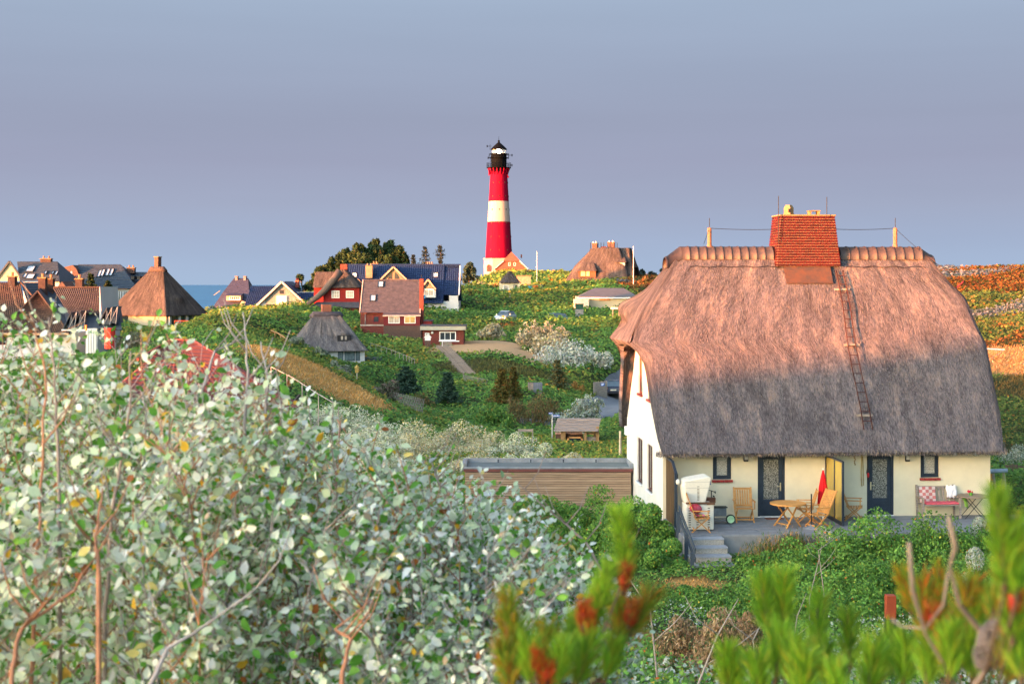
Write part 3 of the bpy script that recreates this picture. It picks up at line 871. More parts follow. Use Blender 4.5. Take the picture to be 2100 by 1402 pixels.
gw_.build('gable_wall', mat('white gable render', (0.72, 0.68, 0.60), rough=0.9, var=0.05, scale=1.5, bump=0.004, bscale=60), house)
# ceiling and floor boards close the rooms behind the openings
MB().b2(0.2, LW - .2, .16, 7.4, 2.2, 2.3).b2(0.2, LW - .2, .2, .26, -1, 2.2).b2(.18, .24, .3, 7.3, -1, 2.2).b2(.18, .24, 2.6, 5.2, 2.2, 5.1).build('inner_lining', mat('dark interior', (0.05, 0.045, 0.04)), house)

def eyebrow(X, Y, Z):
    k = np.exp(-((Y - 5.0) / 0.75) ** 2 - ((Z - 6.55) / 0.42) ** 2) * (X < 1.0)
    X = X - k * 0.42
    k2 = np.exp(-((Y - 5.0) / 0.7) ** 2 - ((Z - 6.0) / 0.22) ** 2) * (X < 1.0)
    X = X + k2 * 0.30
    Z = Z + k * 0.12
    k3 = np.exp(-((X - 11.2) / 0.9) ** 2 - ((Y - 3.0) / 1.2) ** 2 - ((Z - 6.9) / 0.35) ** 2)
    return X + k3 * 0.16, Y, Z
roof = thatch_roof('roof', house, THATCH,
    ([2.1, 4.6, 5.1, 5.5, 6.6, 8.4], [-0.34, -0.36, -0.45, -0.85, -0.22, 1.15]),
    ([2.1, 5.4, 6.46, 7.1, 8.4], [10.98, 11.2, 10.95, 10.68, 9.85]),
    ([2.1, 4.0, 6.2, 8.4], [-0.72, 0.62, 2.12, 3.55]), ([2.1, 5.5, 8.4], [8.55, 6.2, 4.1]),
    8.4, 2.1, 5.35, 5.3, nf=260, nsd=60, rows=110, rad=0.05, thick=0.40, rough=0.042, bumps=[eyebrow])
# reed ends that hang out along the front eave
rg = np.random.default_rng(3)
n_ = 3600
pu = rg.uniform(-0.3, 10.9, n_); ps = np.stack([pu, -0.70 + rg.normal(size=n_) * .03 + rg.random(n_) * .28, 2.12 + rg.normal(size=n_) * .02 - 0.06 * rg.random(n_)], 1)
V = leaf_quads(ps, unit(rg.normal(size=(n_, 3)) * .4 + [0, -1, .2]), rg.uniform(.10, .24, n_), .022, rg, rg.normal(size=(n_, 3)) * .22 + [0, -.5, -.8])
quad_mesh('reed_fringe', V, 4, pick([(3, (0.16, 0.135, 0.13)), (3, (0.26, 0.22, 0.20)), (1, (0.34, 0.26, 0.19))], n_, rg), LEAF, house, kind='stuff')
# tufts that stand out of the weathered face and catch the low sun
n_ = 34000
ft = rg.random(n_); pu = rg.uniform(-.25, 10.9, n_)
hh_ = 2.15 + ft * 6.0
wf_ = np.interp(hh_, [2.1, 4.0, 6.2, 8.4], [-0.72, 0.62, 2.12, 3.55])
okk = (pu > np.interp(hh_, [2.1, 5.2, 8.4], [-.3, -.3, 1.3])) & (pu < np.interp(hh_, [2.1, 5.4, 8.4], [10.9, 11.0, 9.7])) & ~((pu > 4.9) & (pu < 6.7) & (hh_ > 7.4))
pu, hh_, wf_ = pu[okk], hh_[okk], wf_[okk]; n_ = len(pu)
dens = vnoise(pu, hh_ * .6, .55, 41) * .6 + vnoise(pu, hh_, .2, 42) * .4
kk = dens > .40; pu, hh_, wf_ = pu[kk], hh_[kk], wf_[kk]; n_ = len(pu)
ps = np.stack([pu, wf_ - .03, hh_ + .0], 1)
V = leaf_quads(ps, unit(rg.normal(size=(n_, 3)) * .5 + [0, -.8, .55]), rg.uniform(.05, .14, n_), .010, rg, rg.normal(size=(n_, 3)) * .25 + [0, -.62, -.75])
quad_mesh('reed_tuft', V, 4, pick([(3, (0.13, 0.12, 0.14)), (3, (0.23, 0.21, 0.23)), (1.2, (0.29, 0.23, 0.19))], n_, rg), LEAF, house, kind='stuff')

# ridge cap of zinc segments
def ridge_seg(u0, u1, r0, r1, h0, h1):
    mb = MB(); n = 12; vs = []
    for (u, r, h) in ((u0, r0, h0), (u0 + (u1-u0)*.86, (r0+r1)/2, h0 + (h1-h0)*.86), (u0 + (u1-u0)*.88, (r0+r1)/2 + .022, h0 + (h1-h0)*.88), (u1, (r0+r1)/2 + .022, h1)):
        for j in range(n + 1):
            a = math.pi * (1.12 * j / n - 0.06)
            vs.append((u, 3.82 - math.cos(a) * r * 1.05, h + math.sin(a) * r * .95))
    k = n + 1
    mb.add(vs, [(i*k+j, i*k+j+1, (i+1)*k+j+1, (i+1)*k+j) for i in range(3) for j in range(n)])
    return mb
RH = 8.28
def seg_row(us, flip):
    for i in range(len(us) - 1):
        a, b = us[i], us[i+1]
        ridge_seg(a, b, .40, .40, RH + .04, RH + .04).build('ridge_cap_sheet', ZINC, house, True)
seg_row([1.25 + .29 * i for i in range(12)], False)
seg_row([6.78 + .32 * i for i in range(10)], True)
ridge_seg(1.25, .72, .40, .32, RH + .04, 7.97).build('ridge_cap_end', ZINC, house, True)
ridge_seg(9.64, 10.12, .40, .34, RH + .04, 8.04).build('ridge_cap_end', ZINC, house, True)
# the wire net below the ridge
for (a, b) in ((1.5, 4.6), (6.9, 9.7)):
    MB().tube([(a + (b-a)*i/14, 3.22 + .012*math.sin(i*2.1), 8.0 + .025*math.sin(i*1.7)) for i in range(15)], .012, 4).build('ridge_wire', BLACK, house)

# brick chimney: every brick laid by itself
chim = MB()
cu = wall_u(1648, 3.8); HB, HT = 8.02, wall_h(443, cu, 3.3)
hw0, hw1, dp0, dp1 = 1.12, 0.95, 0.66, 0.52
chim.add([(cu + a*hw0 - a*.02, 3.8 + b*(dp0-.02), HB) for b in (-1, 1) for a in (-1, 1)] + [(cu + a*(hw1-.02), 3.8 + b*(dp1-.02), HT) for b in (-1, 1) for a in (-1, 1)],
         [(0, 1, 5, 4), (1, 3, 7, 5), (3, 2, 6, 7), (2, 0, 4, 6), (4, 5, 7, 6)])
chimney = chim.build('chimney', MORT, house)
NC = 19; ch = (HT - HB) / NC
bme = []
for mm in (BRICKM, BRICKM2):
    o_ = MB().box((0, 0, 0), (1, 1, 1)); m_ = bpy.data.meshes.new('brick'); m_.from_pydata(o_.v, [], o_.f); m_.materials.append(mm); bme.append(m_)
for i in range(NC):
    t = (i + .5) / NC; z = HB + (i + .5) * ch
    hw = hw0 + (hw1 - hw0) * t; dp = dp0 + (dp1 - dp0) * t
    nb = 10; bw = 2 * hw / nb
    off = .5 if i % 2 else 0
    ed = [-hw] + [-hw + bw * (k + off) for k in range(0 if off else 1, nb)] + [hw]
    for a, b in zip(ed[:-1], ed[1:]):
        if b - a < .03: continue
        o = bpy.data.objects.new('brick', bme[0 if random.random() < .7 else 1]); COL.objects.link(o); o.parent = chimney
        o.location = (cu + (a + b) / 2, 3.8 - dp + .03 - random.uniform(0, .012), z); o.scale = (b - a - .022, .09, ch - .022)
    nb = 4; bw = 2 * dp / nb
    ed = [-dp + .08] + [-dp + bw * (k + off) for k in range(1, nb)] + [dp]
    for a, b in zip(ed[:-1], ed[1:]):
        o = bpy.data.objects.new('brick', bme[0 if random.random() < .7 else 1]); COL.objects.link(o); o.parent = chimney
        o.location = (cu - hw + .03 - random.uniform(0, .01), 3.8 + (a + b) / 2, z); o.scale = (.09, b - a - .016, ch - .016)
MB().b2(cu - hw1 - .03, cu + hw1 + .03, 3.8 - dp1 - .03, 3.8 + dp1 + .03, HT, HT + .05).build('chimney_slab', STONE, chimney, bevel=.01)
pot = MB(); pu_ = wall_u(1620, 3.6)
pot.lathe([(.19, HT + .05), (.19, HT + .1), (.17, HT + .1), (.17, HT + .30), (.11, HT + .40)], 4, (pu_, 3.75, 0)); pot.build('chimney_pot', STONE, chimney)
MB().b2(pu_ - .05, pu_ + .03, 3.58, 3.63, HT + .14, HT + .26).build('chimney_pot_opening', BLACK, chimney)
pu_ = wall_u(1671, 3.6)
MB().b2(pu_ - .18, pu_ - .12, 3.6, 3.9, HT + .05, HT + .18).b2(pu_ + .12, pu_ + .18, 3.6, 3.9, HT + .05, HT + .18).b2(pu_ - .2, pu_ + .2, 3.58, 3.92, HT + .18, HT + .21).build('chimney_cowl', STONE, chimney)
# lead apron below it
ap = MB(); a0, a1 = wall_u(1611, 3.0), wall_u(1706, 3.0)
def froof(h): return float(np.interp(h, [2.1, 4.0, 6.2, 8.4], [-0.72, 0.62, 2.12, 3.55]))
ap.slab([(a0, froof(7.42) - .07, 7.44), (a1, froof(7.42) - .07, 7.44), (a1, froof(8.05) - .09, 8.09), (a0, froof(8.05) - .09, 8.09)], .03)
ap.build('lead_apron', mat('rusty lead sheet', (0.07, 0.05, 0.042), rough=.6, var=.2, col2=(.12, .05, .025), scale=3), house)
# lightning rods
for px, t0, t1 in ((1596, 402, 500), (1695, 404, 445)):
    u_ = wall_u(px, 3.2)
    MB().tube([(u_, 3.16, wall_h(t1, u_, 3.2)), (u_, 3.16, wall_h(t0, u_, 3.2))], .013, 5).build('lightning_rod', BLACK, house)
PINKW = mat('salmon painted wood', (0.26, 0.13, 0.08), var=.15, scale=5)
posts = []
for px in (1455, 1836):
    u_ = wall_u(px, 3.8); z0 = wall_h(503, u_, 3.8); z1 = wall_h(468, u_, 3.8); z2 = wall_h(447, u_, 3.8)
    p_ = MB().lathe([(.10, z0 - .08), (.075, z0 + .05), (.075, z1), (.02, z1 + .03)], 8, (u_, 3.8, 0)).build('lightning_post', PINKW, house)
    MB().tube([(u_, 3.8, z1), (u_, 3.8, z2)], .012, 5).build('rod', BLACK, p_)
    posts.append((u_, 3.8, z1))
pl, pr = map(Vector, posts)
def wire(name, a, b, sag, r=.009, parent=house, m=BLACK):
    a, b = Vector(a), Vector(b)
    return MB().tube([a.lerp(b, i / 12) - Vector((0, 0, 4 * sag * (i/12) * (1 - i/12))) for i in range(13)], r, 4).build(name, m, parent)
wire('wire', pl, (cu - 1.0, 3.4, wall_h(470, cu - 1, 3.4)), .03); wire('wire', (cu + 1.0, 3.4, wall_h(470, cu + 1, 3.4)), pr, .03)
wire('wire', pl, (pl.x - .3, 3.3, pl.z - .55), 0)
eu = wall_u(1976, 3.0)
wire('wire', pr, (eu, 3.0, wall_h(576, eu, 3.0)), .12, .007)
MB().tube([(wall_u(1950, 3.0), 3.0, wall_h(600, 10.6, 3.0)), (eu, 3.0, wall_h(577, eu, 3.0))], .025, 6).build('wire_stay', mat('dark red metal', (.18, .02, .03)), house)
eu = wall_u(2060, 1.6)
MB().tube([(10.9, 1.6, wall_h(714, 11, 1.6)), (eu, 1.6, wall_h(717, eu, 1.6))], .022, 6).build('wire_stay', WHITEP, house)
wire('wire', (eu, 1.6, wall_h(717, eu, 1.6)), (10.9, 1.2, wall_h(742, 11, 1.2)), .02, .006, house, STEEL)

# doors
def door(o, hinge_left):
    u0, u1, z0, z1 = o[0], o[1], o[2] - 1.2, o[3] - 1.2
    fr = MB(); f = .075
    fr.b2(u0, u0 + f, .02, .12, z0, z1).b2(u1 - f, u1, .02, .12, z0, z1).b2(u0 + f, u1 - f, .02, .12, z1 - f, z1)
    d = fr.build('door', ANTH, house, bevel=.006)
    a, b = u0 + f + .004, u1 - f - .004; zl, zt = z0 + .05, z1 - f - .004
    lf = MB(); st = .12
    lf.b2(a, a + st, .05, .10, zl, zt).b2(b - st, b, .05, .10, zl, zt).b2(a + st, b - st, .05, .10, zt - st, zt)
    lf.b2(a + st, b - st, .05, .10, zl, zl + .52)
    for k in range(3): lf.b2(a + st, b - st, .043, .05, zl + .08 + k * .14, zl + .19 + k * .14)
    lf.build('door_leaf', ANTH, d, bevel=.005)
    MB().b2(a + st, b - st, .07, .085, zl + .52, zt - st).build('pane', FROST, d)
    MB().b2(u0, u1, -.03, .12, z0 - .02, z0 + .03).build('threshold', WHITEP, d)
    hx = b - .06 if hinge_left else a + .06; s = -1 if hinge_left else 1
    MB().b2(hx - .02, hx + .02, .035, .05, zl + .78, zl + 1.04).tube([(hx, .04, zl + .93), (hx, 0, zl + .93), (hx + s * .11, 0, zl + .93)], .011, 6).build('handle', BRASS, d)
door(d1, True); door(d2, False)
for o in (w1, w2):
    u0, u1, z0, z1 = o[0], o[1], o[2] - 1.2, o[3] - 1.2
    f = window(house, ((u0 + u1) / 2, .06, (z0 + z1) / 2), (1, 0, 0), u1 - u0, z1 - z0, ANTH, FROSTL, fw=.085, depth=.06, proud=.0)
    ins = MB(); a, b, c, e = u0 + .085, u1 - .085, z0 + .085, z1 - .085
    ins.b2(a, a + .045, .035, .07, c, e).b2(b - .045, b, .035, .07, c, e).b2(a + .045, b - .045, .035, .07, e - .045, e).b2(a + .045, b - .045, .035, .07, c, c + .045)
    ins.build('sash', ANTH, f, bevel=.004)
    for k in range(5):
        bw = (u1 - u0 + .08) / 5
        MB().box((u0 - .04 + bw * (k + .5), -.0, z0 - .045), (bw - .012, .14, .075)).build('sill_brick', REDSILL, f, bevel=.006)
REDF = mat('red window paint', (0.33, 0.06, 0.02), rough=.5, var=.1)
for (a, b, c, e) in up_ops: window(house, (.04, 5.4 - (a + b) / 2, 2.3 + (c + e) / 2), (0, -1, 0), b - a, e - c, REDF, DARKGL, rows=1, cols=1, sill=.07, sillm=REDSILL, depth=.1, proud=0)
for (a, b, c, e) in gops[2:]: window(house, (.04, 7.6 - (a + b) / 2, -1.2 + (c + e) / 2), (0, -1, 0), b - a, e - c, mat('brown window paint', (.12, .045, .03), rough=.5), DARKGL, cols=2, sill=.05, sillm=WHITEP, depth=.1, proud=0)
MB().b2(-.14, 0, 6.9, 7.3, 1.9, 2.2).build('vent_box', WHITEP, house)
# wall lamps
for px in (1529, 1860):
    u_ = wall_u(px); hz_ = wall_h(937, u_)
    lb = MB().b2(u_ - .07, u_ + .07, -.1, -.004, hz_ - .13, hz_ + .14).build('wall_lamp', BLACK, house, bevel=.015)
    MB().b2(u_ - .055, u_ + .055, -.115, -.10, hz_ - .07, hz_ + .06).build('lamp_shade', mat('opal glass', (.55, .53, .48), rough=.3), lb)
for px, y1 in ((1548, 952), (1621, 952), (1844, 950), (1640, 940)):
    u_ = wall_u(px); MB().tube([(u_ + .02, -.02, wall_h(925, u_)), (u_, -.02, wall_h(y1, u_))], .006, 4).build('cable', mat('pale cable', (.55, .45, .28)), house)
# slanting ladder on the roof
lad = thing('roof_ladder', 'long rusty roof ladder lying on the reed slope beside the brick chimney', 'ladder', H0, HOUSE_ROT)
rust = mat('rusty ladder steel', (0.05, 0.017, 0.014), rough=.8, var=.4, scale=6)
def on_roof(px, py, off=.10):
    lo, hi = 2.1, 8.3
    for _ in range(40):
        h = (lo + hi) / 2; w = froof(h); u = wall_u(px, w)
        if wall_h(py, u, w) < h: hi = h
        else: lo = h
    return Vector((u, w - off * .8, h + off * .55))
TL, TR, BL, BR = on_roof(1713, 558), on_roof(1727, 558), on_roof(1769, 884), on_roof(1787, 884)
def sway(a, b):
    return [a.lerp(b, i / 8) + Vector((.03 * math.sin(i * 1.1), -.0, 0)) for i in range(9)]
for a, b in ((TL, BL), (TR, BR)): MB().tube(sway(a, b), .019, 5).build('rail', rust, lad)
for i in range(17):
    t = (i + .6) / 17.5; MB().tube([TL.lerp(BL, t) + Vector((.03 * math.sin(t * 8.8), 0, 0)), TR.lerp(BR, t) + Vector((.03 * math.sin(t * 8.8), 0, 0))], .014, 5).build('rung', rust, lad)
for t in (.12, .48, .91):
    a, b = TL.lerp(BL, t), TR.lerp(BR, t); c = (a + b) / 2
    MB().box((c.x, c.y + .05, c.z - .03), (.52, .05, .07)).build('cross_plank', GREYW, lad)

# ------------------------------------------------------------------ terrace, steps, screens
terr = thing('terrace', None, None, H0, HOUSE_ROT); terr['kind'] = 'structure'
TE = -3.1
slab_ = MB().b2(.0, 11.6, TE, -.002, -.9, -.045).build('terrace_slab', mat('terrace concrete', (.2, .2, .2), var=.1), terr)
pv = mat('grey paver', (0.20, 0.205, 0.215), rough=.85, var=.14, scale=2, bump=.003)
pme = None
for i in range(19):
    for j in range(6):
        if pme is None:
            o = MB().box((0, 0, 0), (.598, .505, .05)).build('paver', pv, terr, bevel=.006); pme = o.data
        else:
            o = bpy.data.objects.new('paver', pme); COL.objects.link(o); o.parent = terr
        o.location = (.31 + i * .607, TE + .26 + j * .513, -.022 + random.uniform(-.004, .004))
stp = thing('concrete_steps', 'four grey concrete steps leading down from the terrace', 'steps', HP(.62, TE), HOUSE_ROT)
cm = mat('aggregate concrete', (0.36, 0.32, 0.27), rough=.95, var=.2, scale=30, bump=.004); ce = mat('concrete nosing', (0.30, 0.31, 0.33), var=.1, scale=8)
for k in range(5):
    s_ = MB().b2(-.56 - .01*k, .56 + .03 * k, -.36 * (k + 1), -.36 * k - .004, -.19 * (k + 1) - .5, -.19 * (k + 1) + .16 - .04).build('step', cm, stp)
    MB().b2(-.57 - .01*k, .57 + .03 * k, -.36 * (k + 1) - .02, -.36 * k - .004, -.19 * (k + 1) + .122, -.19 * (k + 1) + .165).build('tread', ce, s_)
scr = thing('slatted_screen', 'dark slatted wooden privacy screen with sloping top by the beach chair', 'screen', HP(.10, 0), HOUSE_ROT)
SLAT = mat('brown stained slat', (0.085, 0.05, 0.022), var=.3, scale=4, stretch=(1, 1, .3))
for k in range(9):
    w = -.12 - k * .17; zt = 1.9 if w > -1.1 else 1.9 - (-1.1 - w) * .45
    MB().box((0, w, (zt - .55) / 2), (.03, .125, zt + .55)).build('slat', SLAT, scr)
MB().bar((0, -.03, 1.95), (0, -1.1, 1.93), .08, .05).bar((0, -1.1, 1.93), (0, -1.68, 1.64), .08, .05).bar((0, -1.66, 1.66), (0, -1.66, -.6), .09, .09).build('screen_frame', ANTH, scr)
lp = MB().tube([(0, -1.5, 1.72), (.04, -1.76, 1.62), (.04, -1.78, 1.5)], .012, 5).build('lamp_arm', BLACK, scr)
MB().sphere((.04, -1.78, 1.40), .065, 8, 6, (1, 1, 1.4)).build('lamp_bulb', mat('lamp glass', (.6, .58, .52), rough=.15), lp)
ral = thing('stair_railing', 'dark grey board railing descending beside the concrete steps', 'railing', HP(.0, TE), HOUSE_ROT)
DG = mat('dark grey painted board', (.045, .06, .08), rough=.6, var=.15)
for w, z0, z1 in ((.55, -.5, .62), (-.72, -.9, .18), (-1.6, -1.4, -.2)):
    MB().b2(-.05, .05, w - .05, w + .05, z0, z1).build('post', DG, ral)
for dz in (.0, -.26):
    MB().bar((.06, .75, .72 + dz), (.06, -1.75, -.12 + dz), .03, .15).build('board', DG, ral)
par = thing('glass_partition', 'yellow glass partition in a dark frame between the two terrace doors', 'partition', HP(wall_u(1694), 0), HOUSE_ROT)
YG = mat('yellow pane', (0.40, 0.29, 0.05), rough=.15, var=.08, scale=1)
PL = 1.75
MB().b2(-.03, .03, -.08, -.005, 0, 2.02).b2(-.03, .03, -PL - .07, -PL, 0, 1.98).b2(-.03, .03, -PL, -.08, 1.93, 1.99).b2(-.03, .03, -PL, -.08, 0, .12).b2(-.025, .025, -PL * .55 - .03, -PL * .55 + .03, .12, 1.93).build('partition_frame', ANTH, par)
MB().b2(-.008, .008, -PL * .55 + .03, -.08, .12, 1.93).build('pane', YG, par); MB().b2(-.008, .008, -PL, -PL * .55 - .03, .12, 1.93).build('pane', YG, par)

# ------------------------------------------------------------------ terrace furniture
def terr_at(px, py):
    Y = 7.4 * F / (py - HOR); return P(px, py, Y)
def chair_parts(root, back_tilt=.28, wmul=1.0, recl=False):
    w = .27 * wmul; sh = .43
    def B(y, z): return (y, z)
    tilt = back_tilt; bl = .62 if not recl else .78
    top = Vector((0, .20 + math.sin(tilt) * bl, sh + math.cos(tilt) * bl)); bot = Vector((0, .18, sh - .02))
    # back posts run on as front legs (crossed folding frame)
    for s in (-1, 1):
        MB().bar((s * w, top.y, top.z), (s * w, bot.y, bot.z), .045, .03).build('back_post', WOODT, root)
        MB().bar((s * w, .24, sh + .05), (s * w, -.26, 0), .04, .03).build('leg', WOODT, root)
        MB().bar((s * (w - .035), -.2, sh), (s * (w - .035), .30, 0), .04, .03).build('leg', WOODT, root)
        MB().bar((s * (w + .03), .27, sh + .22), (s * (w + .03), -.24, sh + .22), .055, .025).build('armrest', WOODT, root)
        MB().bar((s * (w + .03), -.18, sh + .21), (s * (w + .03), -.18, sh - .02), .03, .03).build('arm_post', WOODT, root)
    d = (top - bot).normalized()
    for k in range(7):
        x = -w + .045 + (2 * w - .09) * k / 6
        MB().bar((x, bot.y + d.y * .1, bot.z + d.z * .1), (x, top.y - d.y * .05, top.z - d.z * .05), .05, .014, (0, -1, .2)).build('back_slat', WOODT, root)
    for q in (.07, bl - .02):
        MB().bar((-w, bot.y + d.y * q, bot.z + d.z * q), (w, bot.y + d.y * q, bot.z + d.z * q), .025, .06).build('back_rail', WOODT, root)
    for k in range(6):
        MB().box((0, -.22 + k * .078, sh - .005 * k), (2 * w - .02, .062, .02)).build('seat_slat', WOODT, root)
    MB().bar((-w, -.22, .1), (w, -.22, .1), .02, .035).build('stretcher', WOODT, root)
    MB().bar((-w, .24, .1), (w, .24, .1), .02, .035).build('stretcher', WOODT, root)
G_CH = 'teak folding chairs on the terrace'
p = terr_at(1526, 1069)
c0 = thing('folding_chair', 'teak folding chair standing empty by the wall between window and door', 'chair', p, HOUSE_ROT + R(-4), G_CH); chair_parts(c0)
p = terr_at(1438, 1089)
c1 = thing('folding_chair', 'teak folding chair in front of the beach chair with red cushion on it', 'chair', p, HOUSE_ROT + R(83), G_CH); chair_parts(c1, .34, 1, True)
p = terr_at(1676, 1082)
c2 = thing('folding_chair', 'high-backed teak reclining chair turned to the table beside the red parasol', 'chair', p, HOUSE_ROT + R(-72), G_CH); chair_parts(c2, .42, 1, True)
p = terr_at(1651, 1070)
c3 = thing('folding_chair', 'teak chair tucked between the round table and the reclining chair', 'chair', p, HOUSE_ROT + R(-100), G_CH); chair_parts(c3, .3, .95)
p = terr_at(1752, 1066)
c4 = thing('folding_chair', 'teak folding chair half hidden by a silver bush beside the second door', 'chair', p, HOUSE_ROT + R(72), G_CH); chair_parts(c4, .35)
# cushion and magazine on the near chair
o = MB().sphere((0, 0, 0), .16, 12, 8, (1.25, .8, .9)).build('cushion', mat('red cushion cloth', (.55, .015, .02), var=.15, scale=5, col2=(.5, .1, .14)), None, True)
o.location = terr_at(1427, 1089) + Vector((0, .02, .68)); o.rotation_euler = (0, R(12), .2); tag(o, 'round red cushion lying on the teak chair before the beach chair', 'cushion')
tb = thing('beach_towel', 'folded pink and yellow patterned towel on the teak chair seat', 'towel', terr_at(1437, 1088) + Vector((0, 0, .465)), R(15))
for k, cc_ in enumerate(((.7, .12, .2), (.8, .5, .08), (.72, .2, .3), (.75, .6, .3))):
    MB().box((-.12 + .08 * k, 0, .015 + .004 * (k % 2)), (.078, .3, .04)).build('fold', mat('towel %d' % k, cc_, rough=.95, var=.3, scale=14), tb, bevel=.01)
# round table
tp = terr_at(1616, 1079)
tab = thing('round_table', 'round slatted teak table with crossed legs in front of the first door', 'table', tp, HOUSE_ROT + R(25))
RT = .54
for k in range(11):
    x0 = -RT + 2 * RT * k / 11; x1 = -RT + 2 * RT * (k + 1) / 11 - .006
    pts = [(x0 + (x1 - x0) * i / 4, math.sqrt(max(.0004, RT * RT - (x0 + (x1 - x0) * i / 4) ** 2))) for i in range(5)]
    poly = [(x, -y) for x, y in pts] + [(x, y) for x, y in pts[::-1]]
    n = len(poly); mb = MB(); mb.add([(x, y, .70) for x, y in poly] + [(x, y, .725) for x, y in poly], [tuple(range(n))[::-1], tuple(range(n, 2 * n))] + [(i, (i + 1) % n, n + (i + 1) % n, n + i) for i in range(n)])
    mb.build('table_slat', WOODT, tab)
MB().lathe([(RT + .012, .685), (RT + .012, .728), (RT + .001, .728), (RT + .001, .685)], 40, cap=False).build('table_rim', WOODT, tab)
for s in (-1, 1):
    MB().bar((-.30, s * .30, 0), (.26, s * .16, .69), .045, .035).build('leg', WOODT, tab); MB().bar((.30, s * .24, 0), (-.26, s * .22, .69), .045, .035).build('leg', WOODT, tab)
MB().bar((-.22, -.25, .1), (-.22, .25, .1), .03).bar((-.3, -.3, .66), (-.3, .3, .66), .03, .04).bar((.3, -.3, .66), (.3, .3, .66), .03, .04).build('stretcher', WOODT, tab)
# closed red parasol leaning at the partition
pp = terr_at(1688, 1070)
prs = thing('parasol', 'closed red parasol standing against the yellow glass partition', 'parasol', pp, 0)
mb = MB(); vs = []; fs = []; n = 18
for i, (r, z) in enumerate(((.02, 1.62), (.06, 1.45), (.11, 1.1), (.135, .8), (.15, .55), (.12, .5))):
    for j in range(n): a = 2 * math.pi * j / n; q = r * (1 + .22 * (j % 2) * min(1, (1.62 - z) * 2)); vs.append((q * math.cos(a), q * math.sin(a), z))
fs = [(i * n + j, i * n + (j + 1) % n, (i + 1) * n + (j + 1) % n, (i + 1) * n + j) for i in range(5) for j in range(n)]
mb.add(vs, fs).build('canopy', mat('red parasol cloth', (.58, .008, .012), rough=.9, var=.1), prs)
MB().tube([(0, 0, 0), (0, 0, 1.68)], .018, 8).build('pole', WHITEP, prs)
ps_ = thing('parasol_stand', 'thin black pole on a flat round foot beside the round table', 'stand', terr_at(1664, 1083), 0)
MB().tube([(0, 0, 0), (0, 0, 1.05)], .02, 8).build('pole', BLACK, ps_); MB().lathe([(.24, 0), (.24, .03), (.06, .07), (.03, .12)], 20).build('foot', mat('grey foot', (.2, .22, .25)), ps_)
# hooded wicker beach chair
bp_ = terr_at(1432, 1084)
bch = thing('beach_chair', 'white hooded wicker beach chair standing on the terrace', 'beach chair', bp_, HOUSE_ROT)
wick = mat('white wicker', (.66, .62, .52), rough=.7, var=.08, scale=40, bump=.012, bscale=70, stretch=(.3, .3, 2.2))
slit = mat('dark wicker gap', (.05, .045, .04))
MB().b2(-.42, .42, -.30, .45, .02, .78).build('seat_box', wick, bch, bevel=.03)
hood = MB().prism([(-.42, .80), (-.47, 1.05), (-.50, 1.30), (-.46, 1.48), (-.30, 1.53), (.26, 1.62), (.34, 1.58), (.26, 1.2), (.14, .80)], -.32, .47)
hood.build('hood', wick, bch, bevel=.03)
MB().b2(-.44, .44, -.325, -.305, .80, .86).b2(.2, .44, -.36, -.305, .78, .83).build('armrest', mat('dark teak', (.13, .07, .04)), bch)
sl = MB()
for x in (-.08, .26, -.32):
    for k in range(9): sl.b2(x - .035, x + .035, -.306, -.302, .10 + k * .07, .125 + k * .07)
for k in range(11): sl.b2(-.10, -.03, -.326, -.321, .92 + k * .04, .935 + k * .04)
sl.build('vent_slot', slit, bch, kind='stuff')
MB().b2(-.45, .31, -.328, -.322, 1.28, 1.292).b2(-.48, .33, -.328, -.322, 1.46, 1.47).build('hood_seam', mat('grey seam', (.4, .38, .34)), bch)
MB().b2(.33, .35, -.2, -.12, 1.36, 1.52).build('tassel', mat('blue ribbon', (.03, .08, .3)), bch)
# low grey cart with a green wheel, brown box behind
ct = thing('garden_cart', 'low grey metal cart with one pale green wheel by the wall', 'cart', terr_at(1482, 1073), HOUSE_ROT)
MB().b2(-.30, .12, -.12, .12, .10, .13).b2(-.30, .10, -.10, .10, .24, .50).build('cart_body', mat('grey sheet metal', (.17, .18, .19), rough=.45, metal=.3), ct, bevel=.01)
MB().b2(-.31, .13, -.125, .125, .50, .53).b2(-.3, -.28, -.1, .1, .0, .5).build('cart_rim', BLACK, ct)
wh = MB(); wh.lathe([(.10, -.02), (.15, -.025), (.15, .025), (.10, .02)], 22, cap=False)
w_ = wh.build('wheel', BLACK, ct); w_.location = (.22, -.14, .155); w_.rotation_euler = (R(90), 0, 0)
MB().lathe([(.03, -.02), (.115, -.022), (.115, .022), (.03, .02)], 22).build('rim', mat('pale green plastic', (.42, .62, .34), rough=.4), w_)
sc_ = thing('kick_scooter', 'folded black scooter handlebar above a brown box behind the beach chair', 'scooter', terr_at(1459, 1068), HOUSE_ROT)
MB().tube([(-.02, 0, 0), (0, 0, .95)], .016, 6).tube([(-.12, 0, .98), (0, 0, .95), (.12, .02, .90)], .014, 6).tube([(.04, 0, .80), (.1, 0, .76)], .02, 6).build('handlebar', BLACK, sc_)
MB().b2(-.16, .12, -.08, .1, .58, .74).build('box', mat('brown leather', (.14, .055, .03), rough=.5), sc_, bevel=.01)
MB().tube([(-.14, -.1, .98), (-.08, .1, .98)], .022, 6).tube([(.10, -.1, .90), (.14, .12, .90)], .022, 6).build('grip', BLACK, sc_)
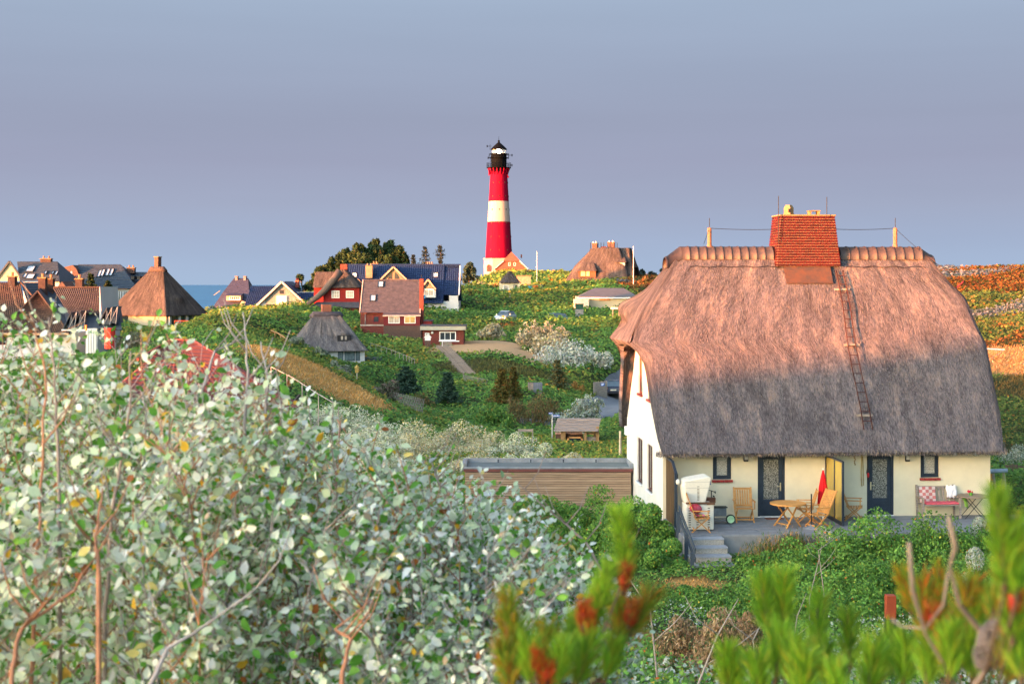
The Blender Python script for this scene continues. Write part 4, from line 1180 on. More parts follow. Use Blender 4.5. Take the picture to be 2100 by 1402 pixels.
# bench with checked blanket, cloths, small table
bn = thing('garden_bench', 'weathered wooden bench with arms against the cream wall', 'bench', HP(wall_u(1915), -.45), HOUSE_ROT)
for k in range(4): MB().box((0, -.2 + .13 * k, .43), (1.22, .11, .03)).build('seat_slat', GREYW, bn)
for k in range(9): MB().bar((-.52 + .13 * k, .28, .46), (-.52 + .13 * k, .36, .90), .06, .02).build('back_slat', GREYW, bn)
MB().bar((-.62, .37, .92), (.62, .37, .92), .04, .07).build('back_rail', GREYW, bn)
for s in (-1, 1):
    MB().bar((s * .6, -.24, 0), (s * .6, -.24, .64), .06).build('leg', GREYW, bn); MB().bar((s * .6, .26, 0), (s * .6, .37, 1.0), .06).build('leg', GREYW, bn); MB().bar((s * .6, -.28, .65), (s * .6, .34, .65), .07, .03).build('armrest', GREYW, bn)
bl_ = thing('checked_blanket', 'red and white checked blanket over the back of the garden bench', 'blanket', HP(wall_u(1898), -.45), HOUSE_ROT)
chk = mat('white blanket cloth', (.60, .48, .44), rough=.95); chr_ = mat('red blanket cloth', (.48, .16, .15), rough=.95)
for i in range(5):
    for j in range(5):
        MB().box((-.22 + i * .105, .24 + .022 * j - .03, .52 + j * .095), (.103, .018, .093), Matrix.Rotation(-.2, 3, 'X')).build('check', chr_ if (i + j) % 2 else chk, bl_)
pk = MB().box((0, 0, 0), (1.1, .42, .05)).build('seat_cushion', mat('pink cushion', (.62, .10, .13), rough=.9, var=.2, scale=8), None, bevel=.02)
pk.location = HP(wall_u(1918), -.47, .475); pk.rotation_euler = (0, 0, HOUSE_ROT); tag(pk, 'long pinkish red seat cushion on the garden bench', 'cushion')
def drape(name, label, cat, loc, w, d, m, rz=0):
    mb = MB(); N_ = 8
    vs = [((i / N_ - .5) * w, -.03 - .12 * max(0, j / N_ - .25) + .02 * math.sin(i * 1.7 + j), -(j / N_) * d + .03 * math.sin(i * 2.2)) for j in range(N_ + 1) for i in range(N_ + 1)]
    mb.add(vs, [(j * (N_+1) + i, j * (N_+1) + i + 1, (j+1) * (N_+1) + i + 1, (j+1) * (N_+1) + i) for j in range(N_) for i in range(N_)])
    o = mb.build(name, m, None, True); s = o.modifiers.new('t', 'SOLIDIFY'); s.thickness = .02
    o.location = loc; o.rotation_euler = (0, 0, HOUSE_ROT + rz); return tag(o, label, cat)
drape('towel', 'white cloth hung over the end of the bench back', 'towel', HP(wall_u(1947), -.12, .98), .34, .38, mat('white cotton', (.74, .72, .72), rough=.95))
drape('towel', 'lime green towel hanging on the bench arm', 'towel', HP(wall_u(1962), -.55, .70), .16, .34, mat('lime towel', (.38, .62, .10), rough=.95), R(40))
t2 = thing('garden_table', 'round brown garden table with thin metal legs at the end of the terrace', 'table', HP(wall_u(1996, -.6), -.6), HOUSE_ROT)
MB().lathe([(.48, .68), (.50, .69), (.50, .71), (.48, .72)], 32).build('table_top', mat('brown table board', (.24, .18, .13), rough=.6, var=.2), t2)
for s in (-1, 1): MB().tube([(s * .35, -.2, 0), (-s * .25, -.2, .68)], .012, 5).build('leg', BLACK, t2); MB().tube([(s * .35, .2, 0), (-s * .25, .2, .68)], .012, 5).build('leg', BLACK, t2)
fp = thing('flower_pot', 'tiny green pot with red flowers on the brown garden table', 'flower pot', HP(wall_u(1991, -.6), -.6, .72), 0)
MB().lathe([(.05, 0), (.07, .09)], 12).build('pot', mat('green pot', (.10, .30, .05), rough=.4), fp)
fm = MB()
for k in range(9): fm.sphere((random.uniform(-.09, .06), random.uniform(-.05, .05), .10 + random.random() * .05), .028, 6, 4)
fm.build('blossoms', mat('red petals', (.6, .02, .05)), fp, kind='stuff')
# shell string, rope, leash, cups
ss = thing('shell_string', 'string of brown shells hanging under the eave beside the second door', 'hanging string', HP(wall_u(1752), -.05, wall_h(925, 6.2)), 0)
for k in range(8): MB().sphere((.012 * math.sin(k * 2), 0, -.05 - k * .052), .026, 6, 4, (1, .6, 1)).build('shell', mat('shell', (.36, .22, .10), var=.3), ss)
rp = tag(MB().tube([(-.02, 0, 0), (-.05, -.01, -.5), (-.03, -.01, -1.02), (.03, -.01, -1.0), (.02, 0, -.45), (0, 0, -.08)], .016, 6).build('rope', mat('hemp rope', (.46, .33, .14), rough=.95), None, True), 'long loop of hemp rope hanging beside the second door', 'rope')
rp.location = HP(wall_u(1768), -.05, wall_h(930, 6.4))
lz = tag(MB().tube([(0, 0, 0), (.01, -.02, -.5), (-.02, -.02, -.7), (.04, -.02, -1.0), (.02, 0, -.4)], .014, 6).build('dog_leash', BLACK, None, True), 'black leash with a red grip hanging at the frame of the second door', 'leash')
lz.location = HP(wall_u(1777), -.06, wall_h(923, 6.5))
MB().sphere((.03, -.03, -.78), .05, 8, 6, (.7, .6, 1.6)).build('grip', mat('red plastic', (.6, .02, .02), rough=.4), lz)
dm = MB().box((0, 0, .012), (.55, .34, .02)).build('door_mat', mat('brown doormat', (.16, .07, .05), rough=1), None)
dm.location = HP(wall_u(1582), -.35, 0.004); dm.rotation_euler = (0, 0, HOUSE_ROT); tag(dm, 'flat doormat on the pavers before the first door', 'doormat')
# ------------------------------------------------------------------ village behind
def conv(px0, py0, Y):
    s = Y / F
    return (lambda px: (px - px0) * s), (lambda py: (py0 - py) * s), s
PANTILE = mat('brown pantile', (0.052, 0.033, 0.027), rough=.75, var=.35, scale=2.5, col2=(.085, .05, .037), bump=.004)
SLATE = mat('blue black tile', (0.040, 0.055, 0.078), rough=.55, var=.2, scale=2, bump=.004)
SLATE2 = mat('grey slate', (0.052, 0.052, 0.068), rough=.7, var=.22, scale=2.5, bump=.004, col2=(.078, .072, .085))
BLUET = mat('blue glazed tile', (0.012, 0.026, 0.075), rough=.5, var=.18, scale=2)
VIOLT = mat('violet slate', (0.05, 0.05, 0.085), rough=.65, var=.2, scale=3)
REDTILE = mat('red cement tile', (0.125, 0.042, 0.042), rough=.8, var=.22, scale=3, bump=.004)
REDBR = brick_mat('red house brick', (0.19, 0.014, 0.010), (0.14, 0.012, 0.010), (0.14, 0.06, 0.04), .23, .075)
BROWNBR = brick_mat('brown brick', (0.10, 0.036, 0.026), (0.07, 0.03, 0.024), (0.12, 0.085, 0.065), .24, .08)
WINEW = mat('wine red boards', (0.16, 0.014, 0.018), rough=.7, var=.15)
CREAM = mat('cream plaster', (0.48, 0.39, 0.26), rough=.9, var=.06, scale=1)
WHITEPL = mat('white plaster', (0.55, 0.54, 0.53), rough=.9, var=.05, scale=1)
SKYL = glass_mat('skylight glass', (0.34, 0.42, 0.50), rough=.1)
GLOWGL = glass_mat('pane painted as dusk reflection', (0.55, 0.36, 0.14), rough=.12)  # orange dusk reflection put into the pane colour
BEIGE = mat('beige render', (0.25, 0.18, 0.12), rough=.9, var=.12, scale=2)
GREYB = mat('grey green boards', (0.22, 0.24, 0.21), rough=.8, var=.12, scale=3)
def part(name, m, root, mb, **k): return mb.build(name, m, root, **k)
def chimney_box(root, m, x0, x1, y0, y1, z0, z1, pots=0, name='chimney', cap=True, potm=None):
    mb = MB().b2(x0, x1, y0, y1, z0, z1)
    c = mb.build(name, m, root)
    if cap: MB().b2(x0 - .06, x1 + .06, y0 - .06, y1 + .06, z1, z1 + .09).build('chimney_slab', STONE, c)
    for k in range(pots):
        x = x0 + (x1 - x0) * (k + .5) / pots
        MB().lathe([(.10, z1 + .09), (.12, z1 + .4)], 8, (x, (y0 + y1) / 2, 0)).build('chimney_pot', potm or STEEL, c)
    return c
def skylight(root, c, w, l, slope, m=SKYL, ax=(1, 0, 0)):
    """roof window lying on a slope that rises away from the viewer; c centre, slope in degrees"""
    r = Matrix.Rotation(R(slope), 3, 'X')
    if ax[1] if len(ax) > 1 else 0: r = Matrix.Rotation(math.atan2(ax[1], ax[0]), 3, 'Z') @ r
    fr = MB(); c = Vector(c)
    for dx, dy, sx, sy in ((-w/2 + .04, 0, .08, l), (w/2 - .04, 0, .08, l), (0, -l/2 + .04, w - .16, .08), (0, l/2 - .04, w - .16, .08)):
        fr.box(c + r @ Vector((dx, dy, .06)), (sx, sy, .12), r)
    f = fr.build('skylight', ANTH, root)
    MB().box(c + r @ Vector((0, 0, .05)), (w - .16, l - .16, .02), r).build('pane', m, f)
    return f
def slope_pt(x, t, y0, z0, y1, z1, off=.02):
    n = Vector((0, -(z1 - z0), (y1 - y0))).normalized()
    return Vector((x, y0 + (y1 - y0) * t, z0 + (z1 - z0) * t)) + n * off

# --- lighthouse
def lighthouse():
    Y = 365; X, Z, s = conv(1023, 560, Y)
    root = thing('lighthouse', 'tall red lighthouse with one white band and a lit black lantern', 'lighthouse', P(1023, 560, Y))
    red = mat('lighthouse red', (0.20, 0.0015, 0.020), rough=.8, var=.22, scale=.6, spec=.08, stretch=(3, 3, .2)); wht = mat('lighthouse white', (0.36, 0.30, 0.255), rough=.6, var=.13, scale=.6, stretch=(3, 3, .2))
    blk = mat('lantern black', (.003, .004, .006), rough=.8, spec=.05)
    zs = lambda py: Z(py)
    def band(name, py0, py1, w0, w1, m):
        MB().lathe([(w0 * s / 2, zs(py0)), (w1 * s / 2, zs(py1))], 40).build(name, m, root, True).data.shade_flat()
    b = MB().lathe([(4.1, -1.5), (4.1, zs(532)), (4.35, zs(532)), (4.35, zs(530)), (3.5, zs(530))], 8); o = b.build('base', wht, root); o.rotation_euler.z = R(22.5)
    tw = [(530, 455, 55, 46.8, red), (455, 413, 46.6, 41.2, wht), (413, 352, 41, 34.5, red)]
    for (p0, p1, wa, wb, m) in tw:
        MB().lathe([(wa * s / 2, zs(p0)), (wb * s / 2, zs(p1))], 48, cap=False).build('tower_band', m, root, True)
    # gallery with its brackets
    MB().lathe([(2.0, zs(352)), (2.2, zs(352)), (2.25, zs(346)), (3.1, zs(345)), (3.15, zs(344)), (1.9, zs(343.6))], 40).build('gallery', blk, root)
    for k in range(18):
        a = 2 * math.pi * k / 18
        MB().bar((2.2 * math.cos(a), 2.2 * math.sin(a), zs(358)), (2.75 * math.cos(a), 2.75 * math.sin(a), zs(345.5)), .22, .3).build('bracket', red, root)
    rl = MB()
    for k in range(24):
        a = 2 * math.pi * k / 24; rl.tube([(3.08 * math.cos(a), 3.08 * math.sin(a), zs(344)), (3.08 * math.cos(a), 3.08 * math.sin(a), zs(334.5))], .035, 4)
    for h in (334.5, 338, 341): rl.tube([(3.08 * math.cos(2 * math.pi * k / 24), 3.08 * math.sin(2 * math.pi * k / 24), zs(h)) for k in range(25)], .035, 4)
    rl.build('gallery_railing', blk, root)
    MB().lathe([(2.0, zs(344)), (2.0, zs(317)), (2.3, zs(317)), (2.3, zs(316))], 32).build('lantern_drum', blk, root)
    ug = MB().lathe([(2.6, zs(324.6)), (2.6, zs(324))], 32)
    for k in range(18): a = 2 * math.pi * k / 18; ug.tube([(2.55 * math.cos(a), 2.55 * math.sin(a), zs(324)), (2.55 * math.cos(a), 2.55 * math.sin(a), zs(316))], .03, 4)
    ug.tube([(2.55 * math.cos(2 * math.pi * k / 18), 2.55 * math.sin(2 * math.pi * k / 18), zs(316)) for k in range(19)], .03, 4)
    ug.build('upper_railing', blk, root)
    gl = bpy.data.materials.new('lantern glass'); gl.use_nodes = True; nb = gl.node_tree.nodes['Principled BSDF']; nb.inputs['Base Color'].default_value = (.8, .85, .9, 1); nb.inputs['Roughness'].default_value = .05; nb.inputs['Alpha'].default_value = .25
    MB().lathe([(1.78, zs(316)), (1.78, zs(306.5))], 16, cap=False).build('lantern_glass', gl, root)
    for k in range(8):
        a = 2 * math.pi * (k + .5) / 8; a2 = 2 * math.pi * (k + 1.5) / 8
        MB().tube([(1.85 * math.cos(a), 1.85 * math.sin(a), zs(316)), (1.85 * math.cos(a2), 1.85 * math.sin(a2), zs(306.5))], .05, 4).tube([(1.85 * math.cos(a2), 1.85 * math.sin(a2), zs(316)), (1.85 * math.cos(a), 1.85 * math.sin(a), zs(306.5))], .05, 4).build('glazing_bar', blk, root)
    MB().lathe([(2.15, zs(307)), (2.1, zs(306)), (1.3, zs(299.5)), (.30, zs(292.5)), (.22, zs(291)), (.32, zs(289.5)), (.22, zs(288)), (.05, zs(287.5)), (.03, zs(280))], 24).build('roof', blk, root, False)
    MB().sphere((0, -.5, zs(310.5)), .62, 14, 10).build('lamp', mat('lit lamp', (1, 1, .9), emit=((1, .95, .8), 3.0)), root)
    for (dx, py, sx) in ((-24, 300, -1), (27, 318.5, 1), (27, 339, 1), (-22, 324, -1)):
        a = MB().tube([(dx * s * .62, 0, zs(py)), (dx * s, 0, zs(py))], .06, 5).tube([(dx * s * .75, 0, zs(py + 8)), (dx * s * .75, 0, zs(py - 4))], .05, 5).build('antenna_arm', blk, root)
        MB().sphere((dx * s, 0, zs(py)), .34, 10, 6, (.4, 1, 1)).build('antenna_dish', blk, a)
    for dx, y0, y1 in ((-20, 346, 361), (18, 346, 363)): MB().lathe([(.13, zs(y1)), (.13, zs(y0))], 8, (dx * s, -1.0, 0)).build('hanging_tube', red, root)
    MB().sphere((19 * s, -1.0, zs(363.5)), .25, 8, 6).build('signal_ball', red, root)
    win = mat('dark tower window', (.03, .02, .02))
    for py, w in ((375, 36.8), (403, 40), (430, 43.2), (458, 47), (485.5, 50), (513, 53)):
        for k in range(-1, 3):
            a = R(-90 + 3 + k * 40)
            r = w * s / 2
            o = MB().box((r, 0, 0), (.18, .22, .34)).build('porthole', win, root); o.location = (0, 0, zs(py)); o.rotation_euler.z = a
    f = MB().prism([(-.55, zs(557)), (.55, zs(557)), (.55, zs(547)), (.3, zs(543)), (-.3, zs(543)), (-.55, zs(547))], -.06, .06).build('arched_window', mat('red window bars', (.25, .03, .03)), root)
    f.location = ((1003 - 1023) * s, -4.1 * .93, 0)
    for x in (-.25, .25): MB().b2(x - .18, x + .18, -.09, -.065, zs(556), zs(546)).build('pane', DARKGL, f)
lighthouse()

def keeper():
    Y = 352; X, Z, s = conv(1049, 558, Y)
    root = thing('brick_house', 'small red brick gabled house at the foot of the lighthouse', 'house', P(1049, 558, Y))
    tile = mat('rust red roof tile', (.24, .07, .045), var=.2, scale=2); br = mat('far red brick', (.27, .065, .045), var=.12, scale=3)
    MB().prism([(X(1018), -1.5), (X(1079), -1.5), (X(1079), Z(550)), (X(1066), Z(535)), (X(1033), Z(535)), (X(1018), Z(550))], 0, 9).build('wall', br, root)
    r = MB(); yb = 9.3
    L = [(X(1013.5), Z(551.5)), (X(1032), Z(535)), (X(1049), Z(516))]; RR = [(X(1082.5), Z(551.5)), (X(1066), Z(535)), (X(1049), Z(516))]
    for S in (L, RR):
        r.slab([(S[0][0], -.3, S[0][1]), (S[1][0], -.3, S[1][1]), (S[1][0], yb, S[1][1]), (S[0][0], yb, S[0][1])], .16)
        r.slab([(S[1][0], -.3, S[1][1]), (S[2][0], 1.3, S[2][1]), (S[2][0], yb, S[2][1]), (S[1][0], yb, S[1][1])], .16)
    r.slab([(X(1031), -.34, Z(535.3)), (X(1067), -.34, Z(535.3)), (X(1049), 1.3, Z(515.8))], .16)
    r.build('roof', tile, root)
    for S, k in ((L, 1), (RR, -1)): MB().bar((S[0][0], -.36, S[0][1]), (S[1][0] + .1 * k, -.36, S[1][1]), .08, .22).build('verge_board', mat('white verge', (.6, .55, .5)), root)
    for px in (1044.5, 1055.5): window(root, (X(px), 0, Z(541.5)), (1, 0, 0), .5, .85, WHITEP, DARKGL, fw=.08)
    MB().b2(X(1068), X(1071), 4, 6, Z(528), Z(521)).build('dormer', tile, root)
keeper()

# --- cottage with the round reed roof
def cottage():
    Y = 268; X, Z, s = conv(1045, 600, Y)
    root = thing('reed_cottage', 'tiny cream cottage with a pointed reed roof on the dune slope', 'cottage', P(1045, 600, Y))
    MB().b2(X(1024), X(1066.5), 0, 3.6, -1, Z(579)).build('wall', mat('bright cream plaster', (.74, .60, .38), rough=.9, var=.06), root)
    thatch_roof('roof', root, THATCH_FAR, ([Z(580.5), Z(558)], [X(1021.5), X(1041)]), ([Z(580.5), Z(558)], [X(1069), X(1050)]), ([Z(580.5), Z(558)], [-.35, 1.5]), ([Z(580.5), Z(558)], [3.95, 2.1]), Z(558), Z(580.5), Z(580.5), Z(580.5), nf=14, nsd=10, rows=10, rad=.5, thick=.2)
    MB().lathe([(.55, Z(560)), (.6, Z(558)), (.2, Z(556))], 12, (X(1045.5), 1.8, 0)).build('ridge_cap', mat('dark ridge sod', (.06, .04, .035)), root)
    window(root, (X(1037.5), 0, Z(590.5)), (1, 0, 0), .95, 1.05, WHITEP, CURTGL, fw=.09)
    d = MB().b2(X(1053), X(1060.5), -.06, .04, Z(597), Z(584)).build('door', mat('dark door', (.03, .03, .04)), root)
    MB().b2(X(1054), X(1056.6), -.075, -.06, Z(596), Z(585)).build('pane', CURTGL, d)
cottage()

# --- big reed house on the hill
def hill_house():
    Y = 290; X, Z, s = conv(1225, 582, Y)
    root = thing('hill_thatched_house', 'broad reed roofed house on the hilltop with two brick chimneys', 'house', P(1225, 582, Y), R(-14))
    x = lambda px: X(px)
    MB().b2(x(1172), x(1275), 1.0, 9.5, -2, Z(570)).build('wall', BROWNBR, root)
    lo, hi = Z(578), Z(507)
    def swell(Xa, Ya, Za):
        k = np.exp(-((Xa - x(1204)) / 1.7) ** 2 - ((Za - Z(547)) / .9) ** 2) * (Ya < 4); return Xa, Ya - k * .75, Za + k * .1
    thatch_roof('roof', root, THATCH_FAR, ([lo, Z(545), hi], [x(1154), x(1172), x(1206)]), ([lo, Z(545), hi], [x(1292), x(1280), x(1262)]), ([lo, hi], [-.6, 4.4]), ([lo, hi], [11, 6.4]), hi, lo, lo, lo, nf=44, nsd=24, rows=30, rad=.28, thick=.35, rough=.06, bumps=[swell])
    # dormer under the swell
    dm = MB().b2(x(1186), x(1222), -.15, 1.5, Z(568), Z(554.5)).build('dormer', mat('brown boards', (.16, .06, .03), var=.2), root)
    for a, b in ((1191, 1200), (1203, 1209)): MB().b2(x(a), x(b), -.2, -.15, Z(566), Z(556)).build('dormer_window', mat('ochre curtains', (.62, .42, .20)), dm)  # curtains in one warm ochre colour
    thatch_roof('dormer_roof', root, THATCH_FAR, ([Z(556), Z(540)], [x(1181), x(1192)]), ([Z(556), Z(540)], [x(1226), x(1216)]), ([Z(556), Z(540)], [-.55, 1.2]), ([Z(556), Z(540)], [3, 2.6]), Z(540), Z(556), Z(556), Z(556), nf=18, nsd=8, rows=8, rad=.3, thick=.25)
    # right wing, higher ridge
    thatch_roof('wing_roof', root, THATCH_FAR, ([Z(565), Z(508)], [x(1230), x(1243)]), ([Z(565), Z(540), Z(508)], [x(1300), x(1290), x(1282)]), ([Z(565), Z(508)], [2.0, 6.0]), ([Z(565), Z(508)], [13, 9]), Z(507), Z(565), Z(565), Z(548), nf=26, nsd=16, rows=18, rad=.2, thick=.35, rough=.05)
    wd = MB().b2(x(1262), x(1278), 2.2, 5, Z(552), Z(537)).build('dormer', WHITEPL, root)
    for a, b in ((1263.5, 1267), (1269, 1272)): MB().b2(x(a), x(b), 2.15, 2.2, Z(549), Z(539)).build('dormer_window', CURTGL, wd)
    thatch_roof('dormer_roof', root, THATCH_FAR, ([Z(538), Z(526)], [x(1257), x(1262)]), ([Z(538), Z(526)], [x(1284), x(1276)]), ([Z(538), Z(526)], [1.7, 4.0]), ([Z(538), Z(526)], [7, 6.5]), Z(526), Z(538), Z(538), Z(538), nf=12, nsd=8, rows=6, rad=.3, thick=.2)
    MB().b2(x(1263), x(1271), 1.0, 2.5, Z(569), Z(556)).build('dark_dormer', mat('dark opening', (.02, .02, .025)), root)
    for (a, b, p0, p1, yy) in ((1205, 1215.5, 512, 498, 4.5), (1234, 1249, 508, 495.5, 6.5)):
        chimney_box(root, BROWNBR, x(a), x(b), yy, yy + 1, Z(p0 + 4), Z(p1), 2)
    MB().add([(x(1219), 4.2, Z(522)), (x(1234), 4.2, Z(522)), (x(1234), 5.6, Z(504)), (x(1222), 5.6, Z(504)), (x(1219), 6, Z(522)), (x(1234), 6, Z(522))], [(0, 1, 2, 3), (0, 3, 4), (1, 5, 2)]).build('brick_gablet', REDBR, root)
    MB().tube([(x(1200), 5, Z(511)), (x(1235), 5, Z(508))], .22, 8).build('ridge_cap', mat('dark ridge sod', (.06, .04, .035)), root)
    for px in (1201, 1217, 1223, 1229, 1257): MB().tube([(x(px), 5.2, Z(510)), (x(px), 5.2, Z(496))], .06, 4).build('lightning_rod', BLACK, root)
hill_house()

# --- hipped shed with cream wall
def hip_shed():
    Y = 224; X, Z, s = conv(1245, 625, Y)
    root = thing('hip_roof_bungalow', 'low cream bungalow under a plain grey hipped roof', 'bungalow', P(1245, 625, Y))
    MB().b2(X(1183), X(1300), 0, 6.5, -2, Z(608)).build('wall', CREAM, root)
    e, t = Z(609.5), Z(590.5)
    r = MB(); A, B, C, D = (X(1184.5), -.5, e), (X(1311), -.5, e), (X(1311), 7, e), (X(1184.5), 7, e); p, q = (X(1221), 3.2, t), (X(1282), 3.2, t)
    for f in ([A, B, q, p], [B, C, q], [C, D, p, q], [D, A, p]): r.slab(f, .12)
    r.build('roof', mat('flat grey roofing', (.085, .095, .115), var=.1, scale=1), root)
    MB().b2(X(1184), X(1311), -.56, -.5, e - .18, e - .02).build('gutter', WHITEP, root)
    MB().b2(X(1176), X(1206), -2.5, 0, -1.5, Z(613)).build('porch_wall', mat('pale plaster', (.58, .50, .40)), root)
    MB().b2(X(1229), X(1252), -.05, 0, Z(617), Z(611)).build('window_band', mat('amber panel', (.34, .20, .10)), root)
hip_shed()

# --- blue tiled row house
def blue_row():
    Y = 216; X, Z, s = conv(820, 645, Y)
    root = thing('blue_tiled_house', 'long house with a blue glazed tile roof below the pine clump', 'house', P(820, 645, Y))
    e0, r0 = Z(622), Z(542.5); yf, yr = -.4, 5.2
    MB().b2(X(700), X(940), .3, 10, -2, Z(618)).build('wall', WHITEPL, root)
    MB().prism([(0, 0)] * 0 + [(X(941), e0), (X(941), e0)], 0, 0) if False else None
    MB().tiles((X(700), yf, e0), (X(909), yf, e0), (X(909), yr, r0), (X(700), yr, r0), 46, 17, .05, .06).build('roof_tile_field', BLUET, root, kind='stuff')
    MB().tiles((X(908), yf + 1.2, Z(605)), (X(942.5), yf + 1.2, Z(605)), (X(942), yr + .3, Z(544)), (X(908), yr + .3, Z(544)), 8, 13, .05, .06).build('roof_tile_field', BLUET, root, kind='stuff')
    MB().slab([(X(700), yr * 2 + .6, e0), (X(942), yr * 2 + .6, e0), (X(942), yr, r0 - .1), (X(700), yr, r0 - .1)], .2).build('roof', BLUET, root)
    MB().tube([(X(700), yr, r0 + .04), (X(942), yr, r0 + .04)], .14, 8).build('ridge_cap', BLUET, root)
    MB().prism([(.85, Z(605)), (yf + .9, Z(605)), (yr, r0)], -.1, .1).build('gable_end', WHITEPL, root).matrix_local = Matrix.Translation((X(941), 0, 0)) @ Matrix.Rotation(R(90), 4, 'Z')
    MB().b2(X(921), X(939), .6, 1.2, -1, Z(606)).build('white_wall', WHITEPL, root)
    def gdormer(ax, ay, hw, by, yy, nm, wins, full):
        m_ = MB().prism([(X(ax - hw), Z(by)), (X(ax + hw), Z(by)), (X(ax), Z(ay))], yy, yy + 3.5).build(nm, BEIGE, root)
        rr = MB()
        for k in (-1, 1): rr.slab([(X(ax + k * (hw + 3)), yy - .35, Z(by + 2)), (X(ax), yy - .35, Z(ay - 2)), (X(ax), yy + 4.5, Z(ay - 2)), (X(ax + k * (hw + 3)), yy + 4.5, Z(by + 2))], .2)
        rr.build('dormer_roof', BLUET, m_)
        for k in (-1, 1): MB().bar((X(ax + k * (hw + 2.6)), yy - .38, Z(by + 1)), (X(ax), yy - .38, Z(ay - 1)), .06, .2).build('verge_board', mat('salmon verge', (.5, .33, .22)), m_)
        for w in wins: MB().poly([(X(a), yy - .03, Z(b)) for a, b in w]).build('gable_window', DARKGL, m_)
        if full: pass
        return m_
    gdormer(806, 548, 27, 575, 1.0, 'gable_dormer', [[(794, 572), (803.5, 572), (803.5, 557), (801, 557)], [(808, 572), (819, 572), (815, 562), (808, 557)]], False)
    g = gdormer(878.5, 574, 13, 592, -.7, 'gable_dormer', [], False)
    MB().b2(X(868), X(894), -.7, 2, Z(610), Z(591)).build('dormer_wall', WHITEPL, g)
    window(g, (X(879.5), -.7, Z(599.5)), (1, 0, 0), 21 * s, 14 * s, WHITEP, CURTGL, cols=2, fw=.1)
    gdormer(733, 573, 6, 580, .0, 'gable_dormer', [], False)
    sl = math.degrees(math.atan2(r0 - e0, yr - yf))
    for px, py in ((721.5, 564), (890.5, 564)):
        t = (Z(py) - e0) / (r0 - e0); skylight(root, slope_pt(X(px), t, yf, e0, yr, r0), 11 * s, 1.0, sl, m=WHITEP)
    chimney_box(root, BEIGE, X(746), X(760), 2.6, 3.8, Z(570), Z(545), 2, potm=BEIGE); chimney_box(root, BEIGE, X(756), X(768), 5.4, 6.2, Z(545), Z(540), 2, potm=BEIGE); chimney_box(root, BEIGE, X(870), X(884), 5.4, 6.2, Z(545), Z(541), 3, potm=BEIGE)
    MB().b2(X(869), X(872), -.9, -.6, Z(612), Z(605)).build('blue_bin', mat('blue plastic', (.05, .22, .45)), root)
blue_row()

# --- red thatched house
def red_thatch():
    Y = 188; X, Z, s = conv(690, 640, Y)
    root = thing('red_thatched_house', 'bright red house with brown reed roof and two white upper windows', 'house', P(690, 640, Y))
    MB().b2(X(663), X(737), 0, 6.5, -2, Z(589)).b2(X(639), X(663), 2.2, 7.5, -2, Z(588)).build('wall', mat('red painted brick', (.19, .010, .010), rough=.8, var=.16, scale=6, bump=.004), root)
    thatch_roof('roof', root, THATCH_FAR, ([Z(590), Z(571), Z(553)], [X(661), X(676), X(692)]), ([Z(590), Z(571), Z(553)], [X(741), X(724), X(704)]), ([Z(590), Z(553)], [-.5, 2.6]), ([Z(590), Z(553)], [7.2, 4.4]), Z(552), Z(590), Z(590), Z(590), nf=30, nsd=16, rows=20, rad=.25, thick=.3, rough=.04)
    thatch_roof('wing_roof', root, THATCH_FAR, ([Z(590), Z(556)], [X(636), X(638)]), ([Z(590), Z(556)], [X(690), X(690)]), ([Z(590), Z(556)], [1.7, 4.4]), ([Z(590), Z(556)], [8.4, 5.2]), Z(556.5), Z(590), Z(563), Z(590), nf=24, nsd=10, rows=14, rad=.06, thick=.3, rough=.04)
    MB().tube([(X(697), .2, Z(556)), (X(682), -.25, Z(577)), (X(668), -.5, Z(594)), (X(652), -.6, Z(609)), (X(632), -.7, Z(624))], [.55, .5, .45, .4, .3], 8).build('swept_verge', THATCH_FAR, root, True)
    MB().slab([(X(637), -1.1, Z(630)), (X(739), -1.1, Z(630)), (X(737), -.01, Z(619)), (X(650), -.01, Z(619))], .14).build('pent_roof', SLATE2, root)
    MB().b2(X(645), X(737), -.7, -.02, -2, Z(630.5)).build('lower_wall', REDBR, root)
    for px in (688, 717.5): window(root, (X(px), 0, Z(603.5)), (1, 0, 0), 16 * s, 15 * s, WHITEP, CURTGL, cols=3 if px < 700 else 4, rows=2, fw=.08)
    window(root, (X(704), -.7, Z(637)), (1, 0, 0), 24 * s, 7 * s, WHITEP, CURTGL, cols=5, fw=.06)
    chimney_box(root, REDBR, X(692), X(706.5), 3.0, 4.0, Z(558), Z(541), 0, cap=False)
    chimney_box(root, mat('pale brick', (.42, .26, .2)), X(637), X(648), 4.4, 5.2, Z(567), Z(561), 0)
red_thatch()

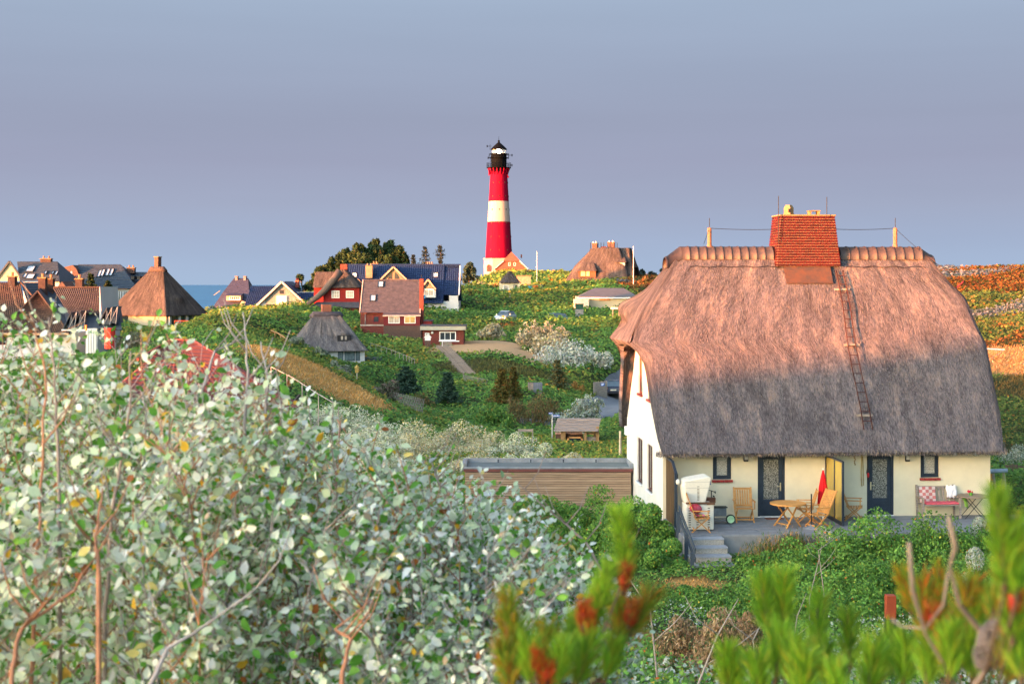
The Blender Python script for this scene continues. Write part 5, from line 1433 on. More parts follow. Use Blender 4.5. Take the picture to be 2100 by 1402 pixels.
# --- red house with grey slate roof
def slate_house():
    Y = 168; X, Z, s = conv(800, 695, Y)
    root = thing('slate_roof_house', 'red brick house with a grey slate roof and tall red side chimney', 'house', P(800, 695, Y))
    e0, r0 = Z(641), Z(574.5); yf, yr = -.45, 3.2
    MB().prism([(0, -2.5), (6.4, -2.5), (6.4, e0 - .3), (3.2, r0 - .3), (0, e0 - .3)], X(739), X(861)).build('wall', REDBR, root).matrix_local = Matrix.Rotation(R(90), 4, 'Z') @ Matrix.Scale(-1, 4, (0, 1, 0))
    MB().tiles((X(738.5), yf, e0), (X(862), yf, e0), (X(859), yr, r0), (X(740), yr, r0), 30, 22, .025, .0).build('roof_slate_field', SLATE2, root, kind='stuff')
    MB().slab([(X(740), 6.9, e0), (X(862), 6.9, e0), (X(859), yr, r0 - .05), (X(740), yr, r0 - .05)], .15).build('roof', SLATE2, root)
    MB().tube([(X(740), yr, r0 + .02), (X(859), yr, r0 + .02)], .10, 6).build('ridge_cap', SLATE2, root)
    for px in (738.5, 862): MB().bar((X(px), yf - .05, e0 - .05), (X(px if px < 800 else 859), yr, r0 + .05), .10, .16).build('verge_board', mat('pale verge', (.42, .34, .3)), root)
    MB().b2(X(788), X(862.5), -1.0, 0, Z(667), Z(645)).build('bay', WINEW, root)
    for k in range(5): MB().b2(X(788) - .01, X(863), -1.03, -1.0, Z(666 - 4.4 * k), Z(664.6 - 4.4 * k)).build('board', WINEW, root)
    MB().slab([(X(787), -1.35, Z(646)), (X(864), -1.35, Z(646)), (X(864), -.3, Z(640)), (X(787), -.3, Z(640))], .1).build('bay_roof', SLATE2, root)
    MB().b2(X(787), X(864), -1.37, -1.3, Z(648), Z(645.5)).build('fascia', mat('grey fascia', (.36, .34, .32)), root)
    MB().b2(X(788), X(865), -.98, 0, -3, Z(667)).build('plinth', BROWNBR, root)
    MB().b2(X(739), X(788), -.12, -.01, Z(668), Z(665.5)).build('base_strip', mat('pale stone', (.45, .36, .3)), root)
    window(root, (X(771.5), 0, Z(654.5)), (1, 0, 0), 14 * s, 15 * s, WINEW, DARKGL, fw=.12)
    for px, g in ((809.5, CURTGL), (842, GLOWGL)): window(root, (X(px), -1.03, Z(655.5)), (1, 0, 0), 23 * s, 14 * s, WHITEP, g, cols=2, fw=.08)
    sl = math.degrees(math.atan2(r0 - e0, yr - yf))
    for px, py, w, l in ((776.5, 583.5, 12, 1.0), (763, 612, 12, 1.05)):
        t = (Z(py) - e0) / (r0 - e0); skylight(root, slope_pt(X(px), t, yf, e0, yr, r0), w * s, l, sl)
    chimney_box(root, REDBR, X(860), X(868.5), -.1, .9, -2, Z(571.5), 0, cap=False, name='side_chimney')
    MB().tube([(X(864), .4, Z(571)), (X(864), .4, Z(563))], .04, 5).build('flue', BLACK, root)
    MB().b2(X(868.7), X(886), -.5, 2, -2, Z(658)).build('annex', WINEW, root); MB().b2(X(868.7), X(888), -.7, 2.2, Z(658), Z(656)).build('annex_roof', SLATE2, root)
    MB().tube([(X(749), -.1, Z(642)), (X(749), -.1, Z(667))], .05, 5).build('downpipe', mat('grey pipe', (.3, .25, .24)), root)
slate_house()

def flat_ext():
    Y = 157; X, Z, s = conv(910, 708, Y)
    root = thing('flat_roof_annex', 'low red brick annex with flat roof and one wide white window', 'annex', P(910, 708, Y))
    MB().b2(X(867), X(951), 0, 4, -2, Z(676)).build('wall', REDBR, root)
    MB().b2(X(862), X(955), -.5, 4.3, Z(676.5), Z(668.5)).build('flat_roof', mat('grey green fascia', (.34, .33, .27), var=.1), root)
    MB().b2(X(861), X(956), -.53, 4.33, Z(668.5), Z(667)).build('roof_edge', SLATE2, root)
    window(root, (X(918), 0, Z(689)), (1, 0, 0), 34 * s, 18 * s, WHITEP, DARKGL, cols=3, fw=.1, sill=.1)
    window(root, (X(876), 0, Z(687)), (1, 0, 0), 9 * s, 9 * s, WHITEP, CURTGL, fw=.08)
    MB().sphere((X(886.5), -.1, Z(682)), .14, 8, 6).build('globe_lamp', WHITEP, root)
    k = thing('white_kennel', 'small white gabled hutch in front of the flat roofed annex', 'hutch', P(877, 698, 154))
    MB().prism([(-.3, 0), (.3, 0), (.3, .35), (0, .65), (-.3, .35)], 0, .6).build('hutch_body', WHITEP, k)
    MB().b2(-.28, .28, .02, .58, -1.2, -.003).build('hutch_base', BROWNBR, k)
    r = MB()
    for q in (-1, 1): r.slab([(0, -.1, .72), (q * .42, -.1, .32), (q * .42, .7, .32), (0, .7, .72)], .05)
    r.build('roof', WHITEP, k)
    fn = thing('picket_fence', 'short grey picket fence with white rail below the annex window', 'fence', P(917, 711, 152.5))
    for i in range(13): MB().b2(-.48 + i * .075, -.43 + i * .075, -.02, .02, -.2, .55 + random.uniform(-.04, .04)).build('picket', GREYW, fn)
    MB().b2(-.55, 1.3, .03, .06, .56, .66).build('rail', WHITEP, fn); MB().b2(-.56, -.5, -.03, .03, -.2, .62).build('post', WHITEP, fn)
flat_ext()

# --- blue gabled house
def blue_gable():
    Y = 198; X, Z, s = conv(575, 640, Y)
    root = thing('blue_gabled_house', 'white gabled house with dark blue roofs facing the green hill', 'house', P(575, 640, Y))
    G = [(524, 631), (543, 621), (579, 581), (615, 617), (636, 632)]
    MB().prism([(X(527), -2), (X(634), -2), (X(634), Z(631)), (X(578.5), Z(582)), (X(527), Z(630))], 0, 9).build('wall', WHITEPL, root)
    # vertical boards of the upper gable, each by itself
    x = 544
    while x < 613:
        top = 583 + abs(x + 1.6 - 578.5) * .86 + 1
        if not (567 < x < 588):
            b1 = 622
            if top < b1 - 3: MB().b2(X(x), X(x + 3.0), -.05, -.003, Z(b1), Z(top)).build('board', GREYB, root)
        else:
            MB().b2(X(x), X(x + 3.0), -.05, -.003, Z(606), Z(top)).build('board', GREYB, root)
        x += 3.35
    MB().b2(X(567), X(588.5), -.25, -.003, Z(626), Z(606)).build('balcony_panel', WHITEPL, root)
    window(root, (X(578), -.05, Z(598.5)), (1, 0, 0), 12 * s, 11 * s, mat('grey window frame', (.2, .2, .2)), DARKGL, fw=.1)
    for px in (555.5, 600.5): window(root, (X(px), -.03, Z(627)), (1, 0, 0), 21 * s, 9 * s, mat('grey window frame', (.2, .2, .2)), DARKGL, cols=3, fw=.08)
    r = MB(); ap = (X(578.5), Z(578))
    for ex, ez in ((521, 632), (640, 635)):
        r.slab([(X(ex), -.5, Z(ez)), (ap[0], -.5, ap[1]), (ap[0], 9.4, ap[1]), (X(ex), 9.4, Z(ez))], .2)
    r.build('roof', BLUET, root)
    for ex, ez in ((521, 632), (640, 635)): MB().bar((X(ex), -.53, Z(ez)), (ap[0], -.53, ap[1]), .06, .24).build('verge_board', mat('cream verge', (.56, .5, .42)), root)
    MB().tiles((X(499), .8, Z(627)), (X(570), .8, Z(627)), (X(570), 4.6, Z(586.5)), (X(502), 4.6, Z(586.5)), 18, 13, .05, .05).build('roof_tile_field', BLUET, root, kind='stuff')
    MB().b2(X(504), X(560), 1.2, 8, -2, Z(626)).build('wing_wall', CREAM, root)
    MB().tiles((X(606), .9, Z(622)), (X(640), .9, Z(622)), (X(640), 3.2, Z(600)), (X(606), 3.2, Z(600)), 9, 7, .05, .05).build('roof_tile_field', BLUET, root, kind='stuff')
    MB().b2(X(598), X(640), 3.2, 3.6, Z(601), Z(598.5)).build('wing_ridge', mat('cream verge', (.56, .5, .42)), root)
    b = MB(); b.slab([(X(560), 5, Z(588)), (X(573), 5, Z(576.5)), (X(573), 12, Z(576.5)), (X(560), 12, Z(588))], .15); b.slab([(X(590), 5, Z(586)), (X(573), 5, Z(576.5)), (X(573), 12, Z(576.5)), (X(590), 12, Z(586))], .15); b.build('rear_roof', BLUET, root)
    chimney_box(root, REDBR, X(592), X(599), 6, 7, Z(590), Z(576), 2, potm=BRICKM)
blue_gable()

# --- violet slate house with two chimneys
def violet_house():
    Y = 228; X, Z, s = conv(478, 648, Y)
    root = thing('steep_slate_house', 'steep violet slate roof with twin chimneys standing before the sea', 'house', P(478, 648, Y))
    MB().b2(X(446), X(512), 2, 8, -3, Z(640)).build('wall', WHITEPL, root)
    r = MB(); A, B, C, D = (X(434), -.5, Z(636)), (X(520), -.5, Z(642)), (X(520), 10, Z(642)), (X(434), 10, Z(636)); p, q = (X(469), 4.5, Z(570)), (X(498), 4.5, Z(570))
    M1, M2 = (X(453), 1.4, Z(600)), (X(508), 1.4, Z(600))
    r.slab([A, B, M2, M1], .15).slab([M1, M2, q, p], .15)
    r.slab([D, A, M1, (X(453), 7.6, Z(600))], .15).slab([M1, p, (X(453), 7.6, Z(600))], .15)
    r.slab([B, C, (X(508), 7.6, Z(600)), M2], .15).slab([M2, (X(508), 7.6, Z(600)), q], .15).slab([C, D, p, q], .15)
    r.build('roof', VIOLT, root)
    MB().tiles(A, B, M2, M1, 22, 9, .04, .0).tiles(M1, M2, q, p, 18, 8, .04, 0).build('roof_slate_field', VIOLT, root, kind='stuff')
    for a in (472, 489.5): chimney_box(root, mat('grey chimney', (.2, .17, .18)), X(a), X(a + 5), 4, 5, Z(580), Z(567), 0)
    d = MB().b2(X(466), X(495), -.7, 2, Z(616), Z(605)).build('dormer', mat('salmon boards', (.55, .38, .26)), root)
    window(d, (X(483), -.7, Z(611)), (1, 0, 0), 22 * s, 8 * s, WHITEP, DARKGL, cols=5, fw=.12)
    MB().slab([(X(464), -1, Z(605)), (X(497), -1, Z(605)), (X(496), 2, Z(600)), (X(466), 2, Z(600))], .12).build('dormer_roof', VIOLT, d)
    MB().prism([(X(486), -2), (X(512), -2), (X(508), Z(620)), (X(498), Z(617)), (X(487), Z(636))], -.9, 1).build('side_gable', CREAM, root)
    MB().bar((X(440), -.6, Z(605)), (X(452), -.3, Z(596)), .08, .1).build('verge_board', CREAM, root)
violet_house()

# --- pyramid thatch with corner towards the viewer
def left_thatch():
    Y = 170; X, Z, s = conv(320, 668, Y)
    root = thing('pyramid_thatched_house', 'cream house under a tall pyramid reed roof with a slim brick chimney', 'house', P(323, 668, Y + 3), R(-27))
    lo, hi = Z(646), Z(552)
    a, b = 4.85, 4.1
    MB().b2(-a + .5, a - .5, -b + .6, b - .6, -2.5, lo + .3).build('wall', CREAM, root)
    def eye(Xa, Ya, Za):
        k = np.exp(-((Ya + .2) / .75) ** 2 - ((Za - Z(611)) / .42) ** 2) * (Xa > 1); return Xa + k * .38, Ya, Za + .1 * k
    thatch_roof('roof', root, THATCH_FAR, ([lo, hi], [-a, -1.1]), ([lo, hi], [a, 1.1]), ([lo, hi], [-b, -.25]), ([lo, hi], [b, .25]), hi, lo, lo, lo, nf=40, nsd=40, rows=30, rad=.05, thick=.28, rough=.04, bumps=[eye])
    MB().tube([(-1.2, 0, hi - .22), (-.9, 0, hi + .05), (.9, 0, hi + .05), (1.25, 0, hi - .2)], [.30, .42, .42, .3], 10).build('ridge_cap', mat('dark ridge sod', (.05, .035, .03), var=.3, scale=4, bump=.03), root, True)
    MB().b2(3.1, 3.5, -.75, .35, Z(620), Z(606)).build('eyebrow_window', mat('dark opening', (.02, .02, .025)), root)
    chimney_box(root, mat('slim brown chimney', (.10, .05, .04), var=.2, scale=4), -.30, .30, -.25, .35, hi - .3, Z(525), 0)
    window(root, (-2.3, -b + .6, Z(653.5)), (1, 0, 0), 1.6, .95, mat('dark window paint', (.03, .04, .05)), DARKGL, cols=2, fw=.09)
    for k, yv in enumerate((-2.5, -1.2, .1)):
        MB().b2(a - .5, a - .38, yv, yv + .9, Z(672), lo).build('porch_panel', DARKGL, root)
    for yv in (-3.2, -1.45, -.1): MB().b2(a - .45, a - .25, yv, yv + .3, Z(676), lo).build('porch_post', WHITEPL, root)
    def rail(nm, lab, pts, m):
        t = thing(nm, lab, 'railing', pts[0])
        q = [Vector(p) - Vector(pts[0]) for p in pts]
        for u, v in zip(q[:-1], q[1:]):
            for dz in (0, -.3): MB().tube([u + Vector((0, 0, dz)), v + Vector((0, 0, dz))], .045, 5).build('rail', m, t)
            n = 4
            for i in range(n + 1): w = u.lerp(v, i / n); MB().tube([w, w - Vector((0, 0, 1.6))], .04, 5).build('post', m, t)
    rail('porch_railing', 'red metal railing along the porch of the pyramid thatched house', [P(358, 658, 166), P(396, 658, 165)], mat('red railing', (.40, .05, .02)))
    rail('garden_railing', 'dark brown metal railing beyond the red porch railing', [P(397, 659, 164), P(430, 659, 163)], mat('brown railing', (.10, .04, .025)))
    t = tag(MB().b2(0, 26 * .057, 0, .2, -.6, 0).build('low_wall', WHITEPL), 'short low white wall below the brown garden railing', 'wall'); t.location = P(431, 676, 162)
left_thatch()

# --- middle thatch with eyebrow dormer
def mid_thatch():
    Y = 130; s = Y / F; Z = lambda py: (750 - py) * s
    root = thing('eyebrow_thatched_house', 'small white house with grey reed roof and an eyebrow dormer window', 'house', P(670, 745, Y + 2.6), R(-24))
    lo, hi = Z(722), Z(650)
    a, b = 3.45, 3.0
    MB().b2(-a + .45, a - .35, -b + .5, b - .5, -2.5, lo + .3).build('wall', WHITEPL, root)
    # eyebrow opening sits on the sun-averted side facing right
    def eye(Xa, Ya, Za):
        k = np.exp(-((Xa - 1.25) / .75) ** 2 - ((Za - Z(688)) / .34) ** 2) * (Ya < 0); k2 = np.exp(-((Xa - 1.25) / .62) ** 2 - ((Za - Z(699)) / .25) ** 2) * (Ya < 0)
        return Xa, Ya - k * .45 + k2 * .1, Za + .12 * k
    root.rotation_euler.z = R(17)
    thatch_roof('roof', root, THATCH_DK, ([lo, hi], [-a, -1.3]), ([lo, hi], [a, 1.25]), ([lo, hi], [-b, -.25]), ([lo, hi], [b, .25]), hi, lo, lo, lo, nf=50, nsd=40, rows=36, rad=.12, thick=.26, rough=.05, bumps=[eye])
    MB().tube([(-1.5, 0, hi - .2), (-1.2, 0, hi + .06), (.0, .0, hi + .02), (1.2, 0, hi + .06), (1.45, 0, hi - .15)], [.25, .36, .34, .36, .25], 10).build('ridge_cap', mat('dark blue ridge', (.05, .055, .07), var=.3, scale=4, bump=.03), root, True)
    chimney_box(root, BROWNBR, -.42, .42, -.1, .7, hi - .3, Z(627), 0, cap=False)
    e = MB().b2(.62, 1.9, -2.2, -1.5, Z(702), Z(690)).build('eyebrow_window', mat('dark opening', (.02, .02, .025)), root)
    for xx in (.95, 1.3): MB().b2(xx, xx + .18, -2.23, -2.2, Z(699), Z(691.5)).build('pane', CURTGL, e)
    for xc, w in ((1.0, .5), (1.85, .95), (2.6, .4)): window(root, (xc - .15, -b + .5, Z(732)), (1, 0, 0), w, .92, mat('dark window paint', (.03, .04, .05)), mat('grey curtain glass', (.13, .17, .18), rough=.15, var=.3, scale=3), fw=.05)
    MB().b2(-a + .44, -a + .43, -b + .5, b - .5, -2.5, lo).build('side_plaster', CREAM, root)
    MB().b2(3.0, 5.2, -.3, 0, Z(752), Z(738)).build('terrace_screen', mat('grey tinted screen', (.10, .11, .12), rough=.3), root)
mid_thatch()

# --- left group: brown pantile houses, slate houses behind
def pantile_house():
    Y = 108; s = Y / F; px0, py0 = 78, 690
    X = lambda p, d=0: (p - 1050) * (Y + d) / F - (px0 - 1050) * s; Z = lambda p, d=0: (HOR - p) * (Y + d) / F - (HOR - py0) * s
    root = thing('pantile_house', 'house with brown pantile hip facing the poplar shrubs and a slate rear slope', 'house', P(px0, py0, Y))
    e = Z(683)
    MB().b2(X(-40), X(152), .4, 8, -3, e).build('wall', WHITEPL, root)
    # front hip
    MB().tiles((X(-2), -.3, e), (X(142), -.3, e), (X(79, 2.2), 2.2, Z(598, 2.2)), (X(78, 2.2), 2.2, Z(598, 2.2)), 28, 18, .03, .035).build('roof_tile_field', PANTILE, root, kind='stuff')
    # slope to the right, dark slate, ridge running back
    MB().tiles((X(142), -.3, e), (X(166, 8), 8, Z(680, 8)), (X(86, 8.5), 8.5, Z(578, 8.5)), (X(79, 2.2), 2.2, Z(598, 2.2)), 16, 22, .03, 0).build('roof_slate_field', SLATE, root, kind='stuff')
    MB().tiles((X(-60, .6), .6, Z(684, .6)), (X(62, .6), .6, Z(684, .6)), (X(42, 4.6), 4.6, Z(579, 4.6)), (X(-60, 4.6), 4.6, Z(579, 4.6)), 26, 22, .03, .035).build('roof_tile_field', PANTILE, root, kind='stuff')
    MB().tiles((X(62, .9), .9, Z(640, .9)), (X(150, 5.5), 5.5, Z(640, 5.5)), (X(108, 7), 7, Z(579, 7)), (X(42, 4.6), 4.6, Z(579, 4.6)), 14, 12, .03, 0).build('roof_slate_field', SLATE, root, kind='stuff')
    for a, b in (((78, 2.2, 597), (-2, -.3, 683)), ((78, 2.2, 597), (142, -.3, 683)), ((42, 4.6, 578), (66, 3.2, 606))):
        MB().tube([(X(a[0], a[1]), a[1], Z(a[2], a[1])), (X(b[0], b[1]), b[1], Z(b[2], b[1]))], .09, 6).build('hip_ridge', PANTILE, root)
    MB().b2(X(-4), X(144), -.45, -.32, e - .12, e + .02).build('gutter', mat('salmon gutter', (.55, .33, .2)), root)
    for px in (4, 38, 70, 104): window(root, (X(px, .4), .4, Z(697, .4)), (1, 0, 0), .7, .7, BRICKM, DARKGL, fw=.09)
    ch = mat('rust brown chimney', (.05, .028, .025), var=.25, scale=4)
    for (a, b, p0, p1, yy) in ((15.5, 30, 583, 568, 4.2), (78, 92.5, 608, 571, 4.4), (97, 108, 595, 573, 5.6)):
        chimney_box(root, ch, X(a, yy), X(b, yy), yy, yy + .6, Z(p0, yy) - .5, Z(p1, yy), 1, potm=mat('clay pot', (.3, .15, .08)))
    for k, (px, py) in enumerate(((111, 617), (124, 627))):
        MB().box((X(px, 2.6), 2.6, Z(py, 2.6)), (.34, .5, .06), Matrix.Rotation(R(48), 3, 'Y')).build('skylight', SKYL, root)
pantile_house()
def pantile_wing():
    Y = 106; s = Y / F; px0, py0 = 165, 690
    X = lambda p, d=0: (p - 1050) * (Y + d) / F - (px0 - 1050) * s; Z = lambda p, d=0: (HOR - p) * (Y + d) / F - (HOR - py0) * s
    root = thing('dormered_pantile_house', 'brown pantile house with white pointed dormers beside the hipped house', 'house', P(px0, py0, Y))
    MB().tiles((X(140, -.2), -.2, Z(643, -.2)), (X(207, -.2), -.2, Z(643, -.2)), (X(206, 2.0), 2.0, Z(590, 2.0)), (X(108, 2.0), 2.0, Z(590, 2.0)), 22, 12, .03, .035).build('roof_tile_field', mat('dark brown pantile', (.045, .034, .033), rough=.7, var=.3, scale=2.5), root, kind='stuff')
    MB().tube([(X(110, 2.0), 2.0, Z(589, 2.0)), (X(207, 2.0), 2.0, Z(589, 2.0))], .08, 6).build('ridge_cap', PANTILE, root)
    MB().prism([(X(206), -1), (X(212), -1), (X(212), Z(672)), (X(207), Z(588)), (X(206), Z(588))], -.3, 4.5).build('gable_wall', WHITEPL, root)
    MB().b2(X(188), X(211.5), -1.5, 1.5, -3, Z(672)).build('wall', WHITEPL, root)
    for k in range(4): MB().b2(X(191 + 5.2 * k), X(193 + 5.2 * k), -1.56, -1.5, -2, Z(674)).build('wall_batten', WHITEP, root)
    for (px, py) in ((157, 640), (176, 637), (229, 631), (241, 629)):
        d = MB().prism([(X(px) - .20, Z(py + 33)), (X(px) + .22, Z(py + 33)), (X(px), Z(py))], -1.3, .8).build('dormer', SLATE, root)
        MB().bar((X(px) - .22, -1.34, Z(py + 34)), (X(px, -1.34), -1.34, Z(py, -1.34)), .03, .04).bar((X(px) + .24, -1.34, Z(py + 34)), (X(px, -1.34), -1.34, Z(py, -1.34)), .05, .06).build('verge_board', mat('grey white verge', (.26, .26, .27)), d)
        MB().slab([(X(px), -1.4, Z(py - 1)), (X(px) - .75, -1.0, Z(py + 34)), (X(px) - .75, 1, Z(py + 34)), (X(px), 1, Z(py - 1))], .06).build('dormer_roof', SLATE, d)
    MB().slab([(X(138, -1.2), -1.2, Z(672, -1.2)), (X(250, -1.2), -1.2, Z(676, -1.2)), (X(244, .6), .6, Z(638, .6)), (X(132, .6), .6, Z(640, .6))], .1).build('lower_roof', SLATE, root)
    MB().b2(X(138), X(190), -1.4, -1.28, Z(677), Z(674)).build('eaves_board', WHITEP, root)
    chimney_box(root, mat('rust brown chimney', (.05, .028, .025)), X(154, 3.5), X(168, 3.5), 3.5, 4.1, Z(596, 3.5), Z(573, 3.5), 1, potm=mat('clay pot', (.3, .15, .08)))
    g = MB().prism([(X(114, 3.6), Z(592, 3.6)), (X(138, 3.6), Z(592, 3.6)), (X(127, 3.6), Z(577, 3.6))], 3.6, 6).build('rear_gable', mat('dark brown gable', (.10, .06, .05)), root)
pantile_wing()
def slate_back(name, label, Y, px0, py0, ridge, eave, gable, sky_, chim, hipr=0, rot=0, gm=None, extra=None):
    s = Y / F; X = lambda p: (p - px0) * s; Z = lambda p: (py0 - p) * s
    root = thing(name, label, 'house', P(px0, py0, Y), rot)
    yf, yr = -.4, 4.2
    (ra, rb, rz), (ea, eb, ez) = ridge, eave
    MB().tiles((X(ea), yf, Z(ez)), (X(eb), yf, Z(ez)), (X(rb), yr, Z(rz)), (X(ra), yr, Z(rz)), 2, 14, .05, 0).build('roof_slate_field', SLATE, root, kind='stuff')
    MB().slab([(X(ea), 8.8, Z(ez)), (X(eb), 8.8, Z(ez)), (X(rb), yr, Z(rz) - .05), (X(ra), yr, Z(rz) - .05)], .15).slab([(X(eb), yf, Z(ez)), (X(eb), 8.8, Z(ez)), (X(rb), yr, Z(rz) - .04)], .1).build('roof', SLATE, root)
    MB().b2(X(ea + 4), X(eb - 4), .3, 8, -4, Z(ez + 1)).build('wall', WHITEPL, root)
    if gable:
        MB().prism([(X(a), Z(b)) for a, b in gable[0]], gable[1], gable[1] + .4).build('gable_wall', gm or CREAM, root)
        g = gable[0]; k = max(range(len(g)), key=lambda i: -g[i][1])
        for q in gable[2]: MB().bar((X(q[0]), gable[1] - .15, Z(q[1])), (X(g[k][0]), gable[1] - .15, Z(g[k][1] - 1.5)), .3, .22).build('verge_board', SLATE, root)
    sl = math.degrees(math.atan2(Z(rz) - Z(ez), yr - yf))
    for (px, py, w, l) in sky_:
        t = (Z(py) - Z(ez)) / (Z(rz) - Z(ez)); f = skylight(root, slope_pt(X(px), t, yf, Z(ez), yr, Z(rz), .05), w, l, sl)
    for (a, b, p0, p1) in chim: chimney_box(root, mat('dark brown chimney', (.06, .035, .03)), X(a), X(b), yr - .3, yr + .5, Z(p0), Z(p1), 2, potm=mat('clay pot', (.5, .25, .12)))
    if extra: extra(root, X, Z)
    return root
slate_back('slate_house', 'slate roofed house with a cream gable and a large roof window', 186, 60, 610, (12, 97, 535), (42, 124, 577), [[(-18, 576), (40, 576), (12, 537)], 1.5, [(42, 577), (-20, 577)]],
           [(50, 552, 1.1, 1.6), (59, 568, 1.1, 1.3), (47, 566, .5, 1.1), (86, 560, .4, .9), (101, 560, .35, .9), (109, 561, .4, 1.1)], [(62, 84, 548, 530)])
def ex4(root, X, Z):
    MB().prism([(X(118), Z(580)), (X(158), Z(580)), (X(148), Z(552)), (X(140), Z(543)), (X(123), Z(547))], 2.0, 6).build('end_gable', mat('brown gable cladding', (.11, .065, .055), var=.15, scale=2), root)
    window(root, (X(137), 2.0, Z(561)), (1, 0, 0), .42, .85, BLACK, SKYL, fw=.07)
    MB().tiles((X(255), 1.5, Z(594)), (X(300), 1.5, Z(594)), (X(288), 5, Z(557)), (X(250), 5, Z(557)), 2, 8, .05, 0).build('roof_slate_field', SLATE, root, kind='stuff')
    w = MB().b2(X(239), X(258), -.25, 0, Z(612), Z(597)).build('timber_wall', WHITEPL, root)
    for k in range(4): MB().b2(X(240 + 5 * k), X(241.4 + 5 * k), -.3, -.25, Z(612), Z(597)).build('timber', BLACK, w)
    for k in range(2): MB().b2(X(276 - 12 * k), X(282 - 12 * k), 1.2, 3, Z(573), Z(566)).build('small_dormer', BLACK, root)
slate_back('long_slate_house', 'long slate roofed house with four narrow roof windows behind the conifer', 196, 200, 612, (141, 230, 541), (150, 283, 592), None,
           [(194, 562, .5, 1.7), (200, 560, .5, 1.7), (210, 559, .5, 1.7), (218, 559, .5, 1.7)], [(244, 260, 560, 549)], extra=ex4)
# ------------------------------------------------------------------ street furniture, fences, small buildings
def at(px, py, Y):
    return P(px, py, Y)
def garage():
    Y = 51.0; s = Y / F
    A = at(952, 957, Y); L = (1296 - 952) * s
    root = thing('flat_roof_garage', 'low garage clad in horizontal larch boards with a flat grey roof', 'garage', A)
    D = 1.5; H = 3.0
    MB().b2(.04, L - .04, .05, D, -H, -.06).build('wall', mat('garage core', (.08, .06, .045)), root)
    larch = mat('larch board', (.36, .235, .15), rough=.85, var=.25, scale=2.2, stretch=(.5, 1, 8))
    n = 22; bh = 0.086
    for k in range(n):
        o = MB().b2(.03, L - .03, .0, .05, -.20 - bh * (k + 1) + .02, -.20 - bh * k).build('board', larch if k % 3 else mat('pale larch board', (.43, .29, .19), rough=.85, var=.22, scale=2.2, stretch=(.5, 1, 8)), root)
    MB().b2(-.02, L + .02, -.06, .0, -.17, -.06).build('fascia', mat('red brown fascia', (.17, .06, .05), var=.1), root)
    MB().b2(.0, L, .0, D, -.05, -.02).build('flat_roof', mat('wet roofing felt', (.13, .15, .145), rough=.55, var=.25, scale=1.2), root)
    zc = mat('bright zinc edge', (.26, .27, .29), rough=.4, metal=.3)
    MB().b2(-.04, L + .04, -.08, .06, -.06, .0).build('roof_edge', zc, root); MB().b2(-.08, .08, .0, D, -.02, .12).build('roof_edge', zc, root); MB().b2(L - .08, L + .08, .0, D, -.02, .12).build('roof_edge', zc, root)
    MB().b2(-.04, L + .04, D, D + .12, -.02, .12).build('roof_edge', zc, root)
    for k in range(1, 5): MB().b2(L * k / 5 - .02, L * k / 5 + .02, D - .04, D, -.02, .09).build('roof_seam', ANTH, root)
garage()

def shelter():
    Y = 77; s = Y / F; A = at(1187, 920, Y); X = lambda p: (p - 1187) * s; Z = lambda p: (920 - p) * s
    root = thing('plank_shelter', 'small open shelter with a sloping weathered plank roof on square posts', 'shelter', A)
    plk = mat('weathered plank', (.30, .235, .20), rough=.9, var=.25, scale=2, stretch=(.6, 6, 1))
    n = 6
    for k in range(n):
        t = k / n; y0 = -.3 + 2.4 * t; z0 = Z(883) + (Z(864) - Z(883)) * t
        MB().box((X(1187 + 12 * (t - .5)), y0 + .2, z0 + .03), ((1231 - 1140) * s, .44, .035), Matrix.Rotation(R(6), 3, 'X')).build('roof_plank', plk, root)
    pw = mat('ochre post', (.30, .19, .09), var=.2, scale=3)
    for px, yy, top in ((1153, 0, 884), (1200, 0, 884), (1226, 0.2, 874), (1160, 1.9, 868), (1224, 1.9, 868)):
        MB().b2(X(px) - .075, X(px) + .075, yy - .07, yy + .07, -1, Z(top) - .02).build('post', pw, root)
    MB().b2(X(1150), X(1202), -.04, .04, Z(886), Z(882)).build('beam', pw, root); MB().b2(X(1200), X(1228), .08, .14, Z(891), Z(886)).build('beam', pw, root)
    f = MB().b2(X(1163), X(1167), -.1, -.02, -.6, Z(895)).b2(X(1191), X(1195), -.1, -.02, -.6, Z(895)).b2(X(1163), X(1195), -.1, -.02, Z(898), Z(895)).build('notice_frame', mat('orange wood', (.42, .22, .08), var=.15), root)
    MB().b2(X(1167), X(1191), -.05, -.03, -.4, Z(898)).build('pane', DARKGL, f)
    for k in range(5): MB().b2(X(1204 + 3.6 * k), X(1207.2 + 3.6 * k), .1, .14, -.6, Z(896)).build('plank', GREYW, root)
    MB().sphere((X(1196), -.1, Z(886)), .07, 8, 6).build('lamp', mat('lamp glass', (.6, .58, .52)), root)
    b = thing('brick_planter', 'low pinkish brick wall beside the plank shelter', 'wall', at(1140, 910, 79))
    MB().b2(0, 1.5, 0, .3, -1, .55).build('brick_core', BROWNBR, b); MB().b2(-.03, 1.53, -.03, .33, .55, .62).build('coping', mat('pink coping', (.45, .25, .18)), b)
    w = thing('wooden_bench', 'plain grey wooden bench half hidden in silver bushes by the street sign', 'bench', at(1078, 885, 76))
    MB().b2(-.35, .35, -.02, .02, .0, .14).build('backrest', GREYW, w); MB().b2(-.4, -.34, -.03, .03, -1.3, .16).build('post', GREYW, w); MB().b2(.34, .4, -.03, .03, -1.3, .16).build('post', GREYW, w)
shelter()

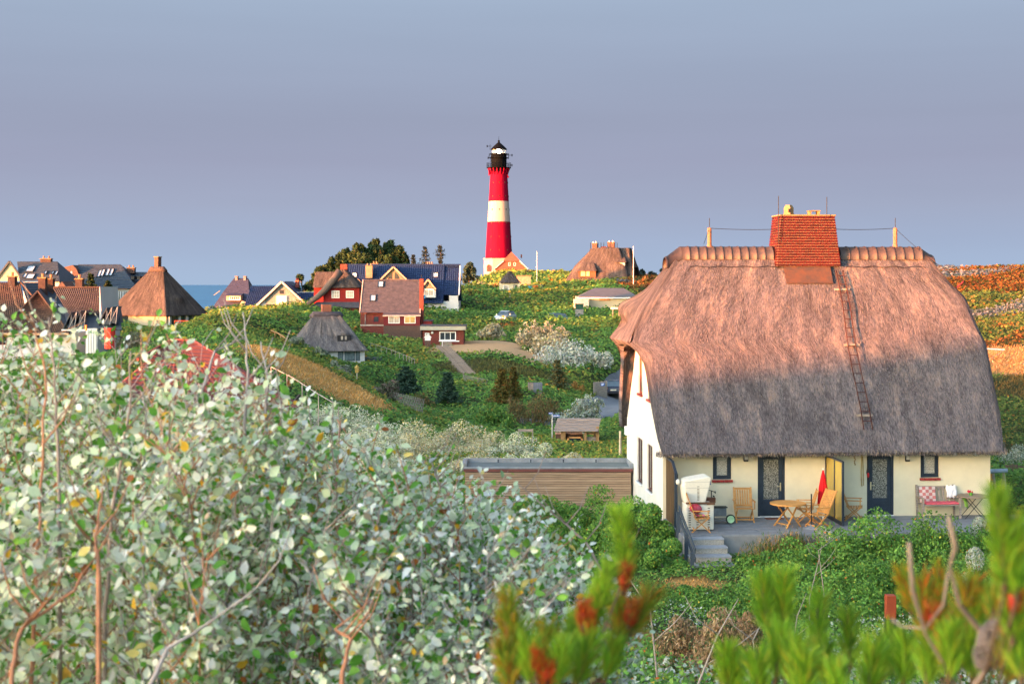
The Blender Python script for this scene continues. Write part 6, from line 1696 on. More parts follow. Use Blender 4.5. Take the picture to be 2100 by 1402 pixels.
def street_sign():
    Y = 80; s = Y / F
    root = thing('street_sign', 'two small blue street name plates on a slim grey post', 'street sign', at(1132.5, 900, Y))
    Z = lambda p: (900 - p) * s
    MB().tube([(0, 0, -1.2), (0, 0, Z(845))], .035, 8).build('post', mat('galvanised', (.45, .46, .47), rough=.5, metal=.4), root)
    blue = mat('enamel blue', (.02, .10, .38), rough=.35)
    p1 = MB().b2(.04, .42, -.05, -.03, Z(854.5), Z(849.5)).build('name_plate', blue, root)
    p2 = MB().b2(-.20, -.0, -.06, -.045, Z(849), Z(845)).build('name_plate', blue, root)
    wt_ = mat('enamel white', (.8, .8, .8), rough=.4)
    for k, (w, h) in enumerate(((.03, .06), (.025, .045), (.03, .045), (.02, .06), (.028, .045), (.04, .06), (.026, .045), (.03, .045))):
        x = .085 + .04 * k + (.012 if k > 4 else 0)
        MB().b2(x - w / 2, x + w / 2, -.056, -.051, Z(852) - h / 2, Z(852) + h / 2 - .01).build('letter', wt_, p1)
    for k in range(4): MB().b2(-.18 + .042 * k, -.155 + .042 * k, -.066, -.061, Z(847) - .025, Z(847) + .025).build('letter', wt_, p2)
street_sign()

def plank_fence():
    Y = 136; s = Y / F
    root = thing('plank_fence', 'grey upright plank fence carrying a small blue sign at the road end', 'fence', at(1218, 815, Y))
    Z = lambda p: (815 - p) * s
    for k in range(10):
        x = k * .142; MB().box((x, .12 * k, (Z(783) - .4) / 2), (.135, .03, Z(783) + .4 + random.uniform(-.05, .05))).build('plank', GREYW, root)
    sg = thing('parking_sign', 'small blue sign with white lines fixed to the grey plank fence', 'sign', at(1236, 788, Y - .5))
    MB().b2(-.19, .19, -.02, .02, -.14, .14).build('sign_plate', mat('enamel blue', (.02, .10, .38)), sg)
    for k in range(3): MB().b2(-.13, .13 - .05 * k, -.026, -.021, .05 - .07 * k, .08 - .07 * k).build('sign_line', mat('enamel white', (.8, .8, .8)), sg)
    b = thing('bin_enclosure', 'grey board bin enclosure among the brown shrubs', 'enclosure', at(1097, 806, 118))
    for k in range(8): MB().b2(-.58 + .15 * k, -.44 + .15 * k, -.02 + .02 * (k % 2), .02 + .02 * (k % 2), -.5, .9).build('plank', mat('warm grey board', (.26, .20, .17), var=.2) if k < 3 else mat('blue grey board', (.15, .16, .20), var=.15), b)
plank_fence()

def car(name, label, cat, loc, rz, paint, group=None):
    root = thing(name, label, cat, loc, rz, group)
    pm = mat('car paint ' + paint[0], paint[1], rough=.25, var=.04, spec=.6, metal=.3)
    # side profile extruded, front towards +y
    def body(poly, w0, tuck=0):
        mb = MB(); n = len(poly)
        vs = [(-w0, y, z) for y, z in poly] + [(w0, y, z) for y, z in poly]
        mb.add(vs, [tuple(range(n)), tuple(range(2 * n - 1, n - 1, -1))] + [(i, n + i, n + (i + 1) % n, (i + 1) % n) for i in range(n)]); return mb
    body([(-2.2, .30), (-2.25, .55), (-2.22, .95), (-1.9, 1.02), (1.0, 1.0), (2.0, .85), (2.22, .6), (2.2, .3)], .90).build('body', pm, root, bevel=.06)
    gb = MB(); prof = [(-2.1, 1.0), (-1.75, 1.50), (-.2, 1.56), (.5, 1.45), (1.15, 1.0)]
    n = len(prof); ws = [.82, .62, .64, .64, .80]
    gb.add([(-w, y, z) for (y, z), w in zip(prof, ws)] + [(w, y, z) for (y, z), w in zip(prof, ws)], [tuple(range(n)), tuple(range(2*n-1, n-1, -1))] + [(i, n + i, n + (i + 1) % n, (i + 1) % n) for i in range(n)])
    gb.build('cabin_glass', glass_mat('car glass', (.06, .09, .12), rough=.08), root, bevel=.03)
    MB().add([(-.62, -1.74, 1.515), (.62, -1.74, 1.515), (.63, -.2, 1.58), (-.63, -.2, 1.58), (.62, .5, 1.47), (-.62, .5, 1.47), (-.62, -1.74, 1.48), (.62, -1.74, 1.48)], [(0, 1, 2, 3), (3, 2, 4, 5), (6, 7, 1, 0)]).build('roof', pm, root)
    for sx in (-1, 1):
        for yy in (-1.35, 1.35):
            t = MB().lathe([(.20, -.1), (.33, -.11), (.33, .11), (.20, .1)], 18).build('wheel', mat('tyre rubber', (.02, .02, .02)), root); t.location = (sx * .82, yy, .33); t.rotation_euler.y = R(90)
            MB().lathe([(.02, -.115), (.2, -.118), (.2, .118), (.02, .115)], 14).build('rim', STEEL, t)
        MB().b2(sx * .72 - .15, sx * .72 + .15, -2.27, -2.2, .76, .92).build('tail_light', mat('tail light', (.35, .02, .02), rough=.2), root)
        MB().b2(sx * .68 - .16, sx * .68 + .16, 2.13, 2.2, .62, .75).build('headlight', mat('headlight glass', (.7, .72, .75), rough=.1), root)
        MB().b2(sx * 1.0 - .08, sx * 1.0 + .08, .65, .8, 1.0, 1.13).build('mirror', pm, root)
    MB().b2(-.28, .28, -2.275, -2.24, .62, .73).build('number_plate', mat('plate white', (.6, .55, .42)), root)
    MB().b2(-.86, .86, -2.3, -2.18, .32, .48).build('bumper', mat('dark bumper', (.03, .03, .035)), root)
    return root
cp = at(1259.5, 817.5, 141)
car('parked_car', 'dark blue car seen from behind at the bend of the road', 'car', (cp.x, cp.y, gz(cp.x, cp.y) + .09), R(-6), ('navy', (.012, .02, .05)))
cp = at(1036, 660, 199)
car('parked_car', 'white car parked behind silver bushes on the slope below the cottage', 'car', (cp.x, cp.y, cp.z), R(160), ('white', (.55, .6, .66)))
cp = at(1133, 664, 205)
car('parked_car', 'pale blue car almost hidden behind the tall cream coloured bush', 'car', (cp.x, cp.y, cp.z), R(100), ('pale blue', (.36, .45, .58)))

def red_roof_house():
    Y = 40; s = Y / F; X = lambda p, d=0: (p - 1050) * (Y + d) / F - (420 - 1050) * s; Z = lambda p, d=0: (HOR - p) * (Y + d) / F - (HOR - 840) * s
    root = thing('red_roof_house', 'low house with a red tiled roof half hidden behind the poplar shrubs', 'house', at(420, 840, Y))
    ap = (X(358, 2.6), 2.6, Z(697, 2.6)); R2 = (X(455, 2.6), 2.6, Z(735, 2.6))
    # slope towards the viewer, its verge falling away to the right
    tl, tr = (X(352, 2.6), 2.6, Z(697, 2.6)), (X(395, 2.6), 2.6, Z(700, 2.6)); bl, br = (X(215, -.9), -.9, Z(815, -.9)), (X(618, -.9), -.9, Z(838, -.9))
    m_ = MB(); NU, NV = 26, 16
    o = MB().tiles(bl, br, tr, tl, NU, NV, .03, .015).build('roof_tile_field', REDTILE, root, kind='stuff')
    MB().slab([(X(240, 5.8), 5.8, Z(790, 5.8)), (X(600, 5.8), 5.8, Z(820, 5.8)), (X(395, 2.62), 2.62, Z(701, 2.62)), (X(352, 2.62), 2.62, Z(698, 2.62))], .1).build('roof', REDTILE, root)
    MB().tube([(X(282, .9), .9, Z(737, .9)), (X(354, 2.6), 2.6, Z(696, 2.6))], .05, 6).tube([(X(352, 2.6), 2.6, Z(696, 2.6)), (X(396, 2.6), 2.6, Z(699, 2.6))], .05, 6).build('ridge_cap', mat('dark ridge tile', (.16, .045, .04)), root)
    MB().tube([(X(396, 2.6), 2.6, Z(698, 2.6)), (X(614, -.4), -.4, Z(832, -.4))], .055, 6).build('hip_ridge', REDTILE, root)
    MB().b2(X(275), X(535), .4, 5.0, -5.5, Z(838)).build('wall', CREAM, root)
    MB().bar((X(604, -.48), -.48, Z(826, -.48)), (X(616, -.3), -.3, Z(812, -.3)), .05, .14).build('gutter', ZINC, root)
    c = MB().lathe([(.16, Z(722)), (.16, Z(681)), (.185, Z(681)), (.185, Z(678)), (.1, Z(678))], 10, (X(176), 2.4, 0)).build('chimney', mat('bright red chimney', (.42, .03, .02), var=.08), root)
    MB().tube([(X(176.5, 2.4), 2.4, Z(678, 2.4)), (X(176.5, 2.4), 2.4, Z(666, 2.4))], .035, 6).build('flue', mat('orange flue', (.5, .24, .08)), c)
red_roof_house()

def post_rail(name, label, cat, pts, h, r, m, nposts, group=None, rails=(0,)):
    root = thing(name, label, cat, pts[0], 0, group)
    q = [p - pts[0] for p in pts]
    tot = len(q) - 1
    for u, v in zip(q[:-1], q[1:]):
        for dz in rails: MB().tube([u - Vector((0, 0, dz)), v - Vector((0, 0, dz))], r, 6).build('rail', m, root)
    for i in range(nposts):
        t = i / max(1, nposts - 1) * tot; k = min(int(t), tot - 1); w = q[k].lerp(q[k + 1], t - k)
        MB().tube([w, w - Vector((0, 0, h))], r * 1.1, 6).build('post', m, root)
    return root
post_rail('handrail', 'long pale handrail descending beside the orange dry slope', 'handrail', [at(556, 752, 64), at(600, 774, 62), at(640, 800, 60), at(694, 832, 58)], 2.8, .02, mat('pale grey rail', (.30, .27, .25)), 5)
post_rail('wooden_railing', 'orange brown wooden railing climbing the green hill', 'railing', [at(552, 676, 140), at(572, 684, 137), at(592, 698, 133), at(598, 706, 131)], .9, .07, mat('orange wood', (.42, .22, .08)), 6)
post_rail('rope_fence', 'low pale rope fence on short posts above the lantern', 'fence', [at(760, 704, 134), at(800, 716, 133), at(830, 728, 132), at(850, 736, 131)], .5, .025, mat('pale rope', (.26, .23, .19)), 12)
def lattice(name, label, a, b, h, n):
    root = thing(name, label, 'fence', a)
    d = b - a; dh = Vector((d.x, d.y, 0))
    for i in range(n):
        t0 = i / n; t1 = min(1, (i + 2.2) / n); t_1 = max(0, (i - 2.2) / n)
        p0 = d * t0; 
        MB().bar(p0 + Vector((0, 0, -.1)), d * t1 + Vector((0, 0, h)), .035, .02).build('slat', GREYW, root)
        MB().bar(p0 + Vector((0, -.02, -.1)), d * t_1 + Vector((0, -.02, h)), .035, .02).build('slat', GREYW, root)
    return root
lattice('lattice_fence', 'grey crossed lattice fence running down from the lantern post', at(690, 768, 104), at(728, 792, 100), .75, 16)
lattice('lattice_fence', 'grey crossed lattice fence emerging beside the round purple grey bush', at(793, 824, 97), at(870, 843, 94), .8, 22)
lattice('lattice_fence', 'low grey lattice fence on the grass between the two pointed spruces', at(950, 778, 124), at(1000, 788, 122), .45, 18)
def lantern():
    root = thing('lantern_post', 'wooden lantern on a pale post below the eyebrow thatched house', 'lantern', at(732, 786, 98)); s = 98 / F
    MB().tube([(0, 0, -.4), (0, 0, 22 * s)], .05, 8).build('post', mat('pale post', (.48, .40, .28)), root)
    MB().b2(-.12, .12, -.12, .12, 22 * s, 32 * s).build('lantern_box', mat('ochre lantern', (.42, .27, .07)), root); MB().lathe([(.2, 32 * s), (.03, 38 * s)], 4).build('roof', mat('ochre lantern', (.42, .27, .07)), root)
lantern()
r_ = tag(MB().tube([(0, 0, .05), (.4, -.1, -.12), (.9, -.15, -.2), (1.3, -.1, -.1)], .06, 6).build('fallen_pole', mat('red brown pole', (.42, .10, .04)), None, True), 'red brown pole lying under the broad dark spruce', 'pole'); r_.location = at(788, 812, 100)
# flagpoles, washing, bins
for px, py, Y, top, lab in ((1101, 590, 300, 515, 'slim white flagpole between the lighthouse and the hilltop house'), (1299, 597, 255, 505, 'tall white flagpole in front of the hilltop thatched house')):
    f = thing('flagpole', lab, 'flagpole', at(px, py, Y), 0, 'white flagpoles on the hill'); s = Y / F
    MB().tube([(0, 0, -2), (0, 0, (py - top) * s)], [.09, .05], 6).build('pole', mat('white pole', (.7, .65, .6)), f); MB().sphere((0, 0, (py - top) * s), .1, 6, 4).build('knob', STEEL, f)
ln = post_rail('washing_line', 'two thin posts holding a washing line beside the tiny cottage', 'washing line', [at(1075, 586, 262), at(1112, 584, 262)], 1.6, .03, GREYW, 2)
def cloth(name, label, a, w, h, m):
    mb = MB(); N_ = 6
    vs = [(i / N_ * w, .08 * math.sin(i * 1.4 + j), -j / 4 * h) for j in range(5) for i in range(N_ + 1)]
    mb.add(vs, [(j * 7 + i, j * 7 + i + 1, (j + 1) * 7 + i + 1, (j + 1) * 7 + i) for j in range(4) for i in range(N_)])
    o = mb.build(name, m, None, True); sdf = o.modifiers.new('t', 'SOLIDIFY'); sdf.thickness = .02; o.location = a; return tag(o, label, 'cloth')
cloth('hanging_cloth', 'turquoise cloth hanging on the washing line by the cottage', at(1079, 587, 262), 1.1, .85, mat('turquoise cloth', (.02, .28, .40)))
oc = cloth('hanging_cloth', 'orange yellow cloth hanging on the washing line by the cottage', at(1092.5, 585.5, 262), 1.0, .8, mat('orange cloth', (.62, .30, .02), var=.4, scale=2, col2=(.6, .08, .02)))
t = tag(MB().b2(0, 2.8, 0, .6, -2, .0).build('brick_wall', mat('salmon brick', (.42, .22, .15))), 'low salmon brick wall between the cottage and the flagpole', 'wall'); t.location = at(1060, 566, 290)
MB().b2(-.1, 3.0, -.2, .8, .0, .14).build('coping', mat('brown coping', (.2, .11, .08)), t)
db = thing('rubbish_container', 'dark green rubbish container below the cream bungalow', 'container', at(1188, 634, 212)); s_ = 212 / F
MB().add([(-.55, -.4, 0), (.55, -.4, 0), (.62, -.45, .75), (-.62, -.45, .75), (-.55, .4, 0), (.55, .4, 0), (.62, .45, .75), (-.62, .45, .75)], [(0, 1, 2, 3), (1, 5, 6, 2), (5, 4, 7, 6), (4, 0, 3, 7)]).build('body', mat('dark green bin', (.015, .06, .045)), db); MB().b2(-.6, .6, -.45, .45, -1.4, -.003).build('concrete_base', mat('grey base', (.2, .2, .2)), db); MB().b2(-.64, .64, -.48, .48, .75, .85).build('lid', mat('dark green bin', (.015, .06, .045)), db)
bt = thing('boat_hull', 'small cream upturned boat lying in the bushes below the bungalow', 'boat', at(1263, 634, 205)); mb = MB(); vs = []
for i in range(9):
    t = i / 8; w = .34 * math.sin(math.pi * min(1, t * .9 + .1)) + .02
    vs += [((t - .5) * 1.5, -w, 0), ((t - .5) * 1.5, -w * .7, .30), ((t - .5) * 1.5, w * .7, .30), ((t - .5) * 1.5, w, 0)]
mb.add(vs, [(i * 4 + k, i * 4 + k + 1, (i + 1) * 4 + k + 1, (i + 1) * 4 + k) for i in range(8) for k in range(3)]); mb.build('hull', mat('cream hull', (.6, .5, .36)), bt, True); MB().b2(-.5, -.4, -.2, .2, -1.5, .02).build('trestle', GREYW, bt); MB().b2(.4, .5, -.2, .2, -1.5, .02).build('trestle', GREYW, bt); MB().bar((-.75, 0, .31), (.75, 0, .31), .05, .05).build('keel', GREYW, bt)
for i, (px, py, Y, h, lab) in enumerate(((1272, 920, 68, .85, 'pale weathered fence post left of the thatched house gable'), (1046, 612, 240, .9, 'thin pole standing in the bushes below the cottage'))):
    t = tag(MB().lathe([(.07, -1.3), (.06, h)], 8).build('wooden_post', mat('pale post', (.48, .40, .28))), lab, 'post'); t.location = at(px, py, Y)
# behind the right end of the house
rk = thing('pipe_rack', 'grey blue pipe resting on wooden trestles right of the house', 'rack', at(2040, 990, 51)); s_ = 51 / F
MB().tube([(-.3, 0, .42), (.45, 0, .45)], .075, 10).build('pipe', mat('blue grey pipe', (.30, .36, .46), rough=.5), rk)
for x in (-.05, .32): MB().bar((x, 0, .4), (x + .14, -.1, -.9), .06).build('trestle_leg', GREYW, rk); MB().bar((x, 0, .4), (x - .06, .15, -.9), .06).build('trestle_leg', GREYW, rk)
MB().b2(-.25, .0, .0, .04, .1, .32).build('board', WOODT, rk)
fc = thing('low_board_fence', 'low brown board fence under the silver bush right of the house', 'fence', at(2062, 975, 57))
for k in range(12): MB().b2(k * .13, k * .13 + .11, -.02, .02, -.4, .42 + random.uniform(-.04, .04)).build('board', mat('brown fence board', (.14, .085, .06), var=.2), fc)
bp = thing('bollard_post', 'short red brown square post with black foot in the meadow', 'post', at(1826, 1262, 25)); s_ = 25 / F
MB().b2(-.085, .085, -.085, .085, -.05, .37).build('post', mat('rust red post', (.30, .055, .02), rough=.5, var=.1), bp, bevel=.012); MB().b2(-.08, .08, -.08, .08, -1.5, -.05).build('foot', BLACK, bp)

# ------------------------------------------------------------------ trees
NEEDLE = leaf_mat('needle foliage', .12, .75, .1)
PAL_SPR = [(4, (.045, .085, .055)), (3, (.075, .13, .085)), (2, (.03, .055, .035))]
PAL_PINE = [(4, (.05, .07, .022)), (3, (.075, .09, .028)), (2, (.03, .045, .02)), (.6, (.12, .09, .03))]
PAL_PINE = [(4, (.026, .05, .02)), (3, (.04, .066, .025)), (2, (.018, .036, .018)), (.5, (.07, .06, .025))]
PAL_SPR_SUNLIT = [(4, (.15, .13, .035)), (3, (.20, .13, .035)), (2, (.08, .10, .03)), (1, (.22, .08, .025))]  # spruce green with orange sunlight put into the colours
BARK = mat('grey brown bark', (.14, .095, .07), var=.3, scale=6)
def spruce(name, label, px, py, Y, wpx, hpx, pal, n=2600, group=None, z=None, clear=.12, droop=.25, seed=0, ragged=.25, sparse=1.0, cat='tree'):
    rng = np.random.default_rng(seed + int(px)); s = Y / F; p = P(px, py, Y)
    g = gz(p.x, p.y) if z is None else p.z
    H = hpx * s + max(0, p.z - g); W = wpx * s / 2
    root = thing(name, label, cat, (p.x, p.y, g), 0, group)
    MB().tube([(0, 0, -3.0), (.02 * H, 0, H * .5), (0, 0, H * .98)], [.035 * H * .5 + .02, .02 * H * .5 + .015, .01], 7).build('trunk', BARK, root, True)
    tiers = int(7 * sparse + 4)
    pos, nrm, al, ln = [], [], [], []
    for t in range(tiers):
        f = t / tiers
        z0 = H * (clear + (1 - clear) * f); rad = W * (1 - f) ** .8 * (1 + rng.normal() * ragged * .4) + .03 * H
        nb = max(4, int(11 * (1 - f * .6)))
        for b in range(nb):
            a = 2 * math.pi * (b + rng.random()) / nb; L = rad * (1 - ragged * rng.random())
            k = max(6, int(1.9 * n / tiers / nb))
            u = rng.random(k) ** .7
            rr = u * L
            zz = z0 - droop * rr * u + .16 * H / tiers * rng.normal(size=k) + (u > .85) * .03 * H
            sd = rng.normal(size=k) * .09 * L * (.4 + u)
            pos.append(np.stack([np.cos(a) * rr - np.sin(a) * sd, np.sin(a) * rr + np.cos(a) * sd, zz], 1))
            al.append(np.stack([np.full(k, math.cos(a)), np.full(k, math.sin(a)), np.full(k, -.15)], 1) + rng.normal(size=(k, 3)) * .45)
            nrm.append(np.array([0, 0, .8]) + rng.normal(size=(k, 3)) * .5)
    pos = np.concatenate(pos); al = np.concatenate(al); nrm = unit(np.concatenate(nrm))
    m = rng.random(len(pos)) < min(1, sparse)
    pos, al, nrm = pos[m], al[m], nrm[m]
    lf = max(.0019 * Y, .02 * H)
    V = leaf_quads(pos, nrm, lf * rng.uniform(.7, 1.4, len(pos)), lf * .38, rng, al)
    quad_mesh('crown', V, 4, pick(pal, len(pos), rng), NEEDLE, root)
    return root
spruce('spruce_tree', 'broad dark green spruce on the slope right of the lantern post', 832, 818, 119, 104, 64, PAL_SPR, 5200, ragged=.3, clear=.02)
spruce('spruce_tree', 'blue green spruce with bare lower trunk left of the olive conifers', 917, 832, 114, 62, 70, PAL_SPR, 3000, ragged=.35, clear=.2)
spruce('olive_conifer', 'conifer painted sunlit olive brown with a rounded top behind the brown shrubs', 1030, 826, 112, 78, 74, PAL_SPR_SUNLIT, 3600, ragged=.4, clear=.08)
spruce('olive_conifer', 'smaller conifer tip painted sunlit rust brown close behind the olive one', 1053, 812, 114, 46, 62, PAL_SPR_SUNLIT, 2200, ragged=.4, clear=.1)
spruce('olive_conifer', 'grey green conifer with rusty top in front of the big silver bush', 1143, 798, 124, 58, 62, [(3, (.12, .15, .08)), (2, (.20, .12, .035)), (2, (.07, .10, .05))], 2600, ragged=.45, clear=.05)
for k, (px, top, w) in enumerate(((848, 520, 24), (872, 503, 40), (903, 500, 38))):
    spruce('thin_spruce', ('thin small spruce at the end of the pine clump', 'taller thin spruce of bare look in the middle of three', 'thin spruce of bare look rising highest above the blue roof')[k], px, 575, 238, w, 575 - top, [(3, (.03, .045, .05)), (2, (.045, .06, .055))], 700, 'thin spruces above the blue roof', z=0, ragged=.6, sparse=.55, clear=.3, droop=.1)
spruce('conifer', 'dark conifer between the slate houses, taller of two', 186, 640, 136, 44, 82, PAL_PINE, 1600, 'conifers among the slate houses', z=0, ragged=.45)
spruce('conifer', 'dark conifer close beside the pyramid thatched roof', 221, 645, 133, 50, 72, PAL_PINE, 1600, 'conifers among the slate houses', z=0, ragged=.5)

def pine(name, label, px, py, Y, wpx, hpx, n, pal, group=None, seed=0, lean=0, open_=False):
    s = Y / F; p = P(px, py, Y); rng = np.random.default_rng(seed + int(px * 3))
    root = thing(name, label, 'tree', p, 0, group); W, H = wpx * s / 2, hpx * s
    MB().tube([(0, 0, -3), (lean * W * .3, 0, H * .45), (lean * W, 0, H * .9)], [.03 * H, .022 * H, .008 * H], 6).build('trunk', BARK, root, True)
    K = 9 if open_ else 34
    d = unit(rng.normal(size=(K, 3))); d[:, 2] = np.abs(d[:, 2])
    cc = d * rng.uniform(.3, .85, K)[:, None] * np.array([W, W * .8, H * .62]) + np.array([lean * W * .6, 0, H * .34])
    lr = rng.uniform(.20, .36, K) * min(W, H * .6) * .7
    if not open_:
        # several leaders: the crown thins upwards into pointed tips
        K = 64; zf = rng.random(K) ** .8 * .94; aa = rng.random(K) * 2 * math.pi; rr = np.sqrt(rng.random(K)) * (1 - zf ** 1.6) * .95
        cc = np.stack([np.cos(aa) * rr * W, np.sin(aa) * rr * W * .8, zf * H], 1); lr = rng.uniform(.17, .30, K) * W * (1 - .66 * zf)
    k = rng.integers(0, K, n); dd = unit(rng.normal(size=(n, 3)) + np.array([0, 0, .25]))
    pos = cc[k] + dd * (lr[k] * rng.random(n) ** .45)[:, None] * np.array([1.1, 1.1, .8 if open_ else 1.5])
    lf = .0027 * Y
    V = leaf_quads(pos, unit(dd + rng.normal(size=(n, 3)) * .8), lf * rng.uniform(.7, 1.5, n), lf * .42, rng, rng.normal(size=(n, 3)) + np.array([0, 0, .9]))
    lumpc = 1 + rng.normal(size=K) * .2
    quad_mesh('crown', V, 4, np.clip(pick(pal, n, rng) * lumpc[k][:, None], .004, .5), NEEDLE, root)
    for j in range(5 if not open_ else 8):
        c = cc[j]; MB().tube([(lean * W * .3, 0, H * .35), tuple(c * .6 + np.array([0, 0, H * .15])), tuple(c)], [.012 * H, .008 * H, .003 * H], 5).build('limb', BARK, root, True)
    return root
PL_ = [('low pine at the seaward edge of the clump', 655, 548, 40), ('pine with a rounded crown second from the seaward edge', 678, 527, 50), ('pine rising above the red chimney', 706, 508, 56), ('broad pine in the left half of the clump', 735, 498, 60),
       ('tallest pine at the crest of the clump', 770, 490, 62), ('high pine just right of the crest of the clump', 798, 488, 56), ('dark pine on the landward shoulder of the clump', 818, 502, 46), ('last dark pine at the landward edge of the clump', 832, 522, 34),
       ('front pine directly behind the beige chimneys', 752, 524, 60), ('front pine behind the ridge left of the beige chimneys', 705, 533, 56), ('front pine behind the central gable dormer', 800, 522, 54)]
for k, (lab, px, top, w) in enumerate(PL_):
    pine('pine_tree', lab, px, 604, 250 - (8 if k > 7 else 0) + (k % 3) * 2, w * 1.75, 604 - top, 6500, PAL_PINE, 'pines of the clump behind the blue roof', seed=k)
pine('loose_pine', 'loose open pine leaning beside the red thatched house', 622, 612, 206, 46, 54, 700, PAL_PINE, seed=5, open_=True, lean=-.3)
pine('dark_shrub_tree', 'low dark tree between the blue roof and the lighthouse', 962, 580, 292, 50, 42, 1100, [(3, (.03, .055, .04)), (2, (.05, .075, .05))], seed=9)
for k, (px, py, w, h, lab) in enumerate(((1316, 580, 34, 28, 'dark wind bent pine nearest the hilltop flagpole'), (1338, 578, 30, 24, 'second dark pine behind the hilltop flagpole'), (1362, 572, 32, 24, 'dark pine touching the reed roof edge'))):
    pine('hill_pine', lab, px, py, 305, w, h, 600, [(3, (.03, .05, .045)), (2, (.05, .065, .05))], 'dark pines right of the hilltop house', seed=k, open_=k > 0)

# ------------------------------------------------------------------ shrubs one can tell apart
def sh(name, label, px, py, Y, wpx, hpx, n, leaf, pal, group=None, depth=.8, cat='shrub', **k):
    s = Y / F; p = P(px, py, Y)
    g = gz(p.x, p.y)
    H = hpx * s + max(-.3, min(1.2, p.z - g))
    return bush(name, label, cat, p.x, p.y, wpx * s / 2, wpx * s / 2 * depth, max(.3, H), n, leaf, pal, group, z=g, **k)
PAL_SILV_SUNLIT = [(5, (.46, .40, .28)), (3, (.38, .32, .20)), (2, (.26, .24, .13)), (1, (.5, .36, .18))]  # silver leaves with the low sun's warm light put into the colours
PAL_WHITE = [(5, (.50, .52, .47)), (3, (.38, .42, .36)), (2, (.22, .27, .19)), (1, (.56, .53, .44))]
PAL_BROWN = [(3, (.18, .12, .055)), (3, (.13, .12, .05)), (2, (.25, .13, .05)), (2, (.09, .10, .04))]
GS = 'silver leaved bushes on the valley slope'
sh('silver_bush', 'pale bush left of the white car on the slope', 1008, 672, 166, 62, 30, 1500, .36, PAL_SILV_SUNLIT, GS, cat='bush')
sh('silver_bush', 'tall silver bush painted sunlit cream in front of the pale blue car', 1104, 692, 160, 92, 58, 3200, .34, PAL_SILV_SUNLIT, GS, cat='bush')
sh('silver_bush', 'silver bush painted sunlit cream leaning behind the tall cream one', 1152, 694, 158, 60, 46, 1600, .34, PAL_SILV_SUNLIT, GS, cat='bush')
sh('silver_bush', 'silver bush painted sunlit cream spreading above the large silver one', 1132, 716, 154, 112, 40, 2600, .34, PAL_SILV_SUNLIT, GS, cat='bush')
sh('silver_bush', 'largest silver grey bush in the middle of the slope', 1160, 752, 149, 140, 62, 4600, .32, PAL_WHITE, GS, cat='bush')
sh('silver_bush', 'silver grey bush joining the large one on the house side', 1222, 750, 148, 76, 50, 2200, .32, PAL_WHITE, GS, cat='bush')
sh('silver_bush', 'small separate silver bush above the house side one', 1236, 722, 151, 34, 36, 800, .32, PAL_WHITE, GS, cat='bush')
sh('silver_bush', 'silver bush at the inner bend of the road', 1205, 852, 109, 92, 56, 3000, .22, PAL_SILV, GS, cat='bush')
sh('silver_bush', 'low silver bush behind the street sign', 1155, 858, 104, 80, 36, 1800, .22, PAL_SILV, GS, cat='bush')
sh('silver_bush', 'silver bush below the tiny cottage on the dune', 988, 604, 284, 44, 22, 700, .6, PAL_SAGE, GS, cat='bush')
sh('silver_bush', 'silver bush painted sunlit cream beside the red chimney of the red roof', 270, 712, 108, 100, 42, 2400, .24, PAL_SILV_SUNLIT, GS, cat='bush')
sh('round_bush', 'small round grey green bush before the sea by the steep slate house', 436, 648, 214, 36, 24, 900, .42, PAL_SAGE, cat='bush')
sh('brown_bush', 'round purple grey bush beside the lattice fence', 790, 838, 97, 86, 62, 3000, .2, [(3, (.15, .15, .10)), (3, (.18, .12, .10)), (2, (.10, .12, .06))], cat='bush')
sh('green_bush', 'rounded deep green bush at the road bend', 1228, 846, 106, 50, 28, 1400, .22, PAL_GREEN, cat='bush')
sh('green_bush', 'rounded olive green bush before the olive conifers', 1010, 852, 100, 90, 34, 1900, .22, PAL_GREEN, cat='bush')
sh('brown_bush', 'wispy upright brown shrub nearest the bin enclosure', 1092, 854, 103, 92, 66, 3000, .26, PAL_BROWN, 'wispy brown shrubs', upright=1.3, aspect=.16, cat='bush')
sh('brown_bush', 'wispy upright brown shrub behind the street sign', 1132, 846, 106, 60, 52, 1700, .26, PAL_BROWN, 'wispy brown shrubs', upright=1.3, aspect=.16, cat='bush')
sh('brown_bush', 'wispy brown shrub in front of the olive conifer', 1052, 850, 104, 64, 44, 1700, .26, PAL_BROWN, 'wispy brown shrubs', upright=1.2, aspect=.16, cat='bush')
sh('brown_bush', 'orange upright shrub above the road fence', 1188, 790, 132, 34, 38, 900, .30, [(3, (.42, .22, .06)), (2, (.25, .17, .06))], 'wispy brown shrubs', upright=1.4, aspect=.16, cat='bush')
sh('brown_bush', 'rusty thin shrub between the dark spruce and the blue green one', 868, 834, 112, 60, 36, 1100, .24, PAL_BROWN, 'wispy brown shrubs', upright=.8, aspect=.2, cat='bush')
sh('sage_bush', 'grey green bush under the white wall of the eyebrow house', 648, 752, 116, 60, 26, 2000, .2, PAL_SAGE, 'sage coloured bushes', cat='bush')
sh('sage_bush', 'grey green bush left below the eyebrow thatched roof', 604, 738, 118, 50, 26, 1700, .2, PAL_SAGE, 'sage coloured bushes', cat='bush')
sh('sage_bush', 'grey green bush sloping down to the lattice fence', 690, 766, 108, 60, 34, 1500, .2, PAL_SAGE, 'sage coloured bushes', cat='bush')
sh('rust_bush', 'round rust brown bush by the hilltop flagpole', 1326, 590, 268, 36, 24, 900, .5, [(3, (.24, .10, .035)), (2, (.12, .09, .03))], cat='bush')
sh('dark_hedge', 'dark green hedge below the pyramid thatched house', 340, 690, 158, 150, 10, 2600, .34, PAL_GREEN, depth=.4, cat='hedge')
sh('dark_hedge', 'long dark green hedge beside the garden railing', 450, 694, 150, 150, 16, 2600, .34, PAL_GREEN, depth=.4, cat='hedge')
